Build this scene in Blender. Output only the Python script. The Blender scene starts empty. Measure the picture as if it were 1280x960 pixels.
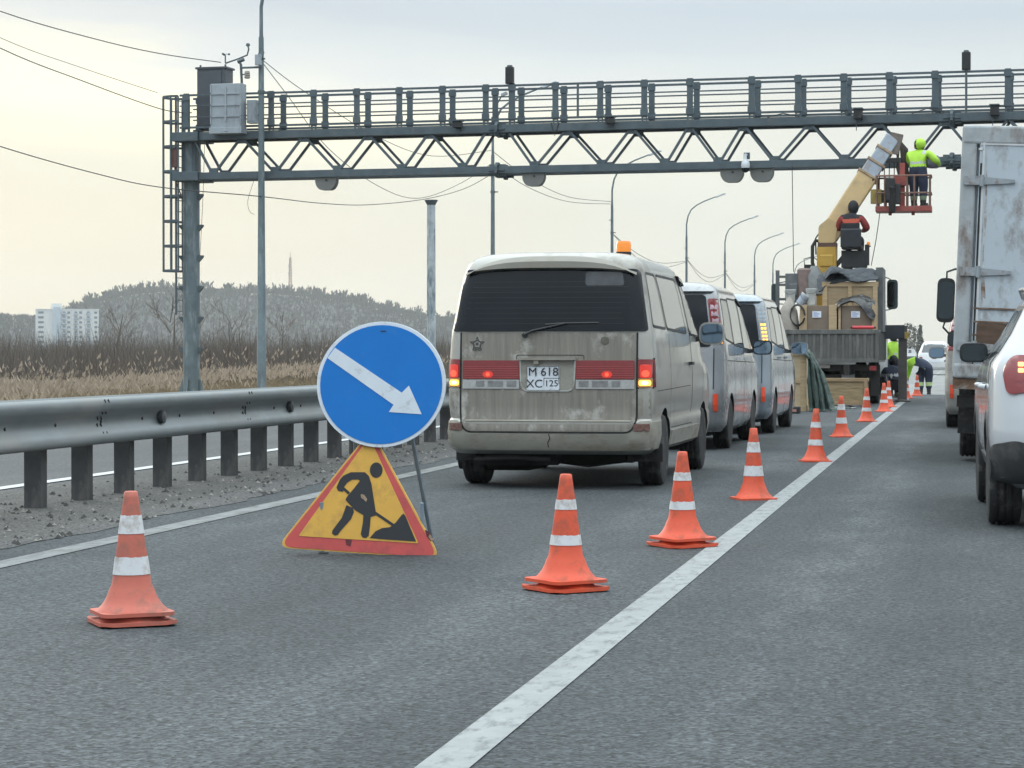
import bpy, bmesh, math, random
from mathutils import Vector, Matrix, Euler
from mathutils.geometry import delaunay_2d_cdt
R = math.radians
random.seed(7)
S = bpy.context.scene
COL = S.collection

# ------------------------------------------------------------------ camera
CAM_H = 1.17
FPX = 3000.0                                   # focal length in pixels of a 1280 px wide frame
YAW, PITCH, ROLL = math.atan(565/FPX), math.atan(39/FPX), 0.0
cam_d = bpy.data.cameras.new('camera'); cam = bpy.data.objects.new('camera', cam_d); COL.objects.link(cam)
CROT = Matrix.Rotation(YAW, 3, 'Z') @ Matrix.Rotation(R(90)-PITCH, 3, 'X') @ Matrix.Rotation(ROLL, 3, 'Z')
cam.location = (0, 0, CAM_H); cam.rotation_euler = CROT.to_euler()
cam_d.sensor_width = 36; cam_d.lens = 36*FPX/1280; cam_d.clip_start = .1; cam_d.clip_end = 9000
S.camera = cam
S.render.resolution_x, S.render.resolution_y = 1024, 768

# ------------------------------------------------------------------ sky, sun, exposure
SUN_EL, SUN_AZ = R(14), R(-40)                 # azimuth from +Y, negative = to the left
W = bpy.data.worlds.new('World'); S.world = W; W.use_nodes = True
def sky():
    nt = W.node_tree; n = nt.nodes; l = nt.links; n.clear()
    def N(t, **k):
        o = n.new(t)
        for a, b in k.items(): setattr(o, a, b)
        return o
    def M(op, a, b=None, c=None):
        o = N('ShaderNodeMath', operation=op)
        for i, v in enumerate((a, b, c)):
            if v is None: continue
            if hasattr(v, 'links'): l.new(v, o.inputs[i])
            else: o.inputs[i].default_value = v
        return o.outputs[0]
    def mix(f, a, b, t='MIX'):
        o = N('ShaderNodeMix', data_type='RGBA', blend_type=t)
        for i, v in ((0, f), (6, a), (7, b)):
            if hasattr(v, 'links'): l.new(v, o.inputs[i])
            else: o.inputs[i].default_value = v if i == 0 else (*v, 1)
        return o.outputs[2]
    def ramp(f, st):
        o = N('ShaderNodeValToRGB'); e = o.color_ramp.elements
        while len(e) < len(st): e.new(.5)
        for k, (p, c) in zip(e, st): k.position = p; k.color = (*c, 1)
        l.new(f, o.inputs[0]); return o.outputs[0]
    tc = N('ShaderNodeTexCoord'); sp = N('ShaderNodeSeparateXYZ'); l.new(tc.outputs['Generated'], sp.inputs[0])
    x, y, z = sp.outputs
    # stretched cloud noise that bends the bands of the overcast
    mp = N('ShaderNodeMapping'); mp.inputs['Scale'].default_value = (2.2, 2.2, 13); l.new(tc.outputs['Generated'], mp.inputs[0])
    ns = N('ShaderNodeTexNoise'); ns.inputs['Scale'].default_value = 1.6; ns.inputs['Detail'].default_value = 5; ns.inputs['Roughness'].default_value = .5
    l.new(mp.outputs[0], ns.inputs['Vector'])
    nz = M('SUBTRACT', ns.outputs[0], .5)
    zz = M('ADD', z, M('MULTIPLY', nz, .075))
    zz = M('ADD', zz, M('MULTIPLY', M('ADD', x, .2), .06))      # bands sink to the right
    t = M('MULTIPLY', zz, 2.5)                                    # z 0..0.4 -> 0..1
    left = ramp(t, [(0, (.86, .78, .60)), (.08, (.88, .82, .66)), (.17, (.84, .83, .70)), (.215, (.97, .94, .74)), (.265, (1.1, 1.06, .80)),
                    (.305, (.74, .78, .78)), (.345, (.54, .62, .69)), (.7, (.80, .87, .92)), (1, (.9, 1.0, 1.03))])
    right = ramp(t, [(0, (.78, .755, .66)), (.10, (.765, .765, .68)), (.2, (.73, .76, .71)), (.28, (.76, .78, .74)), (.325, (.68, .74, .76)),
                     (.375, (.56, .64, .70)), (.7, (.80, .87, .92)), (1, (.9, 1.0, 1.03))])
    side = N('ShaderNodeMapRange'); side.inputs[1].default_value = -.33; side.inputs[2].default_value = -.03; l.new(x, side.inputs[0])
    front = mix(side.outputs[0], left, right)
    # the sky behind the camera: even, bluer
    back = mix(M('MULTIPLY', M('MAXIMUM', z, 0), 1.0), (.62, .70, .77), (.95, 1.06, 1.12))
    fb = N('ShaderNodeMapRange'); fb.inputs[1].default_value = -.3; fb.inputs[2].default_value = .6; l.new(y, fb.inputs[0])
    cl = mix(fb.outputs[0], back, front)
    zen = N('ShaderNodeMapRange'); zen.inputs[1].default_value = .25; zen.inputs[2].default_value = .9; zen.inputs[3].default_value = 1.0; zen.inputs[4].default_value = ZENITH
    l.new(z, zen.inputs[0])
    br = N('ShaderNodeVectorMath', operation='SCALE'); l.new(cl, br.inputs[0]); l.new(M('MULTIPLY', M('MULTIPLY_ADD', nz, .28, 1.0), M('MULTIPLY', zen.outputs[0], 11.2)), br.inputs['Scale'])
    sk = N('ShaderNodeTexSky', sky_type='NISHITA', sun_disc=False, sun_elevation=SUN_EL, sun_rotation=SUN_AZ)
    sk.air_density = 1.0; sk.dust_density = 3.0
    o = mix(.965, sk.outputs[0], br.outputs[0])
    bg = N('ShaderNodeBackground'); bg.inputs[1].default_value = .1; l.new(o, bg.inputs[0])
    out = N('ShaderNodeOutputWorld'); l.new(bg.outputs[0], out.inputs[0])
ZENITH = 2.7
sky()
sun_d = bpy.data.lights.new('sun', 'SUN'); sun_d.energy = .8; sun_d.angle = R(22); sun_d.color = (1, .93, .82)
sun = bpy.data.objects.new('sun', sun_d); COL.objects.link(sun)
sdir = Vector((math.sin(SUN_AZ)*math.cos(SUN_EL), math.cos(SUN_AZ)*math.cos(SUN_EL), math.sin(SUN_EL)))
sun.rotation_euler = sdir.to_track_quat('Z', 'Y').to_euler()
S.view_settings.view_transform = 'Standard'; S.view_settings.look = 'None'; S.view_settings.exposure = 0; S.view_settings.gamma = 1
S.view_settings.use_curve_mapping = False
S.cycles.use_denoising = True; S.cycles.max_bounces = 6; S.cycles.volume_bounces = 0; S.cycles.caustics_reflective = False

# ------------------------------------------------------------------ measuring: a pixel of the photo to a point of the place
def ray(px, py): return CROT @ Vector(((px-640)/FPX, -(py-480)/FPX, -1))
def G(px, py, z=0.0):
    d = ray(px, py); k = (z-CAM_H)/d.z; return Vector((d.x*k, d.y*k, z))
def P(px, py, Y):
    d = ray(px, py); k = Y/d.y; return Vector((d.x*k, Y, CAM_H+d.z*k))

# ------------------------------------------------------------------ materials
MATS = {}
def mat(name, col, rough=.6, metal=0, var=.12, vs=6, bump=0, bs=60, dirt=None, coat=0, emit=None, es=0, stretch=(1, 1, 1), spec=.5, alpha=1):
    """procedural principled material: noise-varied colour, optional second (dirt) colour in patches, optional bump"""
    if name in MATS: return MATS[name]
    m = bpy.data.materials.new(name); m.use_nodes = True; MATS[name] = m
    nt = m.node_tree; n = nt.nodes; l = nt.links; b = n['Principled BSDF']
    b.inputs['Roughness'].default_value = rough; b.inputs['Metallic'].default_value = metal
    b.inputs['Coat Weight'].default_value = coat; b.inputs['Coat Roughness'].default_value = .08
    b.inputs['Specular IOR Level'].default_value = spec; b.inputs['Alpha'].default_value = alpha
    tc = n.new('ShaderNodeTexCoord'); mp = n.new('ShaderNodeMapping'); mp.inputs['Scale'].default_value = stretch
    l.new(tc.outputs['Object'], mp.inputs[0])
    ns = n.new('ShaderNodeTexNoise'); ns.inputs['Scale'].default_value = vs; ns.inputs['Detail'].default_value = 6; ns.inputs['Roughness'].default_value = .65
    l.new(mp.outputs[0], ns.inputs['Vector'])
    r = n.new('ShaderNodeValToRGB'); e = r.color_ramp.elements
    e[0].position = .3; e[0].color = (*[max(0, c*(1-var)) for c in col], 1); e[1].position = .7; e[1].color = (*[min(1, c*(1+var)) for c in col], 1)
    l.new(ns.outputs[0], r.inputs[0]); out = r.outputs[0]
    if dirt:
        dcol, amt, ds, dst = dirt                 # colour, amount 0..1, noise scale, stretch
        mp2 = n.new('ShaderNodeMapping'); mp2.inputs['Scale'].default_value = dst; l.new(tc.outputs['Object'], mp2.inputs[0])
        n2 = n.new('ShaderNodeTexNoise'); n2.inputs['Scale'].default_value = ds; n2.inputs['Detail'].default_value = 8; n2.inputs['Roughness'].default_value = .7
        l.new(mp2.outputs[0], n2.inputs['Vector'])
        r2 = n.new('ShaderNodeMapRange'); r2.inputs[1].default_value = .62-.35*amt; r2.inputs[2].default_value = .80-.32*amt
        l.new(n2.outputs[0], r2.inputs[0])
        mx = n.new('ShaderNodeMix'); mx.data_type = 'RGBA'; l.new(r2.outputs[0], mx.inputs[0]); l.new(out, mx.inputs[6]); mx.inputs[7].default_value = (*dcol, 1)
        out = mx.outputs[2]
        rr = n.new('ShaderNodeMapRange'); rr.inputs[3].default_value = rough; rr.inputs[4].default_value = max(rough, .75); l.new(r2.outputs[0], rr.inputs[0])
        l.new(rr.outputs[0], b.inputs['Roughness'])
        if metal:
            ir = n.new('ShaderNodeMapRange'); ir.inputs[3].default_value = metal; ir.inputs[4].default_value = 0; l.new(r2.outputs[0], ir.inputs[0]); l.new(ir.outputs[0], b.inputs['Metallic'])
        if coat:
            cr = n.new('ShaderNodeMapRange'); cr.inputs[3].default_value = coat; cr.inputs[4].default_value = 0; l.new(r2.outputs[0], cr.inputs[0]); l.new(cr.outputs[0], b.inputs['Coat Weight'])
    l.new(out, b.inputs['Base Color'])
    if bump:
        n3 = n.new('ShaderNodeTexNoise'); n3.inputs['Scale'].default_value = bs; n3.inputs['Detail'].default_value = 4
        l.new(mp.outputs[0], n3.inputs['Vector'])
        bp = n.new('ShaderNodeBump'); bp.inputs['Strength'].default_value = bump; bp.inputs['Distance'].default_value = .02
        l.new(n3.outputs[0], bp.inputs['Height']); l.new(bp.outputs[0], b.inputs['Normal'])
    if emit:
        b.inputs['Emission Color'].default_value = (*emit, 1); b.inputs['Emission Strength'].default_value = es
    return m
def asphalt(name, col, worn, light_bands=(), strength=1.0):
    """fine two-tone aggregate, larger worn areas and lighter wheel tracks that run along the road"""
    m = bpy.data.materials.new(name); m.use_nodes = True
    nt = m.node_tree; n = nt.nodes; l = nt.links; b = n['Principled BSDF']
    tc = n.new('ShaderNodeTexCoord')
    def noise(sc, stretch=(1, 1, 1), det=3, ro=.6):
        mp = n.new('ShaderNodeMapping'); mp.inputs['Scale'].default_value = stretch; l.new(tc.outputs['Object'], mp.inputs[0])
        o = n.new('ShaderNodeTexNoise'); o.inputs['Scale'].default_value = sc; o.inputs['Detail'].default_value = det; o.inputs['Roughness'].default_value = ro
        l.new(mp.outputs[0], o.inputs['Vector']); return o.outputs[0]
    def mr(v, a, b_, c, d):
        o = n.new('ShaderNodeMapRange'); l.new(v, o.inputs[0])
        for i, k in enumerate((a, b_, c, d)): o.inputs[i+1].default_value = k
        return o.outputs[0]
    def mul(a, b_):
        o = n.new('ShaderNodeMath'); o.operation = 'MULTIPLY'; l.new(a, o.inputs[0]); l.new(b_, o.inputs[1]); return o.outputs[0]
    vor = n.new('ShaderNodeTexVoronoi'); vor.inputs['Scale'].default_value = 75; l.new(tc.outputs['Object'], vor.inputs['Vector'])
    grain = mr(vor.outputs['Color'], 0, 1, 1-.8*strength, 1+.8*strength)
    g2 = mr(noise(30, det=5), .32, .68, 1-.5*strength, 1+.5*strength)
    g3 = mr(noise(.9, (1, .35, 1), 5), .3, .7, .86, 1.14)
    tracks = mr(noise(.55, (1, .02, 1), 3), .3, .7, .78, 1.25)
    tot = mul(mul(grain, g2), mul(g3, tracks))
    w = mr(noise(.35, (1, .3, 1), 6, .7), .48, .68, 0, .8)
    sx = n.new('ShaderNodeSeparateXYZ'); l.new(tc.outputs['Object'], sx.inputs[0])
    mott = mr(noise(2.6, (1, .22, 1), 6, .75), .40, .66, 0, 1)
    for bx, bw, ba in light_bands:                            # polished wheel tracks with ragged edges
        d = n.new('ShaderNodeMath'); d.operation = 'SUBTRACT'; l.new(sx.outputs[0], d.inputs[0]); d.inputs[1].default_value = bx
        ab = n.new('ShaderNodeMath'); ab.operation = 'ABSOLUTE'; l.new(d.outputs[0], ab.inputs[0])
        k = mul(mr(ab.outputs[0], bw*.25, bw, ba, 0), mott)
        ad = n.new('ShaderNodeMath'); ad.operation = 'ADD'; ad.use_clamp = True; l.new(w, ad.inputs[0]); l.new(k, ad.inputs[1]); w = ad.outputs[0]
    mx = n.new('ShaderNodeMix'); mx.data_type = 'RGBA'; l.new(w, mx.inputs[0]); mx.inputs[6].default_value = (*col, 1); mx.inputs[7].default_value = (*worn, 1)
    vm = n.new('ShaderNodeVectorMath'); vm.operation = 'SCALE'; l.new(mx.outputs[2], vm.inputs[0]); l.new(tot, vm.inputs['Scale'])
    l.new(vm.outputs[0], b.inputs['Base Color']); b.inputs['Roughness'].default_value = .82; b.inputs['Specular IOR Level'].default_value = .35
    bp = n.new('ShaderNodeBump'); bp.inputs['Strength'].default_value = .55*strength; bp.inputs['Distance'].default_value = .008
    l.new(vor.outputs['Distance'], bp.inputs['Height']); l.new(bp.outputs[0], b.inputs['Normal'])
    return m

# ------------------------------------------------------------------ mesh builder
class MB:
    def __init__(s): s.v = []; s.f = []; s.m = []
    def add(s, vs, fs, mi=0):
        k = len(s.v); s.v += [tuple(p) for p in vs]; s.f += [tuple(i+k for i in f) for f in fs]; s.m += [mi]*len(fs); return s
    def box(s, c, d, mi=0, rot=None, taper=1):
        hx, hy, hz = d[0]/2, d[1]/2, d[2]/2
        vs = [Vector((a*hx*(taper if e > 0 else 1), b*hy*(taper if e > 0 else 1), e*hz)) for e in (-1, 1) for a, b in ((-1, -1), (1, -1), (1, 1), (-1, 1))]
        if rot is not None:
            M = rot if isinstance(rot, Matrix) else Euler(rot).to_matrix(); vs = [M @ p for p in vs]
        c = Vector(c)
        return s.add([p+c for p in vs], [(3, 2, 1, 0), (4, 5, 6, 7), (0, 1, 5, 4), (1, 2, 6, 5), (2, 3, 7, 6), (3, 0, 4, 7)], mi)
    def bar(s, p, q, w, h, mi=0, up=(0, 0, 1), ext=0):
        p, q = Vector(p), Vector(q); d = (q-p); L = d.length; d.normalize()
        u = Vector(up)
        if abs(u.dot(d)) > .97: u = Vector((0, 1, 0))
        x = d.cross(u).normalized(); z = x.cross(d).normalized()
        M = Matrix((x, d, z)).transposed()
        return s.box((p+q)/2, (w, L+ext, h), mi, M)
    def tube(s, pts, r, n=8, mi=0, cap=True):
        pts = [Vector(p) for p in pts]; rr = r if isinstance(r, (list, tuple)) else [r]*len(pts)
        vs = []; N = len(pts); ref = None
        for i, p in enumerate(pts):
            d = (pts[min(i+1, N-1)]-pts[max(i-1, 0)]).normalized()
            if ref is None:
                ref = Vector((0, 0, 1)) if abs(d.z) < .9 else Vector((1, 0, 0))
            x = d.cross(ref).normalized(); yv = x.cross(d).normalized(); ref = yv
            vs += [p+(x*math.cos(2*math.pi*k/n)+yv*math.sin(2*math.pi*k/n))*rr[i] for k in range(n)]
        fs = [(i*n+k, i*n+(k+1) % n, (i+1)*n+(k+1) % n, (i+1)*n+k) for i in range(N-1) for k in range(n)]
        if cap: fs += [tuple(range(n-1, -1, -1)), tuple((N-1)*n+k for k in range(n))]
        return s.add(vs, fs, mi)
    def lathe(s, prof, n=24, o=(0, 0, 0), axis='Z', mi=0, mis=None):
        """prof: (radius, height) pairs from bottom to top, closed with caps"""
        vs = []
        for r, h in prof:
            for k in range(n):
                a = 2*math.pi*k/n; c, d = r*math.cos(a), r*math.sin(a)
                p = {'Z': (c, d, h), 'X': (h, c, d), 'Y': (d, h, c)}[axis]
                vs.append((p[0]+o[0], p[1]+o[1], p[2]+o[2]))
        k0 = len(s.v); s.v += vs
        for i in range(len(prof)-1):
            for k in range(n):
                s.f.append(tuple(k0+j for j in (i*n+k, i*n+(k+1) % n, (i+1)*n+(k+1) % n, (i+1)*n+k))); s.m.append(mis[i] if mis else mi)
        if prof[0][0] > 1e-5: s.f.append(tuple(k0+k for k in range(n-1, -1, -1))); s.m.append(mis[0] if mis else mi)
        if prof[-1][0] > 1e-5: s.f.append(tuple(k0+(len(prof)-1)*n+k for k in range(n))); s.m.append(mis[-1] if mis else mi)
        return s
    def prism(s, pts, f, d0, d1, mi=0):
        """outline pts (u, v) raised from depth d0 to d1; f(u, v, d) -> point"""
        n = len(pts)
        vs = [Vector(f(u, v, d0)) for u, v in pts]+[Vector(f(u, v, d1)) for u, v in pts]
        res = delaunay_2d_cdt([Vector(p) for p in pts], [(i, (i+1) % n) for i in range(n)], [], 1, 1e-6)
        if len(res[0]) != n: tri = [tuple(range(n))]
        else:
            mp = [o[0] for o in res[3]]; tri = [tuple(mp[i] for i in t) for t in res[2]]
        area = sum(pts[i][0]*pts[(i+1) % n][1]-pts[(i+1) % n][0]*pts[i][1] for i in range(n))
        order = list(range(n)) if area > 0 else list(range(n-1, -1, -1))
        fs = [tuple(n+i for i in t) for t in tri]+[tuple(reversed(t)) for t in tri]
        for a, b in zip(order, order[1:]+order[:1]): fs.append((a, b, n+b, n+a))
        k = len(s.v); s.add(vs, fs, mi)
        # orient: top normal along f's depth direction
        c = Vector((0, 0, 0)); t = tri[0]
        a, b, cc = vs[n+t[0]], vs[n+t[1]], vs[n+t[2]]
        dd = Vector(f(*pts[t[0]], d1))-Vector(f(*pts[t[0]], d0))
        if (b-a).cross(cc-a).dot(dd) < 0:
            for i in range(len(s.f)-len(fs), len(s.f)): s.f[i] = tuple(reversed(s.f[i]))
        return s
    def patch(s, pts, f, off=.004, mi=0, step=.08, depth=.012):
        """panel laid on a curved surface: f(u, v, off) -> point; pts outline (u, v)"""
        out = []
        n = len(pts)
        for i in range(n):
            a, b = Vector(pts[i]), Vector(pts[(i+1) % n]); k = max(1, int((b-a).length/step))
            out += [a.lerp(b, j/k) for j in range(k)]
        n = len(out); allp = list(out)
        us = [p.x for p in out]; vv = [p.y for p in out]
        def inside(x, y):
            c = False
            for i in range(n):
                a, b = out[i], out[i-1]
                if (a.y > y) != (b.y > y) and x < (b.x-a.x)*(y-a.y)/(b.y-a.y)+a.x: c = not c
            return c
        u = min(us)+step/2
        while u < max(us):
            v = min(vv)+step/2
            while v < max(vv):
                if inside(u, v) and min((Vector((u, v))-p).length for p in out) > step*.4: allp.append(Vector((u, v)))
                v += step
            u += step
        res = delaunay_2d_cdt(allp, [(i, (i+1) % n) for i in range(n)], [], 1, 1e-6)
        mp = [o[0] for o in res[3]]
        tri = [tuple(mp[i] for i in t) for t in res[2]]
        vs = [Vector(f(p.x, p.y, off)) for p in allp]+[Vector(f(p.x, p.y, off-depth)) for p in out]
        fs = list(tri); N = len(allp)
        area = sum(out[i].x*out[(i+1) % n].y-out[(i+1) % n].x*out[i].y for i in range(n))
        for i in range(n):
            j = (i+1) % n; q = (N+i, N+j, j, i)
            fs.append(q if area > 0 else tuple(reversed(q)))
        t = tri[0]; a, b, c = vs[t[0]], vs[t[1]], vs[t[2]]
        dd = Vector(f(allp[t[0]].x, allp[t[0]].y, off+.01))-vs[t[0]]
        if (b-a).cross(c-a).dot(dd) < 0: fs = [tuple(reversed(q)) for q in fs]
        return s.add(vs, fs, mi)
    def build(s, name, mats, parent=None, smooth=None, bevel=0, loc=None, rot=None, seg=2):
        me = bpy.data.meshes.new(name); me.from_pydata(s.v, [], s.f)
        for m in (mats if isinstance(mats, (list, tuple)) else [mats]): me.materials.append(m)
        if any(s.m): me.polygons.foreach_set('material_index', s.m)
        if smooth is not None:
            me.polygons.foreach_set('use_smooth', [True]*len(s.f)); me.set_sharp_from_angle(angle=R(smooth))
        me.update()
        o = bpy.data.objects.new(name, me); COL.objects.link(o)
        if parent: o.parent = parent
        if loc is not None: o.location = loc
        if rot is not None: o.rotation_euler = rot
        if bevel:
            b = o.modifiers.new('edge', 'BEVEL'); b.width = bevel; b.segments = seg; b.limit_method = 'ANGLE'; b.angle_limit = R(35)
        return o
def tag(o, label=None, cat=None, group=None, kind=None):
    if label: o['label'] = label
    if cat: o['category'] = cat
    if group: o['group'] = group
    if kind: o['kind'] = kind
    return o
def thing(name, label, cat, loc=(0, 0, 0), rot=(0, 0, 0), group=None):
    o = bpy.data.objects.new(name, None); o.empty_display_size = .2; COL.objects.link(o)
    o.location = loc; o.rotation_euler = rot; return tag(o, label, cat, group)
def clone(o, loc=None, rot=None, label=None, parent=None):
    c = o.copy(); COL.objects.link(c)
    if parent: c.parent = parent
    if loc is not None: c.location = loc
    if rot is not None: c.rotation_euler = rot
    if label: c['label'] = label
    for ch in list(o.children): clone(ch, parent=c)
    return c
def rpoly(pts, r, n=4):
    """round the corners of an outline"""
    out = []; N = len(pts)
    for i in range(N):
        rr = r[i] if isinstance(r, (list, tuple)) else r
        p, a, b = Vector(pts[i]), Vector(pts[i-1]), Vector(pts[(i+1) % N])
        if rr <= 0: out.append(tuple(p)); continue
        da, db = (a-p), (b-p); k = min(rr, da.length*.48, db.length*.48); s, e = p+da.normalized()*k, p+db.normalized()*k
        for j in range(n+1):
            t = j/n; out.append(tuple(s*(1-t)**2+p*2*t*(1-t)+e*t*t))
    return out
def circ(cx, cy, r, n=24, ry=None): return [(cx+r*math.cos(2*math.pi*k/n), cy+(ry or r)*math.sin(2*math.pi*k/n)) for k in range(n)]
def rect(x0, y0, x1, y1): return [(x0, y0), (x1, y0), (x1, y1), (x0, y1)]
def baked(o, extra=None):
    """evaluate an object's modifiers into a plain mesh"""
    dg = bpy.context.evaluated_depsgraph_get(); dg.update()
    return bpy.data.meshes.new_from_object(o.evaluated_get(dg))
def text_mesh(body, size, ext=.001):
    c = bpy.data.curves.new('text', 'FONT'); c.body = body; c.size = size; c.extrude = ext; c.align_x = 'CENTER'; c.align_y = 'CENTER'; c.offset = 0
    o = bpy.data.objects.new('text', c); COL.objects.link(o)
    me = baked(o); COL.objects.unlink(o); bpy.data.objects.remove(o); return me

# common materials
STEEL = mat('painted_gantry_steel', (.082, .11, .125), .5, .2, .18, 3, dirt=((.12, .13, .13), .25, 5, (1, 1, 1)))
GALV = mat('galvanised_steel', (.36, .39, .41), .42, .55, .12, 5, dirt=((.22, .22, .21), .35, 2.2, (1, 1, 1)))
POLE = mat('weathered_pole_steel', (.13, .17, .185), .5, .3, .2, 3, dirt=((.26, .30, .31), .30, 6, (1, 1, .25)))
BLACKP = mat('black_plastic', (.018, .019, .02), .55, 0, .2, 14)
RUBBER = mat('tyre_rubber', (.022, .022, .023), .85, 0, .25, 18, dirt=((.09, .085, .08), .3, 9, (1, 1, 1)))
UNDER = mat('dark_underbody', (.02, .019, .018), .9, 0, .3, 8)
GLASS = mat('tinted_glass', (.008, .011, .015), .05, 0, .1, 3, spec=.22)
GLASSL = mat('clear_side_glass', (.05, .06, .065), .03, 0, .1, 3, spec=.9)
MIRROR = mat('mirror_glass', (.17, .24, .31), .04, 1, .02, 3); DMIRROR = mat('mirror_painted_dark_reflection', (.05, .062, .066), .05, 1, .05, 3)  # reflections painted into the mirror colours: bluish sky, and dark surroundings for DMIRROR
CHROME = mat('chrome', (.7, .72, .74), .12, 1, .05, 4)
RIM = mat('alloy_rim', (.42, .43, .44), .35, .8, .1, 7)
RED_L = mat('red_lamp_lens', (.20, .012, .014), .18, 0, .15, 30, coat=.5)
RED_LIT = mat('red_lamp_lit', (.6, .03, .02), .25, 0, .05, 20, emit=(1, .13, .06), es=1.1); RED_GLOW = mat('red_lamp_glow', (.45, .03, .02), .25, 0, .05, 20, emit=(1, .05, .03), es=.35)
AMB_LIT = mat('amber_lamp_lit', (.8, .4, .05), .25, 0, .05, 20, emit=(1, .55, .10), es=2.0); AMB_CORE = mat('amber_lamp_core', (.9, .7, .3), .25, 0, .05, 20, emit=(1, .78, .32), es=3.0)
AMBER = mat('amber_plastic', (.75, .22, .02), .25, 0, .1, 9, coat=.4, emit=(1, .3, .02), es=.25)
CLEAR_L = mat('clear_lamp_lens', (.36, .36, .35), .2, 0, .15, 30, coat=.5)
WOOD = mat('pine_planks', (.46, .34, .20), .75, 0, .22, 3, dirt=((.27, .19, .11), .22, 3, (1, 1, 6)), stretch=(1, 1, 8), bump=.15, bs=30)
WOODD = mat('old_planks', (.30, .21, .12), .8, 0, .3, 4, stretch=(1, 1, 9), dirt=((.16, .11, .07), .3, 3, (1, 1, 5)))
CARTON = mat('brown_cardboard', (.21, .165, .125), .85, 0, .1, 5)
PAPER = mat('white_paper', (.74, .78, .84), .7, 0, .03, 9)
SEAM = mat('panel_gap_black', (.02, .02, .02), .9, 0, .05, 9)
from mathutils import noise as mnoise
HAZE = .00016
# ================================================================== SETTING
def sheet(name, x0, x1, y0, y1, z, m, nx=1, ny=1, kind='structure'):
    b = MB(); vs = [(x0+(x1-x0)*i/nx, y0+(y1-y0)*j/ny, z) for j in range(ny+1) for i in range(nx+1)]
    b.add(vs, [(j*(nx+1)+i, j*(nx+1)+i+1, (j+1)*(nx+1)+i+1, (j+1)*(nx+1)+i) for j in range(ny) for i in range(nx)])
    return tag(b.build(name, m), kind=kind)
GROUND = mat('dry_winter_ground', (.15, .125, .09), .95, 0, .35, .25, bump=.3, bs=3)
LOWZ = -1.7
# terrain: embankment, flat land and the wooded hill behind it, as one sheet out to the horizon
ridge = [(-900, 400), (-300, 402), (-60, 398), (0, 394), (40, 395), (80, 388), (110, 377), (150, 366), (190, 361), (240, 363), (290, 364), (350, 364), (400, 369), (440, 374),
         (480, 384), (520, 391), (560, 398), (640, 409), (700, 416), (800, 421), (900, 424), (1000, 425), (1130, 424), (1200, 427), (1300, 424), (1500, 420), (2200, 418)]
def ridge_y(px):
    for (a, ya), (b_, yb) in zip(ridge, ridge[1:]):
        if a <= px <= b_:
            t = (px-a)/(b_-a); return ya+(yb-ya)*t
    return 400
def hill_h(x, y):
    """height of the land (without the embankment)"""
    d = math.hypot(x, y)
    loc = CROT.transposed() @ Vector((x, y, 0))
    if d < 900 or loc.z > -1: return 0
    px = 640+FPX*loc.x/(-loc.z)
    if px < -900 or px > 2200: top = .016*d
    else: top = CAM_H+(434-ridge_y(px))/FPX*2250/max(.9, math.cos(math.atan((px-640)/FPX)))
    top += 1.7
    t = (d-1700)/(2250-1700); t = max(0, min(1, t)); t = t*t*(3-2*t)
    if d > 2300: t = max(.55, 1-(d-2300)/1500)
    h = top*t
    h += (mnoise.noise(Vector((x*.006, y*.006, 0)))*5+mnoise.noise(Vector((x*.02, y*.02, 3)))*1.5)*t*(1 if d < 2100 else .35)
    return max(h, 0)
def terrain():
    b = MB(); az = [R(-75+150*i/300) for i in range(301)]
    ds = [60, 120, 250, 500, 900, 1100, 1250]+[1250+40*i for i in range(1, 29)]+[2500, 2700, 2900, 3100]
    vs = []
    for d in ds:
        for a in az:
            x, y = d*math.sin(a-YAW*0), d*math.cos(a)
            vs.append((x, y, LOWZ+hill_h(x, y)))
    n = len(az); fs = [(j*n+i, j*n+i+1, (j+1)*n+i+1, (j+1)*n+i) for j in range(len(ds)-1) for i in range(n-1)]
    b.add(vs, fs)
    o = len(b.v); b.add([(-400, -60, LOWZ-.02), (400, -60, LOWZ-.02), (400, 130, LOWZ-.02), (-400, 130, LOWZ-.02)], [(0, 1, 2, 3)])
    m = mat('bare_hillside', (.045, .044, .044), .95, 0, .25, .02, dirt=((.085, .08, .08), .14, .025, (1, 1, 2.5)))
    return tag(b.build('terrain', m, smooth=60), kind='structure')
terrain()
# embankment under both carriageways
b = MB(); prof = [(-26, LOWZ+.02), (-19.2, -.35), (-16.8, -.03), (8.0, -.03), (9.5, -.2), (14, LOWZ+.02)]
ys = [-40, 20, 60, 120, 300, 900]
b.add([(x, y, z) for y in ys for x, z in prof], [(j*6+i, j*6+i+1, (j+1)*6+i+1, (j+1)*6+i) for j in range(len(ys)-1) for i in range(5)])
tag(b.build('embankment', mat('embankment_grass', (.17, .14, .095), .95, 0, .4, .8, bump=.4, bs=6)), kind='structure')
ASPH = asphalt('road_asphalt', (.0375, .0445, .0485), (.072, .081, .086), [(-.68, .34, .9), (-2.2, .45, .5), (-3.9, .5, .45), (1.0, .5, .6), (-4.85, .3, .5)])
tag(sheet('road', -5.9, 7.5, -20, 68, 0, ASPH), kind='structure')
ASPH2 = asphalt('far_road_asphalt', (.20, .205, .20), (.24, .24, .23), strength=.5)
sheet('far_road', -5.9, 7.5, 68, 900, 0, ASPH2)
ASPH3 = asphalt('opposite_asphalt', (.06, .064, .067), (.085, .085, .085), strength=.7)
sheet('opposite_road', -16.6, -7.95, -20, 900, -.004, ASPH3)
GRAVEL = asphalt('dusty_verge', (.066, .066, .064), (.10, .098, .092), strength=1.0)
b = MB(); ny = 560
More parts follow.
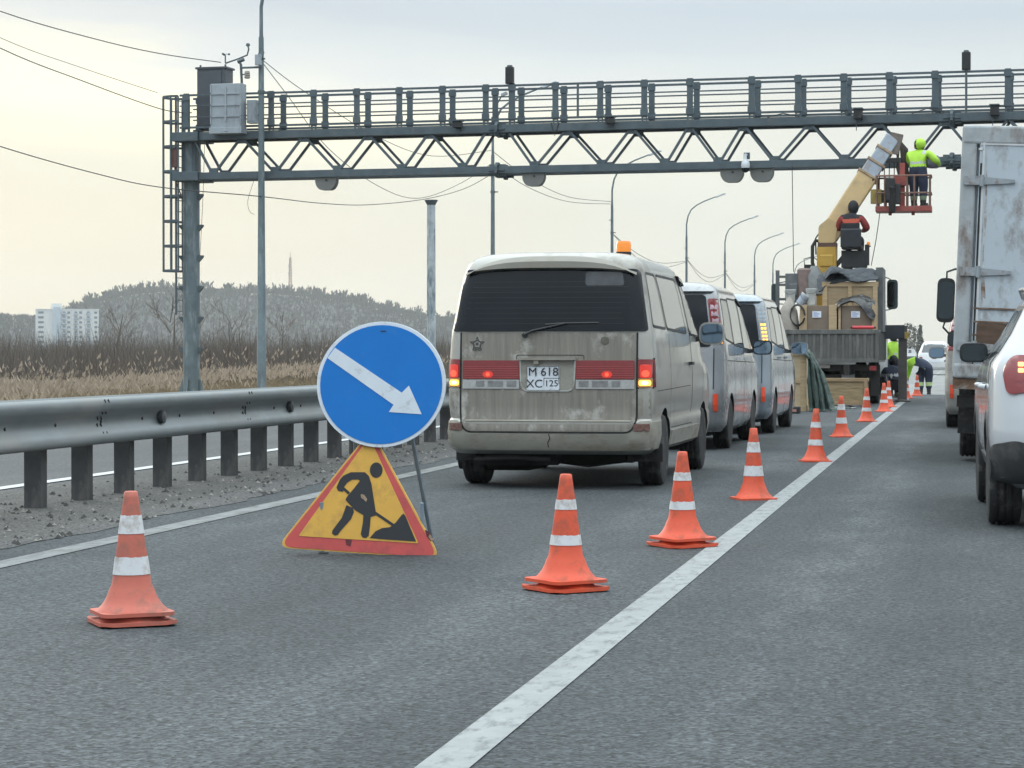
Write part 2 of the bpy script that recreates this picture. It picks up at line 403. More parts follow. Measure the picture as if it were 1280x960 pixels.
for j in range(ny+1):
    y = -10+(j*.2 if j < 500 else 100+(j-500)*13.5); b.v += [(-7.95+.12*mnoise.noise(Vector((0, y*1.3, 7))), y, .004), (-5.62+.16*mnoise.noise(Vector((3, y*.7, 1)))+.07*mnoise.noise(Vector((5, y*4, 1))), y, .0035)]
b.f = [(2*j, 2*j+1, 2*j+3, 2*j+2) for j in range(ny)]; b.m = [0]*ny; tag(b.build('median_verge', GRAVEL), kind='structure')
PAINT = mat('worn_road_paint', (.25, .265, .265), .8, 0, .14, 5, dirt=((.12, .13, .132), .36, 16, (1, .35, 1)), bump=.2, bs=90)
XL = -1.44
sheet('lane_line', XL-.076, XL+.076, -20, 400, .004, PAINT)
sheet('edge_line', -5.31, -5.13, -20, 400, .004, mat('dusty_edge_paint', (.19, .20, .20), .85, 0, .15, 4, dirt=((.095, .10, .10), .45, 10, (1, .3, 1))))
sheet('opposite_edge_line', -8.25, -8.08, -20, 400, .004, mat('white_road_paint', (.45, .46, .46), .7, 0, .1, 5, dirt=((.25, .25, .25), .15, 12, (1, .3, 1))))
sheet('shoulder_line', 3.6, 3.8, -20, 400, .004, PAINT)
sheet('opposite_shoulder_line', -15.7, -15.5, -20, 400, .002, PAINT)
# stones and clods on the median verge
b = MB(); rs = random.Random(3)
for i in range(2600):
    y = 12+rs.random()**1.6*45; x = -5.65-abs(rs.gauss(.9, .65))*(.6 if mnoise.noise(Vector((1, y*.9, 2))) > .1 else 1.1)+.05; r = rs.choice((.005, .007, .009, .012, .016, .022))*(.7+rs.random()*.6)
    if x < -7.9: x = -7.9+rs.random()*.5
    vs = [(x+r*math.cos(a)*(.7+.5*rs.random()), y+r*math.sin(a)*(.7+.5*rs.random()), .006) for a in (0, 1.26, 2.5, 3.8, 5)]+[(x, y, .006+r*.9)]
    b.add(vs, [(k, (k+1) % 5, 5) for k in range(5)], rs.choice((0, 0, 1)))
tag(b.build('verge_stones', [mat('dark_clods', (.05, .047, .044), .9, 0, .3, 20), mat('pale_stones', (.24, .23, .21), .9, 0, .3, 20)]),
    'small stones and dark clods scattered along the median verge', 'stones', kind='stuff')
b = MB()
for i in range(130):                                       # skid marks / cracks near the verge as thin tar lines: none on the lane
    pass

# ---- far-off bare woodland on the hill (one mass)
def twig_tree(b, x, y, z, h, w, rs, n=7, mi=0):
    b.add([(x-.018*h, y, z), (x+.018*h, y, z), (x+.006*h, y, z+h*.75)], [(0, 1, 2)], mi)
    for k in range(n):
        a = rs.random()*6.283; t = .18+.5*rs.random(); z0 = z+h*t; L = h*(.25+.35*rs.random()); sp = w*(.3+.7*rs.random())
        px_, py_ = x+math.cos(a)*sp, y+math.sin(a)*sp; zt = min(z+h*(.7+.35*rs.random()), z0+L*1.3)
        e = h*.018
        b.add([(x, y, z0), (px_-e*math.sin(a)*3, py_+e*math.cos(a)*3, zt), (px_, py_, zt+.12*h), (px_+e*3*math.sin(a), py_-e*3*math.cos(a), zt-.06*h)], [(0, 1, 2), (0, 2, 3)], mi)
b = MB(); rs = random.Random(5)
for i in range(12000):
    px = rs.uniform(-60, 760); dpt = 1720+rs.random()**.7*540
    d = ray(px, 441); d.z = 0; d.normalize(); p = d*dpt
    hh = hill_h(p.x, p.y)
    if hh < 1.5 or (30 < px < 140 and dpt < 1760): continue
    twig_tree(b, p.x, p.y, LOWZ+hh-.5, rs.uniform(3, 7), rs.uniform(1.2, 2.6), rs, 6, rs.choice((0, 0, 1)))
for i in range(700):                                      # crest trees against the sky
    px = rs.uniform(60, 620); d = ray(px, 441); d.z = 0; d.normalize(); p = d*(2200+rs.random()*70)
    twig_tree(b, p.x, p.y, LOWZ+hill_h(p.x, p.y)-.5, rs.uniform(5, 13 if rs.random() < .4 else 8), rs.uniform(2, 4), rs, 10, rs.choice((0, 1)))
tag(b.build('hill_woodland', [mat('bare_wood_grey', (.040, .038, .038), .95, 0, .3, .1), mat('bare_wood_brown', (.052, .045, .041), .95, 0, .3, .1)]),
    'leafless grey wood covering the far hill', 'woodland', kind='stuff')
# ---- bare brush belt behind the opposite carriageway
b = MB(); rs = random.Random(11)
TW = [mat('brush_twigs_grey', (.105, .091, .078), .95, 0, .3, .4), mat('brush_twigs_brown', (.13, .103, .078), .95, 0, .3, .4), mat('brush_twigs_red', (.105, .08, .066), .95, 0, .3, .4)]
def brush(x, y, z, h, w, n, mi):
    for k in range(n):
        a = rs.random()*6.283; r0 = w*.35*rs.random(); r1 = r0+w*(.2+.6*rs.random())
        x0, y0 = x+r0*math.cos(a), y+r0*math.sin(a); x1, y1 = x+r1*math.cos(a+.5*rs.uniform(-1, 1)), y+r1*math.sin(a)
        hh = h*(.35+.65*rs.random())*(1-.55*(r1/w/.95)**2); e = .007+.006*h*.35*rs.random()
        xm, ym, zm = (x0*.45+x1*.55), (y0*.45+y1*.55), z+hh*.6
        b.add([(x0-e*2, y0, z), (x0+e*2, y0, z), (xm+e, ym, zm), (xm-e, ym, zm), (x1, y1, z+hh)], [(0, 1, 2, 3), (3, 2, 4)], mi)
        for q in range(2):                                  # side twigs
            s = rs.uniform(-1, 1)*w*.3; b.add([(xm-e*.6, ym, zm-.1*hh), (xm+e*.6, ym, zm-.1*hh), (xm+s, ym+rs.uniform(-1, 1)*w*.2, zm+hh*rs.uniform(.12, .38))], [(0, 1, 2)], mi)
for i in range(1700):
    px = rs.uniform(-80, 900); dd = 105+rs.random()**1.4*330
    d = ray(px, 441); d.z = 0; d.normalize(); p = d*dd
    if p.x > -27: continue
    prof = 3.0+1.3*mnoise.noise(Vector((px*.012, dd*.006, 1)))+.9*mnoise.noise(Vector((px*.05, dd*.02, 5)))
    h = max(1.4, (prof+1.0)*(.85+dd/420*1.25))
    brush(p.x, p.y, LOWZ, h*rs.uniform(.72, 1.08), h*rs.uniform(.5, .85), 30, rs.choice((0, 0, 1, 2)))
tag(b.build('bare_brush', TW), 'belt of leafless brown shrubs beyond the reeds, under the hill', 'brush', kind='stuff')
# ---- reeds
b = MB(); rs = random.Random(21)
for i in range(15000):
    px = rs.uniform(-40, 620); dd = 62+rs.random()**.8*58
    d = ray(px, 441); d.z = 0; d.normalize(); p = d*dd
    if p.x > -24.5: continue
    clump = mnoise.noise(Vector((p.x*.12, p.y*.12, 2)))
    h = 1.35+.35*clump+rs.random()*.4+(rs.uniform(.2, .9) if rs.random() < .06 else 0)+max(0, .0016*(px-60))
    if clump < -.25 and rs.random() < .5: continue
    lx, ly = rs.gauss(0, .16), rs.gauss(0, .1); e = .011
    t = (p.x+lx*h, p.y+ly*h, LOWZ+h)
    b.add([(p.x-e, p.y, LOWZ), (p.x+e, p.y, LOWZ), t], [(0, 1, 2)], 0)
    for q in range(2):                                      # leaf blades
        z0 = LOWZ+h*rs.uniform(.2, .75); a = rs.uniform(-1, 1); b.add([(p.x, p.y, z0), (p.x+.02, p.y, z0+.05), (p.x+a*.4, p.y+rs.uniform(-.2, .2), z0+rs.uniform(.1, .4))], [(0, 1, 2)], rs.choice((0, 1)))
    if rs.random() < .6:                                   # plume
        s = rs.uniform(.018, .035); l_ = rs.choice((-1, 1))*rs.uniform(.04, .16)
        b.add([t, (t[0]+l_*.5-s, t[1], t[2]+.10), (t[0]+l_, t[1], t[2]+.20), (t[0]+l_*.6+s, t[1]+.03, t[2]+.05)], [(0, 1, 2), (0, 2, 3)], 2)
tag(b.build('reeds', [mat('reed_straw', (.24, .185, .11), .9, 0, .3, .6), mat('reed_straw_pale', (.30, .24, .16), .9, 0, .3, .6), mat('reed_plume', (.42, .34, .26), .95, 0, .25, 1)]),
    'strip of pale dry reeds with plumes behind the guardrail', 'reeds', kind='stuff')
# ---- individual bare trees that stand above the brush
def bare_tree(px, dd, h, label, seed):
    rs = random.Random(seed); d = ray(px, 441); d.z = 0; d.normalize(); p = d*dd
    t = thing('bare_tree', label, 'tree', (p.x, p.y, LOWZ), group='bare trees above the brush')
    tr = MB(); cr = MB()
    tr.tube([(0, 0, 0), (.05*h*rs.uniform(-1, 1), 0, h*.4), (.06*h*rs.uniform(-1, 1), 0, h*.8)], [h*.022, h*.015, h*.004], 6)
    def br(o, dr, L, lv):
        e = o+dr*L; m_ = (o+e)/2+Vector((rs.gauss(0, .05), rs.gauss(0, .05), .05*L))*L
        cr.tube([o, m_, e], [L*.016, L*.011, L*.005], 3, cap=False)
        if lv == 0: return
        for k in range(4):
            t_ = rs.uniform(.35, 1); q = o.lerp(e, t_); nd = (dr+Vector((rs.gauss(0, .55), rs.gauss(0, .55), rs.uniform(0, .5)))).normalized()
            br(q, nd, L*rs.uniform(.4, .65), lv-1)
    for k in range(11):
        a = rs.random()*6.283; z = h*rs.uniform(.25, .75)
        br(Vector((0, 0, z)), Vector((math.cos(a)*.7, math.sin(a)*.7, rs.uniform(.4, 1.1))).normalized(), h*rs.uniform(.2, .36), 2)
    tr.build('trunk', TW[0], t); cr.build('crown', TW[1], t)
bare_tree(150, 300, 9.5, 'thin bare tree right of the white apartment block', 1)
bare_tree(213, 240, 8.5, 'bare tree just left of the gantry post', 2)
bare_tree(250, 230, 7.2, 'bushy bare tree just right of the gantry post', 3)
bare_tree(290, 260, 7.6, 'rounded bare tree between gantry post and first lamp post', 4)
bare_tree(352, 280, 7.6, 'bare tree just right of the first lamp post', 5)
# ---- conifers and far trees ahead
def far_tree(px, dd, h, w, label, kind, seed):
    rs = random.Random(seed); d = ray(px, 441); d.z = 0; d.normalize(); p = d*dd
    t = thing('conifer_tree' if kind else 'far_tree', label, 'tree', (p.x, p.y, LOWZ), group='trees far ahead by the road')
    m = MB(); m.tube([(0, 0, 0), (0, 0, h*.9)], [h*.02, h*.004], 5); m.build('trunk', TW[0], t)
    m = MB()
    for k in range(520):
        z = rs.uniform(.12, 1); r = w*((1-z)**.8 if kind else math.sqrt(max(.02, 1-((z-.58)/.45)**2))*.9)*math.sqrt(rs.random()); a = rs.random()*6.283
        x, y, s = r*math.cos(a), r*math.sin(a), h*rs.uniform(.02, .05)
        m.add([(x, y, h*z), (x+rs.uniform(-s, s), y+rs.uniform(-s, s), h*z+s), (x+rs.uniform(-s, s)*1.6, y+rs.uniform(-s, s), h*z-s*rs.random())], [(0, 1, 2)])
    m.build('crown', mat('conifer_green', (.045, .062, .05), .95, 0, .4, .3) if kind else mat('far_crown', (.07, .072, .065), .95, 0, .4, .3), t)
far_tree(1137, 560, 9.5, 2.9, 'broad dark tree far ahead left of the road', 0, 1)
far_tree(1143, 600, 9.0, 2.6, 'rounded far tree beside the pointed conifer', 0, 2)
far_tree(1150, 560, 9.2, 1.5, 'pointed conifer far ahead left of the road', 1, 3)
far_tree(1128, 640, 8.0, 3.0, 'low far tree half hidden behind the outrigger', 0, 4)

# ---- apartment block and hill-top buildings
def apartment():
    D = 1660; d = ray(84, 441); d.z = 0; d.normalize(); p = d*D
    t = thing('apartment_block', 'white nine-storey apartment block below the wooded hill', 'building', (p.x, p.y, LOWZ-.5), (0, 0, YAW+R(12)))
    H, Wd, Dp = 32.5, 42, 13
    WH = mat('white_block_panels', (.62, .63, .62), .85, 0, .06, .3); BL = mat('bluish_balconies', (.34, .41, .47), .8, 0, .1, .3); DK = mat('block_windows', (.10, .14, .18), .3, 0, .1, .3)
    m = MB(); m.box((0, 0, H/2), (Wd, Dp, H)); m.build('wall', WH, t)
    m = MB(); m.box((0, 0, H+.3), (Wd+.6, Dp+.6, .6)); m.box((-Wd/2+14, 0, H+2.2), (7, 6, 4)); m.build('roof', WH, t)
    m = MB(); m.box((-Wd/2+14, -Dp/2-.7, H/2+1), (5, 1.4, H+2)); m.build('stair_tower', mat('stair_tower_blue', (.42, .5, .56), .8, 0, .1, .3), t)
    w = None; bl = None
    for k in range(9):
        for j, cx in enumerate((-21, -19, -6, -2.5, 1, 6.5, 10, 16, 21.5)):
            if j in (3, 5, 7):
                if bl is None:
                    q = MB(); q.box((0, -.7, -.55), (3.0, 1.4, 1.1)); bl = q.build('balcony', BL, t, loc=(cx*.88, -Dp/2, 4.0+k*3.3))
                else: clone(bl, (cx*.88, -Dp/2, 4.0+k*3.3), parent=t)
            if w is None:
                q = MB(); q.box((0, -.02, 0), (1.9, .12, 1.5)); w = q.build('window', DK, t, loc=(cx*.88, -Dp/2, 4.2+k*3.3))
            else: clone(w, (cx*.88, -Dp/2, 4.2+k*3.3), parent=t)
apartment()
for i, (px, wd, lab) in enumerate(((268, 15, 'left flat-roofed grey building on the hill crest'), (286, 20, 'right flat-roofed grey building on the hill crest'))):
    d = ray(px, 441); d.z = 0; d.normalize(); p = d*2260
    t = thing('hilltop_building', lab, 'building', (p.x, p.y, LOWZ+hill_h(p.x, p.y)-2), (0, 0, YAW), group='buildings on the hill crest')
    m = MB(); m.box((0, 0, 4), (wd, 10, 8)); m.build('wall', mat('grey_hill_house', (.17, .17, .17), .9, 0, .1, .2), t)
    m = MB(); m.box((0, 0, 8.3), (wd+2, 11, .6)); m.build('roof', UNDER, t)
    m = MB()
    for k in range(3): m.box((-wd*.3+wd*.3*k, -5.05, 5), (wd*.16, .1, 2))
    m.build('window_band', GLASS, t)
d = ray(363, 441); d.z = 0; d.normalize(); p = d*2230
t = thing('lattice_mast', 'red and white lattice radio mast on the hill crest', 'mast', (p.x, p.y, LOWZ+hill_h(p.x, p.y)-1))
m = MB(); HM = 37
for sx, sy in ((-1, -1), (1, -1), (1, 1), (-1, 1)): m.bar((sx*1.5, sy*1.5, 0), (sx*.6, sy*.6, HM), .35, .35)
for k in range(14):
    z0, z1 = HM*k/14, HM*(k+1)/14; w0, w1 = 1.5-.9*k/14, 1.5-.9*(k+1)/14
    for sy in (-1, 1): m.bar((-w0, sy*w0, z0), (w1, sy*w1, z1), .22, .22); m.bar((w0, sy*w0, z0), (-w1, sy*w1, z1), .22, .22)
mm = mat('mast_paint', (.34, .16, .14), .7, 0, .1, .3); m.build('lattice', mm, t)
m = MB()
for z, s in ((33, 1), (29, -1), (27, 1), (23, 1), (22, -1), (18, 1)): m.box((s*1.3, -.6, z), (1.0, .7, 2.2))
m.build('antenna', mat('antenna_white', (.6, .6, .6), .7), t)
m = MB(); m.tube([(0, 0, HM), (0, 0, HM+5)], .2, 5); m.build('spike', mm, t)

# ---- the air: thin haze over the whole scene
hz = MB(); hz.box((0, 1560, 50.4), (6500, 3220, 106)); o = hz.build('haze', None); o.data.materials.clear()
hm = bpy.data.materials.new('haze_air'); hm.use_nodes = True; nt = hm.node_tree; nt.nodes.clear()
vo = nt.nodes.new('ShaderNodeVolumePrincipled'); vo.inputs['Color'].default_value = (.93, .945, .91, 1); vo.inputs['Density'].default_value = HAZE; vo.inputs['Anisotropy'].default_value = .0
ou = nt.nodes.new('ShaderNodeOutputMaterial'); nt.links.new(vo.outputs[0], ou.inputs['Volume']); o.data.materials.append(hm); tag(o, kind='stuff')
# ================================================================== GUARDRAIL
RAILM = mat('guardrail_zinc', (.20, .225, .235), .45, .45, .10, 2.5, dirt=((.24, .235, .225), .38, 1.6, (1, .5, 2)))
POSTM = mat('rail_post_steel', (.075, .076, .077), .6, .3, .25, 4, dirt=((.15, .14, .13), .3, 7, (1, 1, .4)))
GX = -6.72
t = thing('guardrail', 'double-sided galvanised steel guardrail on dark posts along the median', 'guardrail', (GX, 12, 0))
def wbeam(name, s, x0):
    """s=+1 faces the road, -1 faces away"""
    prof = [(0, .455), (.055, .452), (.078, .47), (.082, .50), (.066, .545), (.018, .580), (.004, .625), (.018, .670), (.066, .71), (.082, .75), (.080, .79), (.058, .812), (.0, .815), (-.012, .80), (.05, .795), (.066, .765), (.05, .72), (.004, .675), (-.010, .625), (.004, .575), (.05, .535), (.064, .50), (.05, .467), (-.004, .465)]
    m = MB(); n = len(prof); y0, y1 = -6.0, 78.0; ny = 24
    vs = [(x0+s*x, y0+(y1-y0)*j/ny, z) for j in range(ny+1) for x, z in prof]
    fs = [(j*n+i, j*n+(i+1) % n, (j+1)*n+(i+1) % n, (j+1)*n+i) for j in range(ny) for i in range(n)]
    if s < 0: fs = [tuple(reversed(f)) for f in fs]
    m.add(vs, fs); return m.build(name, RAILM, t, smooth=50)
wb = wbeam('rail_beam', 1, 0); wbeam('rail_beam', -1, -.30)
post = None
y_first = G(45, 641).y-12+.5
for k in range(-6, 62):
    loc = (-.15, y_first+.97*k, 0)
    if post is None:
        m = MB(); m.box((0, -.06, .39), (.135, .008, .80)); m.box((.065, .0, .39), (.006, .12, .80)); m.box((-.065, 0, .39), (.006, .12, .80))
        post = m.build('post', POSTM, t, loc=loc, bevel=.003)
    else: clone(post, loc, parent=t)
bolt0 = None
for k in range(-3, 40):
    y = y_first+.97*k
    if bolt0 is None:
        m = MB(); m.lathe([(.0, .0), (.016, .0), (.014, .008), (0, .01)], 8, (0, 0, 0), 'X'); bolt0 = m.build('bolt', BLACKP, wb, loc=(.005, y, .625))
    else: clone(bolt0, (.005, y, .625), parent=wb)
    if k % 4 == 1:
        m = MB()
        for dy in (-.10, -.02):
            for z, x in ((.535, .064), (.60, .014), (.655, .016), (.70, .056), (.79, .078)): m.bar((x, y+dy+.012, z-.01), (x+.002, y+dy-.012, z+.01), .01, .012)
        m.build('splice_slots', BLACKP, wb)
rf = None
ry = [(GX+.03)*ray(px, 520).y/ray(px, 520).x for px in (201, 362)]; ry += [ry[1]+(ry[1]-ry[0])*k for k in range(1, 6)]
for y in ry:
    if rf is None:
        m = MB(); m.lathe([(0, 0), (.045, 0), (.055, .02), (.055, .05), (.0, .06)], 16, (0, 0, 0), 'X'); rf = m.build('reflector', mat('dull_reflector', (.05, .055, .06), .3, 0, .2, 20), t, smooth=40)
        y_rf = P(201, 522, 17).y
        rf.location = (.012, y-12, .625)
    else: clone(rf, (.012, y-12, .625), parent=t)
# ================================================================== GANTRY
GY = 62.0
GPHI = R(-4.6)                                              # the gantry stands slightly askew: its right end is nearer
GP0 = P(232, 300, GY)
def gp(px, py, dy=0):
    """point on the gantry's front plane, in the frame before the gantry is turned by GPHI about its left foot"""
    n_ = Vector((-math.sin(GPHI), math.cos(GPHI), 0)); d = ray(px, py); k = n_.dot(Vector((GP0.x, GY, 0)))/n_.dot(d)
    p = Vector((d.x*k, d.y*k, CAM_H+d.z*k)); q = Matrix.Rotation(-GPHI, 3, 'Z') @ (p-Vector((GP0.x, GY, 0)))
    return Vector((GP0.x+q.x, GY+dy, q.z))
before_gantry = set(COL.objects)
gb = gp(232, 300); GXL = gb.x
t = thing('road_gantry', 'blue-grey steel lattice gantry with walkway spanning the road', 'gantry', (GXL, GY, -1.0)); OFF = Vector((GXL, GY, -1.0))
L = lambda v: Vector(v)-OFF
SEP = .8
XR = 13.5
zt = (gp(300, 168).z+gp(1260, 147).z)/2; zb = (gp(300, 218).z+gp(1150, 203).z)/2
print('gantry z', gp(300, 168).z, gp(1260, 147).z, gp(300, 218).z, gp(1150, 203).z, GXL)
# column with gusseted foot
m = MB(); m.lathe([(.27, 0), (.27, 1.05), (.225, 1.06), (.225, zt+1.0)], 20, (0, SEP/2, 0)); m.box((0, SEP/2, .03), (1.3, 1.3, .06))
m.build('column', POLE, t, smooth=40)
m = MB()
for a in range(4):
    c, s_ = math.cos(a*math.pi/2), math.sin(a*math.pi/2)
    m.prism([(.2, .06), (.62, .06), (.62, .15), (.27, 1.45), (.2, 1.45)], lambda u, v, d, c=c, s_=s_: (u*c-d*s_, SEP/2+u*s_+d*c, v), -.012, .012)
m.build('foot_gusset', POLE, t)
m = MB(); m.lathe([(.3, 0), (.3, zt+.8)], 16, (XR-GXL, SEP/2, 0)); m.box((XR-GXL, SEP/2, .03), (1.3, 1.3, .06)); m.build('column', POLE, t, smooth=40)
for k in range(6): 
    z = zb+1-.45-k*.83
    for s_ in (-1, 1): m = MB(); m.prism([(s_*.2, z), (s_*.34, z), (s_*.34, z-.05), (s_*.2, z-.2)], lambda u, v, d: (u, SEP/2+d, v), -.06, .06); m.build('cage_bracket', STEEL, t)
def chord(z, name):
    for dy in (0, SEP):
        m = MB(); m.box(((XR-GXL)/2, dy, z+1), (XR-GXL+.5, .18, .19)); m.build(name, STEEL, t, bevel=.008)
chord(zt, 'top_chord'); chord(zb, 'bottom_chord')
# head box where the truss meets the column
m = MB(); m.box((.05, SEP/2, zb+1), (.75, SEP+.35, .24)); m.box((.05, SEP/2, zt+1), (.75, SEP+.35, .24)); m.box((0, SEP/2, (zt+zb)/2+1), (.4, .4, zt-zb)); m.build('column_head', STEEL, t, bevel=.01)
top = [241, 302, 380, 460, 537, 609, None, 634, 709, 790, 862, 929, 1012, 1098, 1181, 1262]
bot = [267, 344, 422, 502, 578, None, None, 668, 752, 831, 898, 968, 1055, 1140, 1222]
segs = []
tl = [p for p in top if p]; bl = [p for p in bot if p]
seqA = [241, 267, 302, 344, 380, 422, 460, 502, 537, 578, 609]; seqB = [634, 668, 709, 752, 790, 831, 862, 898, 929, 968, 1012, 1055, 1098, 1140, 1181, 1222, 1262]
d0 = None
for seq in (seqA, seqB):
    for i in range(len(seq)-1):
        a_top = i % 2 == 0
        xa = gp(seq[i], 160 if a_top else 212).x-GXL; xb = gp(seq[i+1], 212 if a_top else 160).x-GXL
        za, zc = (zt-.09, zb+.09) if a_top else (zb+.09, zt-.09)
        for dy in (0, SEP):
            m = MB(); m.bar((xa+(.05 if xb > xa else -.05), dy, za+1), (xb-.05, dy, zc+1), .06, .07, up=(0, 1, 0)); m.build('diagonal', STEEL, t)
x = gp(1262, 160).x-GXL; k = 0
while x < XR-GXL-1.6:
    for dy in (0, SEP):
        m = MB(); m.bar((x, dy, (zt-.09 if k % 2 == 0 else zb+.09)+1), (x+.82, dy, (zb+.09 if k % 2 == 0 else zt-.09)+1), .07, .09, up=(0, 1, 0)); m.build('diagonal', STEEL, t)
    x += .82; k += 1
g0 = None
for px in [302, 380, 460, 537, 709, 790, 862, 929, 1012, 1098, 1181]+[267, 344, 422, 502, 578, 668, 752, 831, 898, 968, 1055, 1140]:
    tp = px in tl; xa = gp(px, 165 if tp else 212).x-GXL
    for dy in (0, SEP):
        m = MB(); z = (zt-.14 if tp else zb+.14)+1; m.box((xa, dy, z), (.26, .02, .14)); m.build('gusset_plate', STEEL, t)
# bolted splice flanges
for px in (622, 1190):
    xa = gp(px, 190).x-GXL
    for z in (zt, zb):
        for dy in (0, SEP):
            m = MB(); m.prism([(-.17*math.cos(i*math.pi/4+.39)*1.25, .17*math.sin(i*math.pi/4+.39)*1.25) for i in range(8)], lambda u, v, d, dy=dy, z=z, xa=xa: (xa+d, dy+u, z+1+v), -.035, .035)
            m.box((xa, dy, z+1), (.44, .05, .3)); m.box((xa, dy, z+1), (.42, .26, .05))
            for i in range(8): m.lathe([(.02, -.06), (.02, .06)], 6, (xa, dy+.17*math.cos(i*math.pi/4), z+1+.17*math.sin(i*math.pi/4)), 'X')
            m.build('splice_flange', STEEL, t)
# walkway grating, railings
m = MB(); m.box(((XR-GXL)/2, SEP/2, zt+1.115), (XR-GXL, SEP-.1, .03)); m.build('walkway', STEEL, t)
RZ = [gp(400, y).z-zt for y in (114.5, 128, 142, 155.5)]
for nm, dy in (('front_railing', -.06), ('rear_railing', SEP+.06)):
    m = MB()
    for i, z in enumerate(RZ):
        x0 = gp(226, 120).x-GXL; m.bar((x0, dy, zt+1+z), (XR-GXL, dy, zt+1+z), .045, .055 if i in (0, 3) else .032)
    m.build(nm, STEEL, t)
    for px in (234, 340, 393, 447, 500, 554, 608, 641, 695, 751, 806, 863, 940, 998, 1055, 1112, 1169, 1260, 1318, 1376, 1434):
        xa = gp(px, 130).x-GXL+(0 if dy < 0 else .0)
        m = MB(); m.box((xa, dy, zt+1+(RZ[0]+RZ[3])/2), (.15, .05, RZ[0]-RZ[3]+.10)); m.box((xa, dy-.02, zt+1+RZ[0]-.06), (.19, .07, .16)); m.box((xa, dy-.02, zt+1+RZ[3]+.08), (.19, .07, .16))
        m.box((xa-.05, dy, zt+1+RZ[3]/2), (.04, .04, RZ[3])); m.box((xa+.06, dy, zt+1+RZ[3]/2), (.03, .04, RZ[3])); m.build('railing_post', STEEL, t)
    for px in (723,):
        if dy < 0:
            xa = gp(px, 130).x-GXL; m = MB(); m.box((xa, dy, zt+1+(RZ[0]+RZ[3])/2), (.05, .05, RZ[0]-RZ[3])); m.build('railing_post', STEEL, t)
# ladder with safety cage on the outer side of the column
lad = MB(); cg = MB()
zl0, zl1 = gp(220, 338).z+1, zt+1+RZ[0]
for s_ in (-1, 1): lad.bar((-.34, SEP/2-.25*s_, .6+2.6), (-.34, SEP/2-.25*s_, zl1), .045, .045)
z = 3.3
while z < zl1: lad.tube([(-.34, SEP/2-.25, z), (-.34, SEP/2+.25, z)], .014, 5); z += .3
lad.build('ladder', STEEL, t)
hoop = [(-.34, -.38), (-.55, -.40), (-.82, -.28), (-.93, 0), (-.82, .28), (-.55, .40), (-.34, .38)]
z = zl0
while z < zl1+.01:
    for (a, b_), (c, d_) in zip(hoop, hoop[1:]): cg.bar((a+.12, SEP/2+b_, z), (c+.12, SEP/2+d_, z), .02, .06)
    z += (zl1-zl0)/7.0
for a, b_ in hoop: cg.bar((a+.12, SEP/2+b_, zl0-.03), (a+.12, SEP/2+b_, zl1), .045, .02)
cg.build('safety_cage', STEEL, t)
m = MB(); m.box((-.35, .1, zt+.45), (.16, .1, .5)); m.tube([(-.35, .1, zt+.2), (-.3, .05, zt-.2), (-.15, .1, zt-.6)], .02, 5); m.build('junction_box', mat('reddish_junction_box', (.14, .07, .06), .6), t)
# ---- equipment on the gantry (things of their own)
def eq(name, label, cat, px, py, group=None, dy=0): 
    p = gp(px, py); return thing(name, label, cat, (p.x, GY+dy, p.z), group=group)
S_ = gp(400, 200).x-gp(399, 200).x                            # metres per pixel at the gantry
DARKC = mat('dark_cabinet_paint', (.075, .085, .10), .5, .1, .12, 3)
c = eq('equipment_cabinet', 'tall dark grey cabinet on the left end of the gantry walkway', 'cabinet', 261, 163, dy=SEP-.35)
m = MB(); m.box((0, 0, .87), (.82, .55, 1.62)); m.build('housing', DARKC, c, bevel=.01)
m = MB(); m.box((0, 0, 1.70), (.9, .62, .05)); m.box((-.3, -.2, .03), (.06, .06, .08)); m.box((.3, -.2, .03), (.06, .06, .08)); m.build('lid', DARKC, c)
m = MB(); m.box((-.05, -.29, .87), (.7, .02, 1.45)); m.build('door', DARKC, c, bevel=.006)
m = MB()
for x in (-.36, .36): m.box((x, -.15, 1.76), (.04, .04, .07))
m.build('lifting_lug', DARKC, c)
GREYC = mat('pale_grey_cabinet', (.33, .37, .40), .5, .15, .08, 3, dirt=((.2, .22, .24), .25, 3, (1, 1, .3)))
c = eq('equipment_cabinet', 'pale grey ribbed cabinet in front of the dark one on the walkway', 'cabinet', 290, 164, dy=-.30)
m = MB(); m.box((0, .05, .62), (.88, .38, 1.22)); m.build('housing', GREYC, c, bevel=.012)
m = MB()
for z in (.36, .66, .96): m.box((0, -.155, z), (.88, .03, .04))
for x in (-.42, .42): m.box((x, -.155, .68), (.035, .03, 1.05))
m.box((0, -.155, .68), (.05, .028, .9)); m.build('rib', GREYC, c)
m = MB(); m.box((0, .03, -.02), (.92, .44, .16)); m.box((.02, -.195, -.03), (.1, .02, .04)); m.build('plinth', GREYC, c, bevel=.008)
c = eq('equipment_box', 'small grey box beside the ribbed cabinet on the walkway', 'cabinet', 318, 152, dy=-.1)
m = MB(); m.box((0, 0, .25), (.26, .25, .62)); m.build('housing', GREYC, c, bevel=.01); m = MB(); m.box((0, -.13, .25), (.2, .02, .5)); m.build('door', GREYC, c)
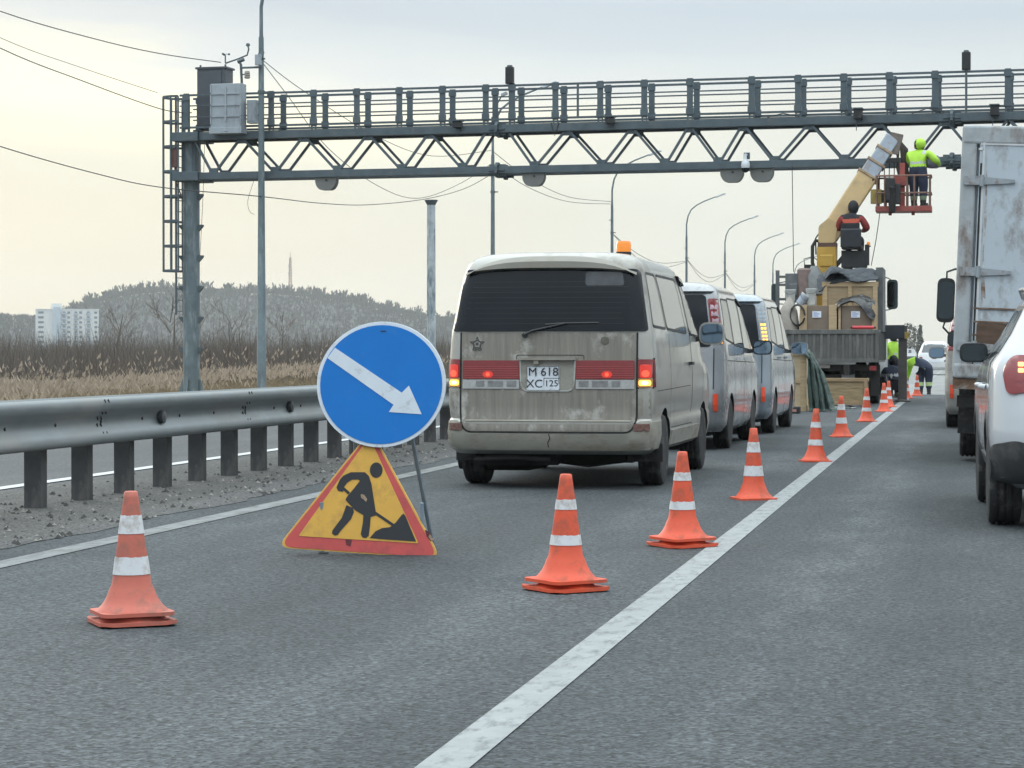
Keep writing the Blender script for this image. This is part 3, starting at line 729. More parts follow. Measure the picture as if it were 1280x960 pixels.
# weather station arm
c = eq('weather_station', 'weather station arm with cup anemometer above the cabinets', 'weather station', 296, 100, dy=.3)
z0 = 0; q = lambda px, py: ((px-296)*S_, 0, (100-py)*S_)
m = MB(); m.tube([q(297, 160), q(297, 100), q(296, 80), q(293, 76)], .035, 6); m.tube([q(297, 92), q(304, 92), q(304, 97)], .02, 6); m.tube([q(276, 78), q(293, 73), q(304, 69), q(306, 62), q(305, 58)], .022, 6); m.tube([q(297, 84), q(318, 84)], .03, 6); m.tube([q(292, 77), q(300, 74)], .05, 6); m.build('arm', STEEL, c)
m = MB(); m.tube([q(276, 78), q(276, 68)], .018, 6)
for a in range(3):
    x, y = math.cos(a*2.1+.2)*.1, math.sin(a*2.1+.2)*.1; o = Vector(q(276, 67)); m.tube([o, o+Vector((x, y, 0))], .008, 4); m.lathe([(.0, -.035), (.03, -.02), (.035, .01), (0, .03)], 8, o+Vector((x, y, 0)))
m.build('anemometer', STEEL, c)
m = MB(); m.lathe([(.055, 0), (.08, .02), (.08, .05), (.055, .06), (.08, .08), (.08, .11), (.055, .12), (.08, .14), (.06, .2)], 12, q(304, 97)); m.build('radiation_shield', mat('beige_shield', (.36, .32, .28), .6), c)
m = MB(); m.lathe([(.0, 0), (.06, .02), (.05, .08), (0, .1)], 10, q(305, 59)); m.build('sensor_head', STEEL, c)
# hanging detector boxes: rounded-bottom panels
det = None
DETM = mat('detector_grey', (.17, .175, .165), .6, .1, .1, 4)
for px, w, lab in ((407, 28, 'leftmost rounded grey detector box hanging under the gantry beam'), (666.5, 27, 'rounded grey detector box under the splice left of the crane boom'), (914.5, 27, 'grey detector box hanging left of the white dome camera'), (952, 28, 'grey detector box hanging right of the white dome camera')):
    p = gp(px, 200); loc = (p.x, GY+.1, zb-.095)
    if det is None:
        det = thing('traffic_detector', lab, 'detector', loc, group='detector boxes hanging under the gantry')
        out = rpoly([(-.29, 0), (.29, 0), (.29, -.17), (.18, -.34), (-.18, -.34), (-.29, -.17)], [.02, .02, .08, .1, .1, .08])
        m = MB(); m.prism(out, lambda u, v, d: (u, d, v), .12, -.12); m.build('housing', DETM, det, bevel=.01)
        m = MB(); m.box((0, 0, .01), (.4, .1, .03)); m.box((-.12, -.04, .06), (.03, .12, .1)); m.box((.12, -.04, .06), (.03, .12, .1)); m.build('bracket', STEEL, det)
        m = MB(); m.lathe([(.03, 0), (.03, .02)], 10, (.03, -.14, -.08), 'Y'); m.build('lens', BLACKP, det)
    else: clone(det, loc, label=lab)
c = eq('dome_camera', 'white dome camera with black bubble hanging between two detectors', 'camera', 934, 205, dy=-.25)
m = MB(); m.lathe([(.06, .10), (.10, 0.02), (.115, -.05), (.1, -.12)], 16); m.tube([(0, 0, .08), (0, 0, .22), (0, .2, .22)], .035, 8); m.build('camera_body', mat('white_camera_shell', (.62, .65, .68), .4), c, smooth=40)
m = MB(); m.lathe([(.0, -.24), (.05, -.225), (.09, -.18), (.1, -.12), (.0, -.12)], 16); m.build('bubble', GLASS, c, smooth=40)
m = MB(); m.box((0, .2, .20), (.14, .12, .16)); m.build('mount', STEEL, c)
for px, lab in ((638, 'tall black box on the walkway railing near the splice'), (1208, 'tall black box on the walkway railing above the truck')):
    p = gp(px, 110); c = thing('radar_box', lab, 'radar', (p.x, GY-.06, zt+RZ[0]-.02), group='black boxes on the gantry railing')
    m = MB(); m.box((0, 0, .28), (.21, .16, .44)); m.build('housing', BLACKP, c, bevel=.015)
    m = MB(); m.tube([(0, 0, -1.0), (0, 0, .1)], .03, 8); m.box((0, 0, .52), (.12, .1, .05)); m.build('mast', STEEL, c)
cm = None
for px, lab in ((575, 'small camera on the top beam left of the splice'), (765, 'small camera on the top beam left of the boom'), (1074, 'camera box on the top beam just above the boom tip'), (1244, 'camera box on the top beam above the box truck')):
    p = gp(px, 160); big = px > 1000; loc = (p.x, GY-.16, zt+.06)
    c = thing('gantry_camera', lab, 'camera', loc, group='small cameras on the gantry beam')
    m = MB(); m.box((0, -.05, .06), (.20, .3, .16 if not big else .24)); m.build('housing', BLACKP, c, bevel=.01)
    m = MB(); m.box((0, -.05, .2 if big else .165), (.24, .36, .03)); m.build('sun_hood', STEEL, c)
    m = MB(); m.box((0, .08, -.04), (.1, .06, .14))
    if big: m.tube([(-.05, 0, -.06), (-.05, 0, -.34)], .012, 5)
    m.build('mount', STEEL, c)
# small spotlight arm at the splice
c = eq('work_light', 'thin leaning lamp arm on the walkway near the splice', 'lamp', 619, 136, dy=-.05)
m = MB(); m.tube([(0, 0, 0), (.2, 0, .35)], .018, 6); m.build('arm', STEEL, c); m = MB(); m.box((.26, 0, .37), (.16, .1, .07), rot=(0, -.4, 0)); m.build('lamp_head', GALV, c)
# loose cables along the top chord
m = MB()
for a, b_, sag in ((960, 1000, 6), (1140, 1180, 8), (690, 700, -26), (330, 352, 4)):
    pa, pb = gp(a, 152), gp(b_, 150); z0 = zt+.12
    m.tube([(pa.x, GY-.1, z0), ((pa.x+pb.x)/2, GY-.14, z0+sag*S_*.6), (pb.x, GY-.1, z0)], .012, 4)
m.build('loose_cable', BLACKP, t, loc=-OFF)
for o in [o for o in COL.objects if o not in before_gantry and o.parent is None]:
    v = Matrix.Rotation(GPHI, 3, 'Z') @ (o.location-Vector((GXL, GY, 0))); o.location = v+Vector((GXL, GY, 0)); o.rotation_euler.z += GPHI
# ================================================================== LAMP POSTS and overhead wires
LX = P(327, 440, 61.5).x
ys = []
for px in (327, 616, 765, 858, 906, 943, 966): d = ray(px, 441); ys.append(LX*d.y/d.x)
print('poles', LX, ys)
ys += [ys[-1]+30*k for k in range(1, 12)]
pr = None
def lamp_tops(base, name, label, first):
    pass
labs = ['nearest lamp post, rising past the gantry cabinets', 'second lamp post, behind the gantry splice', 'third lamp post, rising above the beige van roof']
for k, y in enumerate(ys):
    lab = labs[k] if k < 3 else 'distant curved lamp post, number %d of the row counted away from the gantry' % (k+1)
    lab = lab if k < 3 else ['fourth lamp post in the row, above the second van', 'fifth lamp post, left of the crane truck', 'sixth lamp post, left of the crane truck', 'seventh lamp post, just left of the truck load'][k-3] if k < 7 else 'faint far lamp post at the end of the row beyond the truck'
    loc = (LX, y, -.4+(.55 if k == 0 else 0))
    if pr is None:
        pr = thing('street_lamp', lab, 'street lamp', loc, group='street lamps along the far roadside')
        m = MB(); m.lathe([(.125, -.55), (.125, 1.6), (.115, 1.62), (.085, 6), (.07, 9.4)], 14); m.build('pole', POLE, pr, smooth=40)
        m = MB(); arc = [(0, 0, 9.3), (0, 0, 10.2), (.10, 0, 10.75), (.32, 0, 11.2), (.7, 0, 11.5), (1.2, 0, 11.75), (2.0, 0, 12.05)]; m.tube(arc, [.055, .05, .048, .045, .042, .04, .035], 8); m.build('arm', POLE, pr, smooth=40)
        m = MB(); m.box((2.3, 0, 12.14), (.75, .2, .1), rot=(0, -.36, 0), taper=.7); m.build('lamp_head', GALV, pr, bevel=.02)
        m = MB(); m.lathe([(.1, 7.9), (.1, 7.98)], 10); m.box((.12, 0, 7.94), (.18, .04, .04)); m.box((-.08, -.1, 8.6), (.14, .04, .04)); m.build('wire_clamp', STEEL, pr)
    else: clone(pr, loc, label=lab)
# small grey box strapped to the nearest post
p = P(319, 76, 61.4); c = thing('pole_box', 'small pale box strapped to the nearest lamp post', 'junction box', (LX+.0, 61.4, p.z), group=None)
m = MB(); m.box((0, -.17, 0), (.16, .12, .28)); m.build('housing', GREYC, c, bevel=.01); m = MB(); m.lathe([(.112, .05), (.112, .08)], 12, (0, .1, 0)); m.build('strap', STEEL, c)
m = MB(); m.tube([(.0, -.2, .14), (.1, -.2, .3), (.16, -.15, .2), (.05, -.12, -.05)], .008, 5); m.build('cable', BLACKP, c)
# bare post with a flared head
p = P(539, 250, 84); c = thing('steel_post', 'pale weathered steel post with flared head behind the guardrail', 'post', (p.x, 84, -.6))
H = p.z+.6
m = MB(); m.lathe([(.165, 0), (.15, H-.32), (.15, H-.16)], 18, mi=0); m.build('shaft', mat('whitewashed_post', (.42, .46, .48), .7, .1, .2, 3, dirt=((.14, .18, .21), .52, 5, (1, 1, .3))), c, smooth=40)
m = MB(); m.lathe([(.15, H-.18), (.24, H-.02), (.24, H)], 18); m.build('flared_head', STEEL, c, smooth=30)
m = MB(); m.box((0, 0, .03), (.6, .6, .06)); m.build('base_plate', STEEL, c)
WIRE = mat('black_cable', (.03, .03, .035), .6)
def wire(name, label, pts, r=.013, sub=6):
    pts = [Vector(p) for p in pts]; o = []
    for i in range(len(pts)-1):                            # Catmull-Rom
        a, b_, c_, d_ = pts[max(i-1, 0)], pts[i], pts[i+1], pts[min(i+2, len(pts)-1)]
        for j in range(sub):
            u = j/sub; o.append(.5*((2*b_)+(c_-a)*u+(2*a-5*b_+4*c_-d_)*u*u+(3*b_-a-3*c_+d_)*u**3))
    o.append(pts[-1]); org = o[0].copy()
    m = MB(); m.tube([p-org for p in o], r, 5); x = m.build(name, WIRE, loc=org); return tag(x, label, 'cable', 'overhead cables')
wire('overhead_cable', 'topmost overhead cable at upper left ending by the weather station', [P(-160, -50, 48), P(0, 14, 52), P(120, 49, 57), P(200, 67, 60), P(276, 78, 62.4)])
wire('overhead_cable', 'thinner of the two cables running to the ladder cage top', [P(-160, -35, 48), P(0, 47, 53), P(100, 84, 58), P(197, 116, 62)], .008)
wire('overhead_cable', 'lower of the two cables running to the ladder cage', [P(-160, -25, 48), P(0, 60, 53), P(100, 100, 58), P(200, 136, 61.6), P(240, 141, 62.2)])
wire('overhead_cable', 'long lowest cable crossing the gantry column and first lamp post', [P(-160, 128, 46), P(0, 183, 50), P(120, 217, 55), P(200, 234, 58.5), P(325, 245.5, 61.3), P(400, 254, 70), P(460, 256, 78), P(530, 249, 87), P(580, 236, 92), P(614, 218, ys[1])])
wire('overhead_cable', 'steeper cable falling right from the first lamp post top', [P(325, 74, 61.4), P(360, 120, 64), P(410, 185, 70), P(470, 231, 79), P(520, 248, 85), P(570, 232, 91), P(614, 205, ys[1])], .011)
wire('overhead_cable', 'flatter cable behind the truss from first to second lamp post', [P(327, 74, 61.4), P(380, 114, 66), P(470, 170, 76), P(540, 195, 85), P(614, 188, ys[1])], .011)
wire('overhead_cable', 'upper cable from second to third lamp post', [P(617, 190, ys[1]), P(660, 222, 103), P(710, 246, 116), P(764, 252, ys[2])], .014)
wire('overhead_cable', 'lower cable from second to third lamp post', [P(617, 205, ys[1]), P(660, 234, 103), P(710, 252, 116), P(764, 255, ys[2])], .014)
for i, (a, b_) in enumerate((((764, 252), (858, 288)), ((858, 290), (906, 332)), ((906, 331), (943, 345)))):
    Y0, Y1 = ys[2+i], ys[3+i]
    pa, pb = Vector((LX, Y0, 7.5)), Vector((LX, Y1, 7.5))
    for s_, lab in ((1.6, 'upper'), (2.2, 'lower')):
        wire('overhead_cable', '%s sagging cable between the %s lamp posts' % (lab, ['third and fourth', 'fourth and fifth', 'fifth and sixth'][i]), [pa, pa.lerp(pb, .3)-Vector((0, 0, s_*.85*.5)), pa.lerp(pb, .6)-Vector((0, 0, s_*.5)), pb-Vector((0, 0, .1*s_))], .016)
wire('hanging_cord', 'thin cord dangling from the gantry left end', [P(256, 165, 62.1), P(254, 240, 62.1), P(250, 320, 62.1)], .007)
wire('hanging_cord', 'short curled cord hanging beside the first lamp post', [P(318, 224, 61.2), P(310, 250, 61.2), P(312, 264, 61.2), P(318, 268, 61.2)], .006)
wire('hanging_cord', 'thin rope hanging below the red work basket', [P(1100, 265, 59.5), P(1095, 300, 59.5), P(1089, 332, 59.5)], .01)
# ================================================================== VEHICLES
def interp(tab, z):
    if z <= tab[0][0]: return tab[0][1:]
    for a, b_ in zip(tab, tab[1:]):
        if z <= b_[0]:
            t = (z-a[0])/max(1e-9, b_[0]-a[0]); return tuple(u+(v-u)*t for u, v in zip(a[1:], b_[1:]))
    return tab[-1][1:]
class Hull:
    """car body as stacked rounded plan outlines; rows (z, half width, rear y, front y, corner radius)"""
    def __init__(s, tab, bow=.05): s.tab = tab; s.bow = bow
    def side(s, sg):
        def f(y, z, off):
            w, r, fr, rc = interp(s.tab, z)
            x = w
            k = r+s.bow+rc
            if y < k and rc > 0: x = w-rc+math.sqrt(max(0, rc*rc-(min(rc, k-y))**2))
            k = fr-rc
            if y > k and rc > 0: x = w-rc+math.sqrt(max(0, rc*rc-(min(rc, y-k))**2))
            return (sg*(x+off), y, z)
        return f
    def rear(s, u, z, off):
        w, r, fr, rc = interp(s.tab, z)
        y = r+s.bow*(abs(u)/w)**2.0
        if abs(u) > w-rc and rc > 0:
            t = min(1, (abs(u)-(w-rc))/rc); y += rc*(1-math.sqrt(max(0, 1-t*t)))
        return (u, y-off, z)
    def front(s, u, z, off):
        w, r, fr, rc = interp(s.tab, z); return (u, fr-.08*(abs(u)/w)**2+off, z)
    def body(s, name, m, parent, wells=(), well_r=.36, dz=None, wheel_z=.31, under=None, depth=.28):
        n = 6; b = MB(); zs = []
        for a, c in zip(s.tab, s.tab[1:]):
            k = max(1, int(math.ceil((c[0]-a[0])/.07))); zs += [a[0]+(c[0]-a[0])*j/k for j in range(k)]
        zs.append(s.tab[-1][0]); N = None
        for z in zs:
            w, r, fr, rc = interp(s.tab, z); ring = []
            us = [-(w-rc)+2*(w-rc)*j/8 for j in range(9)]
            ring += [s.rear(u, z, 0) for u in us]
            ring += [s.rear(w-rc+rc*math.sin(a*math.pi/2/n), z, 0) for a in range(1, n+1)]
            y0, y1 = r+s.bow+rc, fr-rc
            ring += [(w, y0+(y1-y0)*j/10, z) for j in range(1, 10)]
            fs_ = [s.side(1)(y1+rc*math.sin(a*math.pi/2/n), z, 0) for a in range(0, n)]
            ring += fs_
            fx = [w-rc-2*(w-rc)*j/6 for j in range(7)]
            ring += [(u, fr, z) for u in fx]
            ring += [(-p[0], p[1], p[2]) for p in reversed(fs_)]
            ring += [(-w, y1+(y0-y1)*j/10, z) for j in range(1, 10)]
            ring += [s.rear(-(w-rc+rc*math.sin(a*math.pi/2/n)), z, 0) for a in range(n, 0, -1)]
            N = len(ring); b.v += [tuple(p) for p in ring]
        for i in range(len(zs)-1):
            for k in range(N): b.f.append((i*N+k, i*N+(k+1) % N, (i+1)*N+(k+1) % N, (i+1)*N+k)); b.m.append(0)
        b.f.append(tuple(range(N-1, -1, -1))); b.m.append(1); b.f.append(tuple((len(zs)-1)*N+k for k in range(N))); b.m.append(0)
        o = b.build(name, [m, under or UNDER], parent, smooth=38)
        if wells:
            cu = MB()
            for y in wells:
                for sg in (-1, 1):
                    w = interp(s.tab, .6)[0]; x0, x1 = sorted((sg*(w-depth), sg*(w+.2)))
                    cu.lathe([(well_r, x0), (well_r, x1)], 32, (0, y, wheel_z), 'X')
            c = cu.build('cut', [UNDER]); c.parent = None
            if parent: c.matrix_world = Matrix.Translation((0, 0, 0))
            par = o.parent; o.parent = None
            md = o.modifiers.new('well', 'BOOLEAN'); md.operation = 'DIFFERENCE'; md.object = c; md.solver = 'EXACT'; md.material_mode = 'TRANSFER'
            me = baked(o); o.modifiers.clear(); old = o.data; o.data = me; o.parent = par
            COL.objects.unlink(c); bpy.data.objects.remove(c)
            me.polygons.foreach_set('use_smooth', [True]*len(me.polygons)); me.set_sharp_from_angle(angle=R(38)); me.name = name
        return o
def wheel(parent, x, y, z, r=.31, w=.19, rim=RIM, grooves=True, n=28):
    sg = 1 if x > 0 else -1
    m = MB(); h = w/2
    pr = [(r*.62, -h*.95), (r*.8, -h), (r*.95, -h*.92), (r, -h*.7)]
    if grooves:
        for g in (-.42, 0, .42): pr += [(r, h*(g-.09)), (r-.012, h*(g-.07)), (r-.012, h*(g+.07)), (r, h*(g+.09))]
    pr += [(r, h*.7), (r*.95, h*.92), (r*.8, h), (r*.62, h*.95)]
    m.lathe(pr, n, (0, 0, 0), 'X'); o = m.build('wheel', RUBBER, parent, smooth=35, loc=(x, y, z))
    m = MB(); k = sg*h*.72
    m.lathe(sorted([(r*.64, k*.6), (r*.64, k), (r*.60, k*1.1), (r*.56, k*.7), (.001, k*.8)], key=lambda q: 0) if sg > 0 else [(.001, k*.8), (r*.56, k*.7), (r*.60, k*1.1), (r*.64, k), (r*.64, k*.6)], 24, (0, 0, 0), 'X')
    for a in range(5):
        t = a*2*math.pi/5; m.bar((k*.98, .05*math.cos(t), .05*math.sin(t)), (k*1.02, r*.57*math.cos(t), r*.57*math.sin(t)), .07, .03, up=(1, 0, 0))
    m.lathe([(.05, k*1.0-.01), (.05, k*1.0+.012)], 12, (0, 0, 0), 'X'); m.build('rim', rim, o, smooth=35)
    return o
def seal(parent, o, sf, w=.022):
    q = MB(); strip(q, rpoly(o, .06), sf, w, .006, closed=True); q.build('window_seal', BLACKP, parent)
def strip(b, pts, f, w, off=.003, mi=0, closed=False):
    """thin line laid on a surface (door gaps, trims)"""
    n = len(pts)
    for i in range(n if closed else n-1):
        a, c = Vector(pts[i]), Vector(pts[(i+1) % n]); d = c-a; L_ = d.length
        if L_ < 1e-6: continue
        k = max(1, int(L_/.12)); nrm = Vector((-d.y, d.x))/L_*w/2; dd = d/L_*w*.4
        a2, c2 = a-dd, c+dd
        for j in range(k):
            p, q = a2.lerp(c2, j/k), a2.lerp(c2, (j+1)/k)
            vs = [f(*(p+nrm), off), f(*(q+nrm), off), f(*(q-nrm), off), f(*(p-nrm), off)]
            A, B, C_ = (Vector(x) for x in vs[:3]); dn = Vector(f(p.x, p.y, off+.01))-Vector(f(p.x, p.y, off))
            b.add(vs, [(0, 1, 2, 3) if (B-A).cross(C_-A).dot(dn) > 0 else (3, 2, 1, 0)], mi)
def mirror_part(parent, x, y, z, w=.2, h=.15, paint=BLACKP, tall=False, stalk=None, rot=0, glass=None):
    sg = 1 if x > 0 else -1
    m = MB(); out = rpoly(rect(-w/2, -h/2, w/2, h/2), min(w, h)*.38)
    m.prism(out, lambda u, v, d: (u, d, v), 0, .035)
    ins = [(u*.8, v*.8) for u, v in out]; k = len(m.v); n = len(out)
    m.v += [(u, .035, v) for u, v in out]+[(u*.75, .13, v*.75) for u, v in out]
    for i in range(n): m.f.append((k+i, k+(i+1) % n, k+n+(i+1) % n, k+n+i)); m.m.append(0)
    m.f.append(tuple(k+n+i for i in range(n))); m.m.append(0)
    o = m.build('wing_mirror', paint, parent, smooth=40, loc=(x, y, z), rot=(0, 0, rot))
    m = MB(); m.prism([(u*.86, v*.84) for u, v in out], lambda u, v, d: (u, -d, v), .001, .006); m.build('mirror_glass', glass or MIRROR, o)
    m = MB()
    if stalk:
        for s_ in stalk: m.tube(s_, .014, 6)
    else: m.bar((-sg*w*.35, .05, -h*.2), (-sg*(w*.5+.14), .03, -h*.35), .06, .05)
    m.build('mirror_arm', BLACKP, o); return o
def plate(parent, f, x, z, w=.29, h=.17, lines=None, name='licence_plate'):
    m = MB(); m.prism(rpoly(rect(x-w/2, z-h/2, x+w/2, z+h/2), .012), lambda u, v, d: (u, f(u, v, 0)[1]-d, v), .002, .012)
    o = m.build(name, mat('plate_white', (.62, .66, .70), .5, 0, .08, 30, dirt=((.38, .38, .36), .25, 20, (1, 1, 1))), parent)
    y = f(x, z, 0)[1]-.0125
    m = MB(); t_ = .004
    fr = [(x-w/2+.004, z-h/2+.004), (x+w/2-.004, z-h/2+.004), (x+w/2-.004, z+h/2-.004), (x-w/2+.004, z+h/2-.004)]
    strip(m, fr, lambda u, v, d: (u, y-d, v), t_, .0006, closed=True)
    if lines: strip(m, [(x+w*.03, z-h/2), (x+w*.03, z-.002), (x+w/2, z-.002)], lambda u, v, d: (u, y-d, v), t_, .0006)
    m.build('plate_border', BLACKP, o)
    for body, px, pz, sz in (lines or []):
        me = text_mesh(body, sz); q = bpy.data.objects.new('plate_text', me); COL.objects.link(q); q.parent = o; q.location = (px, y-.0012, pz); q.rotation_euler = (R(90), 0, 0); me.materials.append(BLACKP)
    return o
# ------------------------------------------------------------------ the beige van
DIRTC = (.165, .150, .125)
VANP = mat('beige_van_paint', (.37, .36, .325), .34, .25, .06, 3, coat=.55, dirt=(DIRTC, .34, 1.4, (1, .5, 1)))
VANR = mat('road_grime_on_beige', (.20, .184, .155), .62, 0, .22, 9, stretch=(3.2, 1, .16), dirt=((.48, .46, .42), .24, 5, (1, 1, .8)))
VANB = mat('grimy_beige_bumper', (.29, .275, .235), .5, .1, .14, 3, stretch=(1, 1, 2), dirt=((.20, .175, .135), .42, 3, (1, 1, 2.4)), coat=.15)
def van():
    gl, gr = G(598, 606), G(822, 606)
    cx, y0 = -3.50, gr.y-.95
    t = thing('beige_van', 'dirty beige van with amber roof beacon, hazard lights on, nearest behind the road sign', 'van', (cx, y0, 0), (0, 0, R(-.4)))
    tab = [(.30, .79, .10, 4.40, .14), (.345, .84, .03, 4.5, .14), (.46, .86, .0, 4.58, .16), (.575, .858, .0, 4.58, .16), (.605, .848, .035, 4.55, .15), (.72, .862, .035, 4.54, .15), (.85, .866, .04, 4.5, .15),
           (1.0, .866, .045, 4.36, .15), (1.1, .86, .05, 4.0, .15), (1.3, .846, .06, 3.74, .14), (1.36, .84, .065, 3.68, .14), (1.7, .785, .125, 3.2, .14), (1.88, .745, .165, 2.95, .14), (1.94, .72, .185, 2.85, .14),
           (1.99, .675, .22, 2.72, .16), (2.025, .60, .30, 2.6, .2), (2.045, .48, .45, 2.4, .25), (2.052, .3, .7, 2.1, .2)]
    H = Hull(tab, .05); rf = H.rear; sr, sl = H.side(1), H.side(-1)
    wy = (.95, 3.93); body = H.body('body', VANP, t, wy, .365, wheel_z=.32)
    for y in wy:
        for s_ in (-1, 1): wheel(t, s_*.755, y, .315, .315, .2)
    # tailgate skin carries the road grime
    gate = MB(); gate.patch(rpoly([(-.695, .50), (.695, .50), (.725, .62), (.725, 1.345), (-.725, 1.345), (-.725, .62)], [.1, .1, .05, .02, .02, .05]), rf, .006, 0, .09, .012)
    tg = gate.build('tailgate', VANR, t, smooth=40)
    g = MB(); g.patch([(-.69, .585), (.69, .585), (.70, .60), (-.70, .60)], rf, .012, 0, .1); g.build('tailgate_crease', VANB, tg)
    g = MB(); strip(g, rpoly([(-.735, 1.34), (-.735, .60), (-.69, .49), (.69, .49), (.735, .60), (.735, 1.34)], [0, .05, .1, .1, .05, 0]), rf, .014, .0075)
    g2 = [(-.26, 1.115), (-.26, 1.15), (.30, 1.15), (.30, 1.115)]; strip(g, rpoly(g2, [0, .02, .02, 0]), rf, .006, .008)
    g.build('tailgate_gap', SEAM, tg)
    # quarter skins outside the gate
    for s_ in (-1, 1):
        q = MB(); q.patch([(s_*.742, .61), (s_*.842, .61), (s_*.842, .855), (s_*.742, .855)], rf, .004, 0, .06); q.build('rear_corner_panel', VANB if s_ > 0 else VANR, t, smooth=50)
    # bumper
    q = MB(); q.patch(rpoly([(-.85, .335), (.85, .335), (.85, .59), (.752, .59), (.70, .475), (-.70, .475), (-.752, .59), (-.85, .59)], [.03, .03, .02, .02, .08, .08, .02, .02]), rf, .022, 0, .08, .03)
    for s_ in (-1, 1): q.patch([(.03+.1, .34), (.60, .34), (.60, .58), (.13, .58)], H.side(s_), .012, 0, .1, .02)
    bp = q.build('rear_bumper', VANB, t, smooth=45)
    q = MB(); strip(q, [(.02, .475), (.03, .44), (.01, .40), (.015, .365)], rf, .007, .026); q.build('bumper_crack', SEAM, bp)
    for s_ in (-1, 1):
        q = MB(); q.patch(rpoly(rect(s_*.775-.062, .505, s_*.775+.062, .565), .01), rf, .028, 0, .05); q.build('bumper_reflector', mat('faded_reflector', (.15, .075, .06), .5, 0, .2, 30), bp)
    q = MB(); q.box((-.32, .55, .27), (.7, .35, .12), rot=(.1, 0, 0)); q.lathe([(.11, -.5), (.12, -.3), (.12, .1), (.1, .2)], 14, (-.4, .85, .24), 'X'); q.tube([(-.6, .3, .28), (-.62, .12, .25), (-.3, .14, .27), (.0, .16, .25)], .02, 8); q.box((.35, 1.2, .28), (.5, .8, .16)); q.box((0, 2.3, .30), (1.1, 3.2, .14))
    q.tube([(.55, .9, .25), (.2, .95, .2), (-.6, .95, .3)], .05, 8); q.build('underbody', UNDER, t)
    for s_ in (-1, 1):
        q = MB(); q.box((s_*.73, .60, .30), (.30, .02, .16)); q.build('mud_flap', RUBBER, t)
    # rear window with ceramic border, spoiler above
    q = MB(); q.patch(rpoly([(-.818, 1.355), (.818, 1.355), (.735, 1.89), (-.735, 1.89)], [.03, .03, .05, .05]), rf, .016, 0, .05, .022)
    rw = q.build('rear_window', GLASS, t, smooth=50)
    q = MB(); q.patch(rpoly([(.30, 1.745), (.62, 1.745), (.60, 1.865), (.30, 1.865)], .03), rf, .0185, 0, .06); q.build('window_sticker', mat('smoky_film', (.05, .055, .06), .25, 0, .4, 6), rw)
    q = MB()
    for k in range(9): z = 1.42+k*.045; strip(q, [(-.73+.02*k*.6, z), (.73-.02*k*.6, z)], rf, .0022, .0172)
    q.build('heater_line', mat('heater_line', (.012, .014, .017), .3), rw)
    # spoiler
    q = MB(); n = 16; prof = [(1.885, .015), (1.90, .07), (1.955, .075), (1.995, .02), (2.01, -.10), (2.0, -.2), (1.93, -.06)]
    vs = []
    for i in range(n+1):
        u = -.715+1.43*i/n; k = abs(u)/.715
        for z, o_ in prof:
            zz = z-(.10*k**4+.02*k*k)*(1 if z > 1.9 else .35); p = rf(u*(1 if z < 1.96 else .93), min(zz, 1.93), o_*(1-.25*k**6)); vs.append((p[0], p[1], zz))
    m_ = len(prof); q.add(vs, [(i*m_+k, (i+1)*m_+k, (i+1)*m_+(k+1) % m_, i*m_+(k+1) % m_) for i in range(n) for k in range(m_)]); q.f += [tuple(range(m_)), tuple(n*m_+k for k in range(m_-1, -1, -1))]; q.m += [0, 0]
    q.build('roof_spoiler', mat('spoiler_beige', (.22, .208, .178), .5, .1, .1, 3, dirt=((.2, .18, .14), .3, 3, (1, 1, 1))), t, smooth=40)
    # wiper
    q = MB(); pt = lambda u, z, o=.02: rf(u, z, o); q.tube([pt(-.19, 1.325, .03), pt(-.12, 1.36, .035), pt(.16, 1.425, .035)], [.016, .012, .007], 6); q.tube([pt(-.02, 1.41, .02), pt(.12, 1.422, .02), pt(.42, 1.425, .02)], .009, 5); q.lathe([(.022, 0), (.022, .04)], 10, rf(-.19, 1.32, .035), 'Y'); q.build('rear_wiper', BLACKP, t)
    # lamp clusters: outer lamps on the corners, inner red strips on the gate
    for s_ in (-1, 1):
        q = MB(); q.patch(rpoly(rect(*sorted((s_*.742, s_*.853))[:1], .955, sorted((s_*.742, s_*.853))[1], 1.115), .012), rf, .012, 0, .03, .02)
        if s_ > 0: q.patch([(.20, .875), (.235, .875), (.235, 1.11), (.20, 1.11)], sr, .004, 0, .06)
        lamp = q.build('tail_lamp', RED_L, t, smooth=50)
        q = MB(); q.patch(rpoly(rect(min(s_*.755, s_*.845), .955, max(s_*.755, s_*.845), 1.07), .02), rf, .0165, 0, .03); q.build('brake_light', RED_GLOW, lamp); q = MB(); q.patch(circ(s_*.80, .992, .030, 16), rf, .0185, 0, .03); q.build('brake_bulb', RED_LIT, lamp)
        q = MB(); q.patch(rpoly(rect(min(s_*.742, s_*.853), .875, max(s_*.742, s_*.853), .952), .012), rf, .012, 0, .03, .02); k = q.build('indicator_housing', mat('amber_lens', (.5, .24, .06), .25, 0, .1, 30, coat=.5), lamp)
        q = MB(); a = s_*.795; q.patch(rpoly(rect(a-.046, .888, a+.046, .938), .02), rf, .0175, 0, .03); q.build('indicator_light', AMB_LIT, lamp); q = MB(); q.patch(circ(a, .913, .028, 16, .016), rf, .0195, 0, .03); q.build('indicator_bulb', AMB_CORE, lamp)
        x0, x1 = sorted((s_*.715, s_*.235))
        q = MB(); q.patch(rpoly(rect(x0, .945, x1, 1.105), .012), rf, .016, 0, .06, .02); st = q.build('lamp_strip', RED_L, tg, smooth=50)
        q = MB()
        for k in range(6): z = .958+k*.019; strip(q, [(x0+.01, z), (x1-.01, z)], rf, .005, .0185)
        q.build('lamp_rib', mat('red_lens_rib', (.36, .05, .045), .3), st)
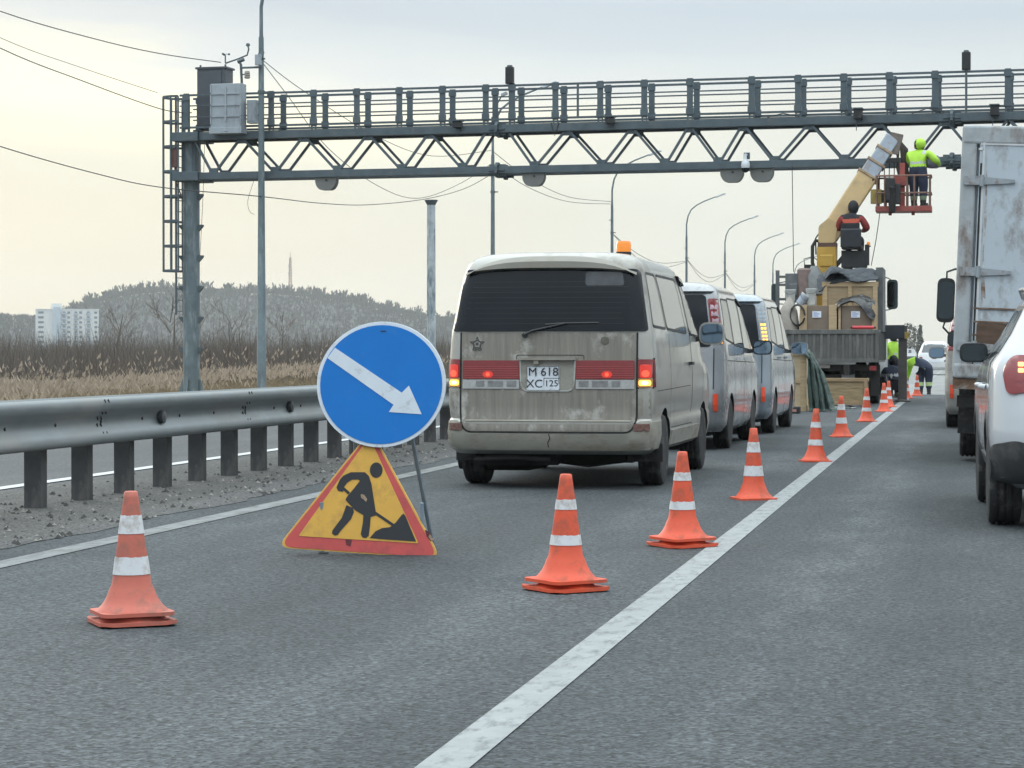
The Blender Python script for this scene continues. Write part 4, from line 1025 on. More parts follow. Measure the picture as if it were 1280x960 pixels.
        q = MB(); a = s_*.49 if s_ > 0 else -.50; q.patch(circ(a, .985, .045, 16, .03), rf, .0195, 0, .03); q.build('tail_light', RED_GLOW, st); q = MB(); q.patch(circ(a, .985, .017, 12), rf, .0205, 0, .03); q.build('tail_bulb', RED_LIT, st)
        q = MB(); q.patch(rpoly(rect(x0, .862, x1, .940), .008), rf, .014, 0, .06, .02); rs_ = q.build('reversing_strip', CLEAR_L, tg, smooth=50)
        q = MB()
        for a_, b_ in ((.26, .34), (.37, .50), (.53, .60)):
            c0, c1 = sorted((s_*a_, s_*b_)); q.patch(rect(c0, .88, c1, .93), rf, .0165, 0, .05)
        q.build('strip_insert', mat('dim_lamp_insert', (.20, .20, .20), .3, 0, .3, 20), rs_)
        q = MB(); strip(q, rect(min(s_*.738, s_*.857), .868, max(s_*.738, s_*.857), 1.122), rf, .009, .011, closed=True); q.build('lamp_gap', SEAM, lamp)
    # plate recess, handle trim, plate, emblems
    q = MB(); q.patch(rpoly(rect(-.228, .845, .228, 1.10), [.05, .05, .02, .02]), rf, .010, 0, .08); rec = q.build('plate_recess', VANB, tg)
    q = MB(); strip(q, rpoly([(-.228, 1.10), (-.222, .90), (-.19, .845), (.19, .845), (.222, .90), (.228, 1.10)], [0, .04, .04, .04, .04, 0]), rf, .012, .014); q.build('recess_rim', mat('worn_chrome', (.45, .45, .42), .3, .6, .2, 20), rec)
    q = MB(); q.box((0, .02, 1.118), (.48, .05, .022)); q.box((-.09, .015, 1.088), (.04, .03, .03)); q.build('gate_handle', VANB, tg)
    plate(tg, lambda u, v, o: (u, rf(u, v, .012)[1], v), -.035, .955, .272, .205, [('M', -.120, 1.005, .098), ('618', .020, 1.005, .100), ('XC', -.105, .903, .098), ('125', .036, .907, .078)])
    q = MB(); star = [(-.595+(.062 if k % 2 == 0 else .026)*math.sin(k*math.pi/5), 1.245+(.062 if k % 2 == 0 else .026)*math.cos(k*math.pi/5)) for k in range(10)]
    strip(q, star, rf, .008, .009, closed=True); strip(q, circ(-.595, 1.243, .033, 14), rf, .008, .0092, closed=True); q.patch(circ(-.595, 1.246, .014, 8), rf, .009, 0, .02); strip(q, [(-.622, 1.188), (-.568, 1.205)], rf, .006, .0094); strip(q, [(-.568, 1.188), (-.622, 1.205)], rf, .006, .0094)
    q.build('star_emblem', mat('dark_emblem', (.07, .07, .065), .4, .4, .2, 20), tg)
    q = MB(); q.patch(circ(.47, 1.275, .034, 16), rf, .012, 0, .03); q.build('round_badge', mat('dull_badge', (.12, .11, .09), .5, .3, .2, 20), tg)
    # side: gaps, rub line, windows, door handle
    for sg, sf in ((1, sr), (-1, sl)):
        q = MB(); strip(q, [(2.62, 1.93), (2.86, 1.33), (2.90, .85), (2.86, .36)], sf, .022, .002); strip(q, [(.36, .84), (2.75, .86)], sf, .006, .001); strip(q, [(1.28, 1.34), (1.28, .42)], sf, .012, .002)
        strip(q, [(1.32, .50), (2.86, .50)], sf, .008, .001); strip(q, [(3.78, 1.33), (3.80, .7)], sf, .01, .002); q.build('door_gap', SEAM, t)
        for nm, o in (('quarter_window', [(.30, 1.40), (1.12, 1.385), (.98, 1.86), (.42, 1.86)]), ('sliding_door_window', [(1.22, 1.385), (2.62, 1.36), (2.40, 1.86), (1.08, 1.86)]), ('front_window', [(2.86, 1.35), (3.55, 1.33), (3.02, 1.84), (2.62, 1.86)])):
            q = MB(); q.patch(rpoly(o, .06), sf, .003, 0, .1); wn = q.build(nm, GLASSL if sg > 0 and nm != 'front_window' else GLASS, t, smooth=50); seal(wn, o, sf)
        q = MB(); q.bar(sf(2.62, 1.07, .02), sf(2.80, 1.07, .02), .03, .03); q.build('door_handle', BLACKP, t)
        q = MB(); q.patch([(2.58, 1.90), (3.10, 1.84), (3.06, 1.80), (2.60, 1.86)], sf, .03, 0, .1, .035); q.build('rain_guard', GLASS, t, smooth=50)
        q = MB(); q.patch([(1.34, .34), (3.5, .34), (3.5, .475), (1.34, .475)], sf, .012, 0, .2, .02); q.build('side_sill', VANB, t, smooth=50)
        mirror_part(t, sg*1.0, 3.32, 1.36, .24, .22, VANP)
    q = MB(); q.patch([(-.70, 1.36), (.70, 1.36), (.64, 1.86), (-.64, 1.86)], H.front, .004, 0, .1); q.build('windscreen', GLASS, t, smooth=50)
    # beacon on the roof's right edge
    q = MB(); q.lathe([(.065, 0), (.065, .03)], 18); bc = q.build('roof_beacon', BLACKP, t, loc=(.50, .95, 2.035))
    q = MB(); q.lathe([(.062, .03), (.064, .10), (.054, .125), (0, .13)], 18); q.build('amber_dome', AMBER, bc, smooth=40)
    t.scale = (1.045, 1, 1)
    return t
van()
# ------------------------------------------------------------------ minivans ahead
def minivan(name, label, cx, y0, paint, style, rot=0, grp=None, hgt=1.85, hw=.85, length=4.7):
    t = thing(name, label, 'minivan', (cx, y0, 0), (0, 0, rot), grp)
    k = hgt/1.85
    tab = [(.22, hw-.07, .14, length-.1, .16), (.30, hw-.02, .06, length, .18), (.55, hw, .0, length+.02, .2), (.70, hw, .01, length, .2), (.95, hw-.003, .05, length-.15, .2), (1.08*k, hw-.01, .07, length-.75, .19), (1.15*k, hw-.015, .08, length-1.0, .18),
           (1.5*k, hw-.07, .13, length-1.6, .17), (1.70*k, hw-.115, .19, length-1.95, .17), (1.77*k, hw-.15, .22, length-2.05, .18), (1.82*k, hw-.23, .30, length-2.2, .2), (1.845*k, hw-.36, .45, length-2.4, .2), (1.852*k, hw-.55, .7, length-2.7, .15)]
    H = Hull(tab, .06); rf = H.rear; wy = (.92, .92+2.85)
    H.body('body', paint, t, wy, .36, wheel_z=.32)
    for y in wy:
        for s_ in (-1, 1): wheel(t, s_*(hw-.11), y, .315, .315, .2)
    q = MB(); q.patch(rpoly([(-hw+.16, 1.13*k), (hw-.16, 1.13*k), (hw-.24, 1.70*k), (-hw+.24, 1.70*k)], .05), rf, .006, 0, .09); q.build('rear_window', GLASS, t, smooth=50)
    q = MB(); q.patch(rpoly([(-hw+.14, 1.74*k), (hw-.14, 1.74*k), (hw-.19, 1.79*k), (-hw+.19, 1.79*k)], .02), rf, .075, 0, .09, .09); q.build('roof_spoiler', paint, t, smooth=45)
    q = MB(); strip(q, [(-hw+.13, 1.11*k), (-hw+.13, .75), (-hw+.22, .60), (hw-.22, .60), (hw-.13, .75), (hw-.13, 1.11*k)], rf, .012, .002); q.build('tailgate_gap', SEAM, t)
    q = MB(); q.patch(rpoly(rect(-.5, 1.02, .5, 1.075), .01), rf, .01, 0, .1, .02); q.build('chrome_bar', CHROME, t)
    plate(t, lambda u, v, o: (u, rf(u, v, .004)[1], v), 0, .88, .33, .165)
    q = MB(); q.patch(rpoly(rect(-.6, .24, .6, .36), .03), rf, .01, 0, .1, .02); q.build('lower_valance', BLACKP, t)
    q = MB(); q.box((0, 2.3, .24), (1.3, 4.0, .14)); q.box((.2, .5, .26), (.6, .4, .16)); q.build('underbody', UNDER, t)
    for s_ in (-1, 1):
        o = [(s_*(hw-.135), 1.16*k), (s_*(hw-.02), 1.16*k), (s_*(hw-.105), 1.66*k), (s_*(hw-.215), 1.66*k)]
        q = MB(); q.patch(rpoly(o, .02), rf, .014, 0, .05, .02); lamp = q.build('tail_lamp', CLEAR_L if style == 'cell' else RED_L, t, smooth=50)
        q = MB(); w_ = .036
        if style != 'cell':
            for j in range(5): z = (1.27+.075*j)*k; u = s_*(hw-.075-(z/k-1.16)*.175); q.patch(rect(u-w_, z-.028*k, u+w_, z+.022*k), rf, .018, 0, .05)
            q.build('lamp_segment', mat('pale_lamp_segment', (.42, .30, .34), .25, 0, .1, 20), lamp)
            q = MB(); q.patch(rpoly(rect(s_*(hw-.08)-.045, 1.17*k, s_*(hw-.08)+.045, 1.235*k), .01), rf, .018, 0, .05); q.build('indicator_light', AMB_LIT if style == 'red' else RED_L, lamp)
        else:
            for j in range(6, 10): z = (1.185+.05*j)*k; u = s_*(hw-.075-(z/k-1.16)*.175); q.patch(rect(u-.035, z-.018, u-.003, z+.018), rf, .018, 0, .05); q.patch(rect(u+.003, z-.018, u+.035, z+.018), rf, .018, 0, .05)
            q.build('lamp_cell', mat('blue_grey_lamp_cell', (.30, .36, .42), .25, 0, .1, 20), lamp)
            q = MB()
            for j in range(1, 6): z = (1.185+.05*j)*k; u = s_*(hw-.075-(z/k-1.16)*.175); q.patch(rect(u-.033, z-.015, u-.005, z+.015), rf, .018, 0, .05); q.patch(rect(u+.005, z-.015, u+.033, z+.015), rf, .018, 0, .05)
            q.patch(rpoly(rect(s_*(hw-.08)-.05, 1.165*k, s_*(hw-.08)+.05, 1.20*k), .01), rf, .019, 0, .05)
            q.build('indicator_light', AMB_LIT, lamp)
        a = s_*(hw-.105); q = MB(); q.patch(rpoly(rect(a-.028, .47, a+.028, .68), .012), rf, .012, 0, .05); q.build('bumper_reflector', mat('bright_reflector', (.75, .08, .03), .25, 0, .1, 20, coat=.5), t)
        sf = H.side(s_)
        for nm, o in (('quarter_window', [(.42, 1.22), (1.25, 1.17), (1.2, 1.66), (.55, 1.66)]), ('sliding_door_window', [(1.33, 1.16), (2.4, 1.13), (2.28, 1.68), (1.28, 1.68)]), ('front_window', [(2.5, 1.12), (3.35, 1.10), (2.75, 1.62), (2.38, 1.67)])):
            q = MB(); q.patch(rpoly([(a_, b_*k) for a_, b_ in o], .05), sf, .003, 0, .12); wn = q.build(nm, GLASSL if nm != 'quarter_window' else GLASS, t, smooth=50); seal(wn, [(a_, b_*k) for a_, b_ in o], sf)
        q = MB(); strip(q, [(1.28, 1.68*k), (1.30, 1.1*k), (1.36, .36)], sf, .012, .002); strip(q, [(2.42, 1.70*k), (2.45, 1.1*k), (2.45, .32)], sf, .012, .002); strip(q, [(3.42, 1.1*k), (3.38, .5)], sf, .012, .002); strip(q, [(.5, .98*k), (3.9, .95*k)], sf, .01, .002)
        q.patch([(2.36, 1.70*k), (2.85, 1.63*k), (2.83, 1.60*k), (2.38, 1.66*k)], sf, .02, 0, .1, .025); q.build('door_gap', SEAM, t)
        for y in (1.5, 2.55):
            q = MB(); q.bar(sf(y, 1.0*k, .02), sf(y+.2, 1.0*k, .02), .03, .03); q.build('door_handle', CHROME if style == 'red' else paint, t)
        mirror_part(t, s_*(hw+.17), 3.12, 1.13*k, .26, .19, paint if style != 'red' else BLACKP)
    q = MB(); q.patch([(-hw+.14, 1.18*k), (hw-.14, 1.18*k), (hw-.22, 1.66*k), (-hw+.22, 1.66*k)], H.front, .004, 0, .1); q.build('windscreen', GLASS, t, smooth=50)
    return t
PEARL = mat('dusty_pearl_paint', (.27, .28, .29), .25, .3, .05, 3, coat=.9, dirt=((.27, .27, .27), .28, 2, (1, .6, 1)))
SILVB = mat('pale_blue_silver_paint', (.23, .27, .305), .22, .35, .05, 3, coat=.9, dirt=((.28, .29, .31), .22, 2, (1, .6, 1)))
pm = G(900, 560)
minivan('pearl_minivan', 'pearl white minivan with tall red tail lamp, just ahead of the beige van', -3.66, pm.y-.92, PEARL, 'red', R(-.6), hgt=2.03)
pm2 = G(968, 541)
minivan('silver_minivan', 'pale blue-silver minivan with cell-pattern tail lamp beside the wooden crate', -3.56, pm2.y-.92, SILVB, 'cell', R(-.6), hgt=2.03)
# ------------------------------------------------------------------ white SUV at the right edge
def suv():
    g = G(1252, 655); cx, y0 = 1.06, g.y-.70
    t = thing('white_suv', 'white SUV with lit tail lamp and dark lower cladding at the right edge', 'car', (cx, y0, 0), (0, 0, R(1.3)))
    WP = mat('white_suv_paint', (.50, .52, .54), .2, 0, .03, 3, coat=1, dirt=((.42, .42, .40), .18, 3, (1, .6, 1)))
    CL = mat('dark_grey_cladding', (.045, .047, .05), .55, 0, .2, 10, dirt=((.10, .095, .09), .3, 5, (1, 1, 1)))
    tab = [(.26, .74, .22, 3.95, .2), (.34, .83, .08, 4.06, .24), (.5, .88, .01, 4.14, .27), (.62, .89, .0, 4.15, .27), (.78, .888, .02, 4.12, .27), (.92, .885, .05, 3.98, .26), (1.02, .88, .08, 3.3, .25), (1.10, .865, .11, 2.98, .24), (1.15, .83, .14, 2.85, .2),
           (1.3, .735, .26, 2.5, .16), (1.48, .645, .38, 2.15, .14), (1.53, .62, .44, 2.08, .14), (1.57, .58, .60, 1.95, .18), (1.595, .45, .8, 1.75, .18), (1.60, .3, 1.0, 1.55, .1)]
    H = Hull(tab, .07); rf = H.rear; wy = (.72, 3.22); H.body('body', WP, t, wy, .385, wheel_z=.335, depth=.32)
    for y in wy:
        for s_ in (-1, 1): wheel(t, s_*.775, y, .335, .335, .225, n=40)
    q = MB(); q.patch(rpoly([(-.87, .30), (.87, .30), (.885, .56), (.70, .60), (.48, .46), (-.48, .46), (-.70, .60), (-.885, .56)], [.05, .05, .04, .06, .05, .05, .06, .04]), rf, .035, 0, .05, .05)
    bp = q.build('rear_bumper', CL, t, smooth=50)
    q = MB(); q.patch(rpoly([(-.44, .30), (.44, .30), (.40, .44), (-.40, .44)], .03), rf, .028, 0, .08); q.build('skid_plate', mat('silver_skid', (.42, .44, .45), .35, .5), bp)
    for s_ in (-1, 1):
        q = MB(); q.patch(rpoly(rect(s_*.60-.05, .505, s_*.60+.05, .535), .01), rf, .026, 0, .05); q.build('bumper_reflector', mat('small_red_reflector', (.6, .03, .03), .25), bp)
        sf = H.side(s_)
        q = MB()
        for yy in wy:
            pts = [(yy+.385*math.cos(a*math.pi/14), .335+.385*math.sin(a*math.pi/14)) for a in range(-1, 16)]+[(yy+.455*math.cos(a*math.pi/14), .335+.44*math.sin(a*math.pi/14)) for a in range(15, -2, -1)]
            pts = [(a, max(b_, .28)) for a, b_ in pts]; q.patch(pts, sf, .012, 0, .07, .02)
        q.patch(rpoly(rect(1.17, .28, 2.77, .43), .02), sf, .012, 0, .12, .02); q.build('side_cladding', CL, t, smooth=50)
        for nm, o in (('quarter_window', [(.50, 1.18), (.98, 1.15), (.98, 1.47), (.64, 1.46)]), ('rear_door_window', [(1.04, 1.145), (1.86, 1.12), (1.80, 1.48), (1.04, 1.46)]), ('front_door_window', [(1.94, 1.115), (2.70, 1.11), (2.25, 1.44), (1.88, 1.48)])):
            q = MB(); q.patch(rpoly(o, .04), sf, .003, 0, .1); q.build(nm, GLASS, t, smooth=50)
        q = MB(); q.patch(rpoly([(.44, 1.16), (2.80, 1.09), (2.22, 1.515), (.60, 1.49)], .05), sf, .001, 0, .1); q.build('window_surround', BLACKP, t, smooth=50)
        q = MB(); strip(q, [(1.0, 1.06), (1.08, .7), (1.18, .45)], sf, .012, .002); strip(q, [(1.90, 1.05), (1.93, .45)], sf, .012, .002); strip(q, [(2.86, 1.03), (2.80, .45)], sf, .012, .002); strip(q, [(1.0, .96), (2.8, .93)], sf, .006, .002); q.build('door_gap', SEAM, t)
        for y in (1.12, 2.0):
            q = MB(); q.tube([sf(y, .93, .0), sf(y+.02, .935, .035), sf(y+.2, .935, .035), sf(y+.22, .93, .0)], .018, 8); q.build('door_handle', WP, t, smooth=50)
        q = MB(); q.tube([(s_*.60, .85, 1.57), (s_*.62, 1.0, 1.61), (s_*.62, 1.7, 1.62), (s_*.59, 1.95, 1.57)], .018, 8); q.build('roof_rail', mat('roof_rail_grey', (.25, .26, .27), .4, .5), t, smooth=50)
        o = [(s_*.78, .89), (s_*.62, .92), (s_*.50, 1.06), (s_*.56, 1.15), (s_*.74, 1.16), (s_*.81, 1.06)]
        q = MB(); q.patch(rpoly(o, .05), rf, .016, 0, .04, .02); lamp = q.build('tail_lamp', RED_L, t, smooth=50)
        q = MB()
        for du in (-.038, .038):
            for dz in (-.028, .028): q.patch(rpoly(rect(s_*.665+du*.62-.019, 1.075+dz*.72-.015, s_*.665+du*.62+.019, 1.075+dz*.72+.015), .008), rf, .022, 0, .03)
        q.build('brake_light', mat('suv_brake_lit', (.9, .3, .1), .25, 0, .05, 20, emit=(1, .24, .09), es=3.6), lamp)
        q = MB(); q.patch(rpoly([(s_*.58, .98), (s_*.74, .98), (s_*.74, 1.0), (s_*.58, 1.0)], .005), rf, .019, 0, .03); q.build('lamp_divider', RED_L, lamp)
        mirror_part(t, s_*.93, 2.55, 1.17, .21, .145, BLACKP, glass=DMIRROR)
        q = MB(); q.box((s_*.77, 1.10, .26), (.24, .015, .2)); q.build('mud_flap', RUBBER, t)
    q = MB(); q.patch(rpoly([(-.62, 1.12), (.62, 1.12), (.55, 1.46), (-.55, 1.46)], .06), rf, .005, 0, .08); q.build('rear_window', GLASS, t, smooth=50)
    q = MB(); strip(q, [(-.60, 1.10), (-.58, .65), (.58, .65), (.60, 1.10)], rf, .012, .002); q.build('tailgate_gap', SEAM, t)
    plate(t, lambda u, v, o: (u, rf(u, v, .004)[1], v), 0, .80, .5, .12)
    q = MB(); q.patch([(-.72, 1.10), (.72, 1.10), (.6, 1.47), (-.6, 1.47)], H.front, .004, 0, .1); q.build('windscreen', GLASS, t, smooth=50)
    q = MB(); q.box((0, 2.1, .27), (1.2, 3.5, .1)); q.build('underbody', UNDER, t)
suv()
# ------------------------------------------------------------------ white box truck
def box_truck():
    g = G(1210, 575); y0 = g.y-1.05; cx = 1.0
    t = thing('box_truck', 'white box truck with rusty hinged rear door, ahead of the white SUV', 'truck', (cx, y0, 0), (0, R(2.3), 0))
    BX = mat('worn_white_panel', (.45, .505, .545), .55, .1, .07, 1.2, dirt=((.17, .125, .095), .26, 2.6, (1, 1, .6)))
    RUST = mat('rusty_white_frame', (.36, .385, .395), .65, .1, .2, 3, dirt=((.15, .10, .07), .33, 4, (1, 1, .5)))
    RUSTD = mat('heavy_rust', (.16, .095, .06), .85, .1, .5, 8, dirt=((.32, .31, .29), .32, 5, (1, 1, 1)))
    w, z0, z1, Ln = 1.15, .92, 3.50, 4.6
    q = MB(); q.box((0, Ln/2+.02, (z0+z1)/2), (2*w-.02, Ln-.04, z1-z0)); q.build('cargo_box', BX, t, bevel=.05, seg=3)
    q = MB(); q.box((-w+.07, .0, (z0+z1)/2), (.16, .09, z1-z0+.02)); q.box((w-.07, .0, (z0+z1)/2), (.16, .09, z1-z0+.02)); q.box((0, -.005, z1-.09), (2*w, .1, .2)); q.box((0, 0, z0+.02), (2*w, .12, .16)); q.build('door_frame', RUST, t, bevel=.03, seg=3)
    for s_ in (-1, 1):
        q = MB(); q.box((s_*.495, -.015, (z0+z1)/2+.03), (.96, .05, z1-z0-.32)); d = q.build('rear_door', BX, t, bevel=.01)
        q = MB()
        for z in (1.18, 1.32, 1.46, 1.60): q.box((s_*.495, -.045, z), (.95, .02, .018))
        q.build('plank_gap', RUSTD, d)
        q = MB(); q.box((s_*.93, -.046, (z0+z1)/2+.1), (.022, .014, z1-z0-.5)); q.box((s_*.96, -.046, z1-.24), (.05, .014, .02)); q.box((s_*.49, -.044, z1-.185), (.95, .012, .02)); q.build('door_seal', mat('pale_seal', (.55, .56, .56), .6), d)
        q = MB(); q.box((s_*.955, -.04, 2.0), (.018, .012, z1-z0-.35)); q.build('seal_gap', SEAM, d)
        q = MB(); q.patch([(s_*.90, z0+.2), (s_*.86, z0+.25), (s_*.88, z0+.8), (s_*.85, 1.7), (s_*.89, 2.2), (s_*.87, 2.6), (s_*.90, 3.2)], lambda u, v, o: (u, -.042-o, v), .0, 0, .1, .002); q.build('rust_streak', mat('rust_streaks', (.50, .53, .55), .7, 0, .05, 2, dirt=((.17, .10, .06), .62, 6, (1, 1, .7))), d)
        for z in (2.93, 1.98, 1.2):
            q = MB(); q.box((s_*1.02, -.065, z), (.2, .03, .09)); q.prism([(s_*.92, -.04), (s_*.92, .04), (s_*.60, .018), (s_*.60, -.018)], lambda u, v, dd, z=z: (u, -.05-dd, z+v), 0, .018); q.lathe([(.022, -.06), (.022, .06)], 10, (s_*.94, -.075, z)); q.lathe([(.02, 0), (.02, .025)], 8, (s_*.62, -.085, z), 'Y')
            q.build('hinge', mat('grey_hinge', (.33, .36, .38), .5, .4, .2, 8, dirt=((.15, .09, .06), .35, 8, (1, 1, 1))), d)
    q = MB(); q.box((-.72, -.05, 1.31), (.42, .03, .27)); q.build('rusty_lower_panel', mat('brown_plank_patch', (.10, .062, .042), .85, 0, .3, 5, stretch=(1, 1, 4)), t)
    q = MB(); q.box((0, .05, z0-.08), (2*w, .16, .18)); q.build('rear_sill', RUSTD, t)
    q = MB()
    for s_ in (-1, 1): q.box((s_*.42, 2.9, .78), (.1, 6.4, .2))
    for y in (.3, 1.8, 3.4, 5.2): q.box((0, y, .76), (.9, .1, .14))
    q.box((0, 1.05, .5), (1.7, .12, .12)); q.lathe([(.16, -.16), (.2, -.1), (.2, .1), (.16, .16)], 16, (0, 1.05, .5), 'Y'); q.box((.75, 3.2, .6), (.5, 1.2, .4)); q.box((-.2, .12, .62), (1.8, .1, .12)); q.build('chassis', UNDER, t)
    q = MB(); q.box((-.62, .02, .66), (.24, .06, .14)); q.build('tail_lamp', mat('dull_brown_lamp', (.16, .07, .05), .5, 0, .2, 20), t)
    for s_ in (-1, 1):
        wheel(t, s_*.94, 1.05, .46, .46, .23, mat('truck_rim', (.2, .2, .2), .6, .3)); wheel(t, s_*.68, 1.05, .46, .46, .23, mat('truck_rim', (.2, .2, .2), .6, .3)); wheel(t, s_*.9, 5.6, .46, .46, .23, mat('truck_rim', (.2, .2, .2), .6, .3))
        q = MB(); q.box((s_*.80, .46, .55), (.56, .02, .56)); q.build('mud_flap', RUBBER, t)
    CB = mat('white_cab_paint', (.55, .56, .56), .4, 0, .06, 4, dirt=((.25, .23, .2), .3, 3, (1, 1, 1)))
    Hc = Hull([(.55, .95, 4.75, 6.45, .15), (.8, 1.0, 4.7, 6.55, .16), (1.5, 1.0, 4.7, 6.5, .16), (2.1, .93, 4.75, 6.2, .15), (2.35, .88, 4.8, 6.0, .15), (2.42, .75, 4.95, 5.85, .15)], .02); Hc.body('cab', CB, t)
    q = MB(); q.patch([(-.85, 1.5), (.85, 1.5), (.8, 2.15), (-.8, 2.15)], Hc.front, .005, 0, .1); q.build('windscreen', GLASS, t)
    # long mirrors on a tube arm
    for s_ in (-1, 1):
        xm = s_*1.30
        mirror_part(t, xm, 5.1, 1.78, .22, .56, BLACKP, glass=DMIRROR, stalk=[[(0, .08, .27), (0, .08, .36), (-s_*.10, .1, .40), (-s_*.42, .1, .40)], [(0, .08, -.27), (s_*.02, .08, -.34), (-s_*.16, .1, -.52), (-s_*.42, .1, -.60)]])
        mirror_part(t, s_*1.16, 5.1, 1.30, .2, .2, BLACKP, glass=DMIRROR)
box_truck()
# ------------------------------------------------------------------ pale minivan mostly hidden by the box truck
g = G(1190, 534)
BEI = mat('dusty_grey_van_paint', (.34, .325, .30), .4, .2, .08, 3, coat=.4, dirt=((.17, .15, .125), .42, 2, (1, .6, 1)))
minivan('grey_minivan', 'dusty grey minivan showing beside the left edge of the box truck', .56, g.y-.92, BEI, 'dull', R(-.2), hgt=1.92)
# ------------------------------------------------------------------ distant cars
def far_car(name, label, cx, y0, paint, lights=None, hgt=1.62, face=1, cat='car'):
    t = thing(name, label, cat, (cx, y0, 0), (0, 0, 0 if face > 0 else math.pi))
    k = hgt/1.6
    H = Hull([(.25, .76, .15, 4.1, .2), (.4, .84, .03, 4.25, .22), (.7, .86, .0, 4.28, .22), (.95*k, .85, .08, 3.4, .2), (1.05*k, .82, .12, 3.1, .2), (1.45*k, .64, .38, 2.3, .18), (1.56*k, .56, .5, 2.1, .18), (1.6*k, .4, .75, 1.8, .15)], .06)
    H.body('body', paint, t, (.75, 3.35), .37, wheel_z=.33)
    for y in (.75, 3.35):
        for s_ in (-1, 1): wheel(t, s_*.74, y, .33, .33, .2, n=16)
    q = MB(); q.patch(rpoly([(-.68, 1.06*k), (.68, 1.06*k), (.54, 1.47*k), (-.54, 1.47*k)], .05), H.rear, .006, 0, .1); q.build('rear_window', GLASSL, t)
    q = MB(); q.patch(rpoly([(-.7, 1.08*k), (.7, 1.08*k), (.54, 1.48*k), (-.54, 1.48*k)], .05), H.front, .006, 0, .1); q.build('windscreen', GLASS, t)
    for s_ in (-1, 1):
        q = MB(); q.patch(rpoly([(.6, 1.06*k), (2.9, 1.05*k), (2.3, 1.46*k), (.75, 1.46*k)], .05), H.side(s_), .004, 0, .12); q.build('side_window', GLASS, t)
        q = MB(); q.patch(rpoly(rect(min(s_*.62, s_*.80), .78, max(s_*.62, s_*.80), .95), .02), H.rear, .01, 0, .06); q.build('tail_lamp', RED_L, t)
        q = MB(); q.patch(rpoly(rect(min(s_*.5, s_*.76), .62, max(s_*.5, s_*.76), .78), .03), H.front, .012, 0, .06); q.build('headlight', lights or CLEAR_L, t)
    plate(t, lambda u, v, o: (u, H.rear(u, v, .004)[1], v), 0, .74, .5, .12)
    q = MB(); q.patch(rpoly(rect(-.12, .86, .12, 1.0), .03), H.rear, .02, 0, .06); q.build('gate_badge', BLACKP, t)
WH = mat('plain_white_paint', (.66, .67, .67), .3, 0, .04, 3, coat=.6)
p = P(1168, 455, 128)
far_car('white_car', 'white car far ahead seen beyond the bending worker', p.x, 128, WH, hgt=1.78)
far_car('blue_car', 'dark blue car farther ahead above the white one', P(1165, 440, 230).x, 230, mat('dark_blue_paint', (.06, .08, .13), .3, .2, coat=.6), hgt=1.9)
HL = mat('headlight_lit', (.9, .85, .7), .3, 0, .02, 9, emit=(1, .86, .62), es=9)
far_car('oncoming_car', 'oncoming car with bright headlights far ahead left of the workers', P(1138, 440, 330).x, 330, mat('dim_grey_paint', (.15, .16, .17), .3, .2, coat=.6), lights=HL, face=-1, hgt=1.7)
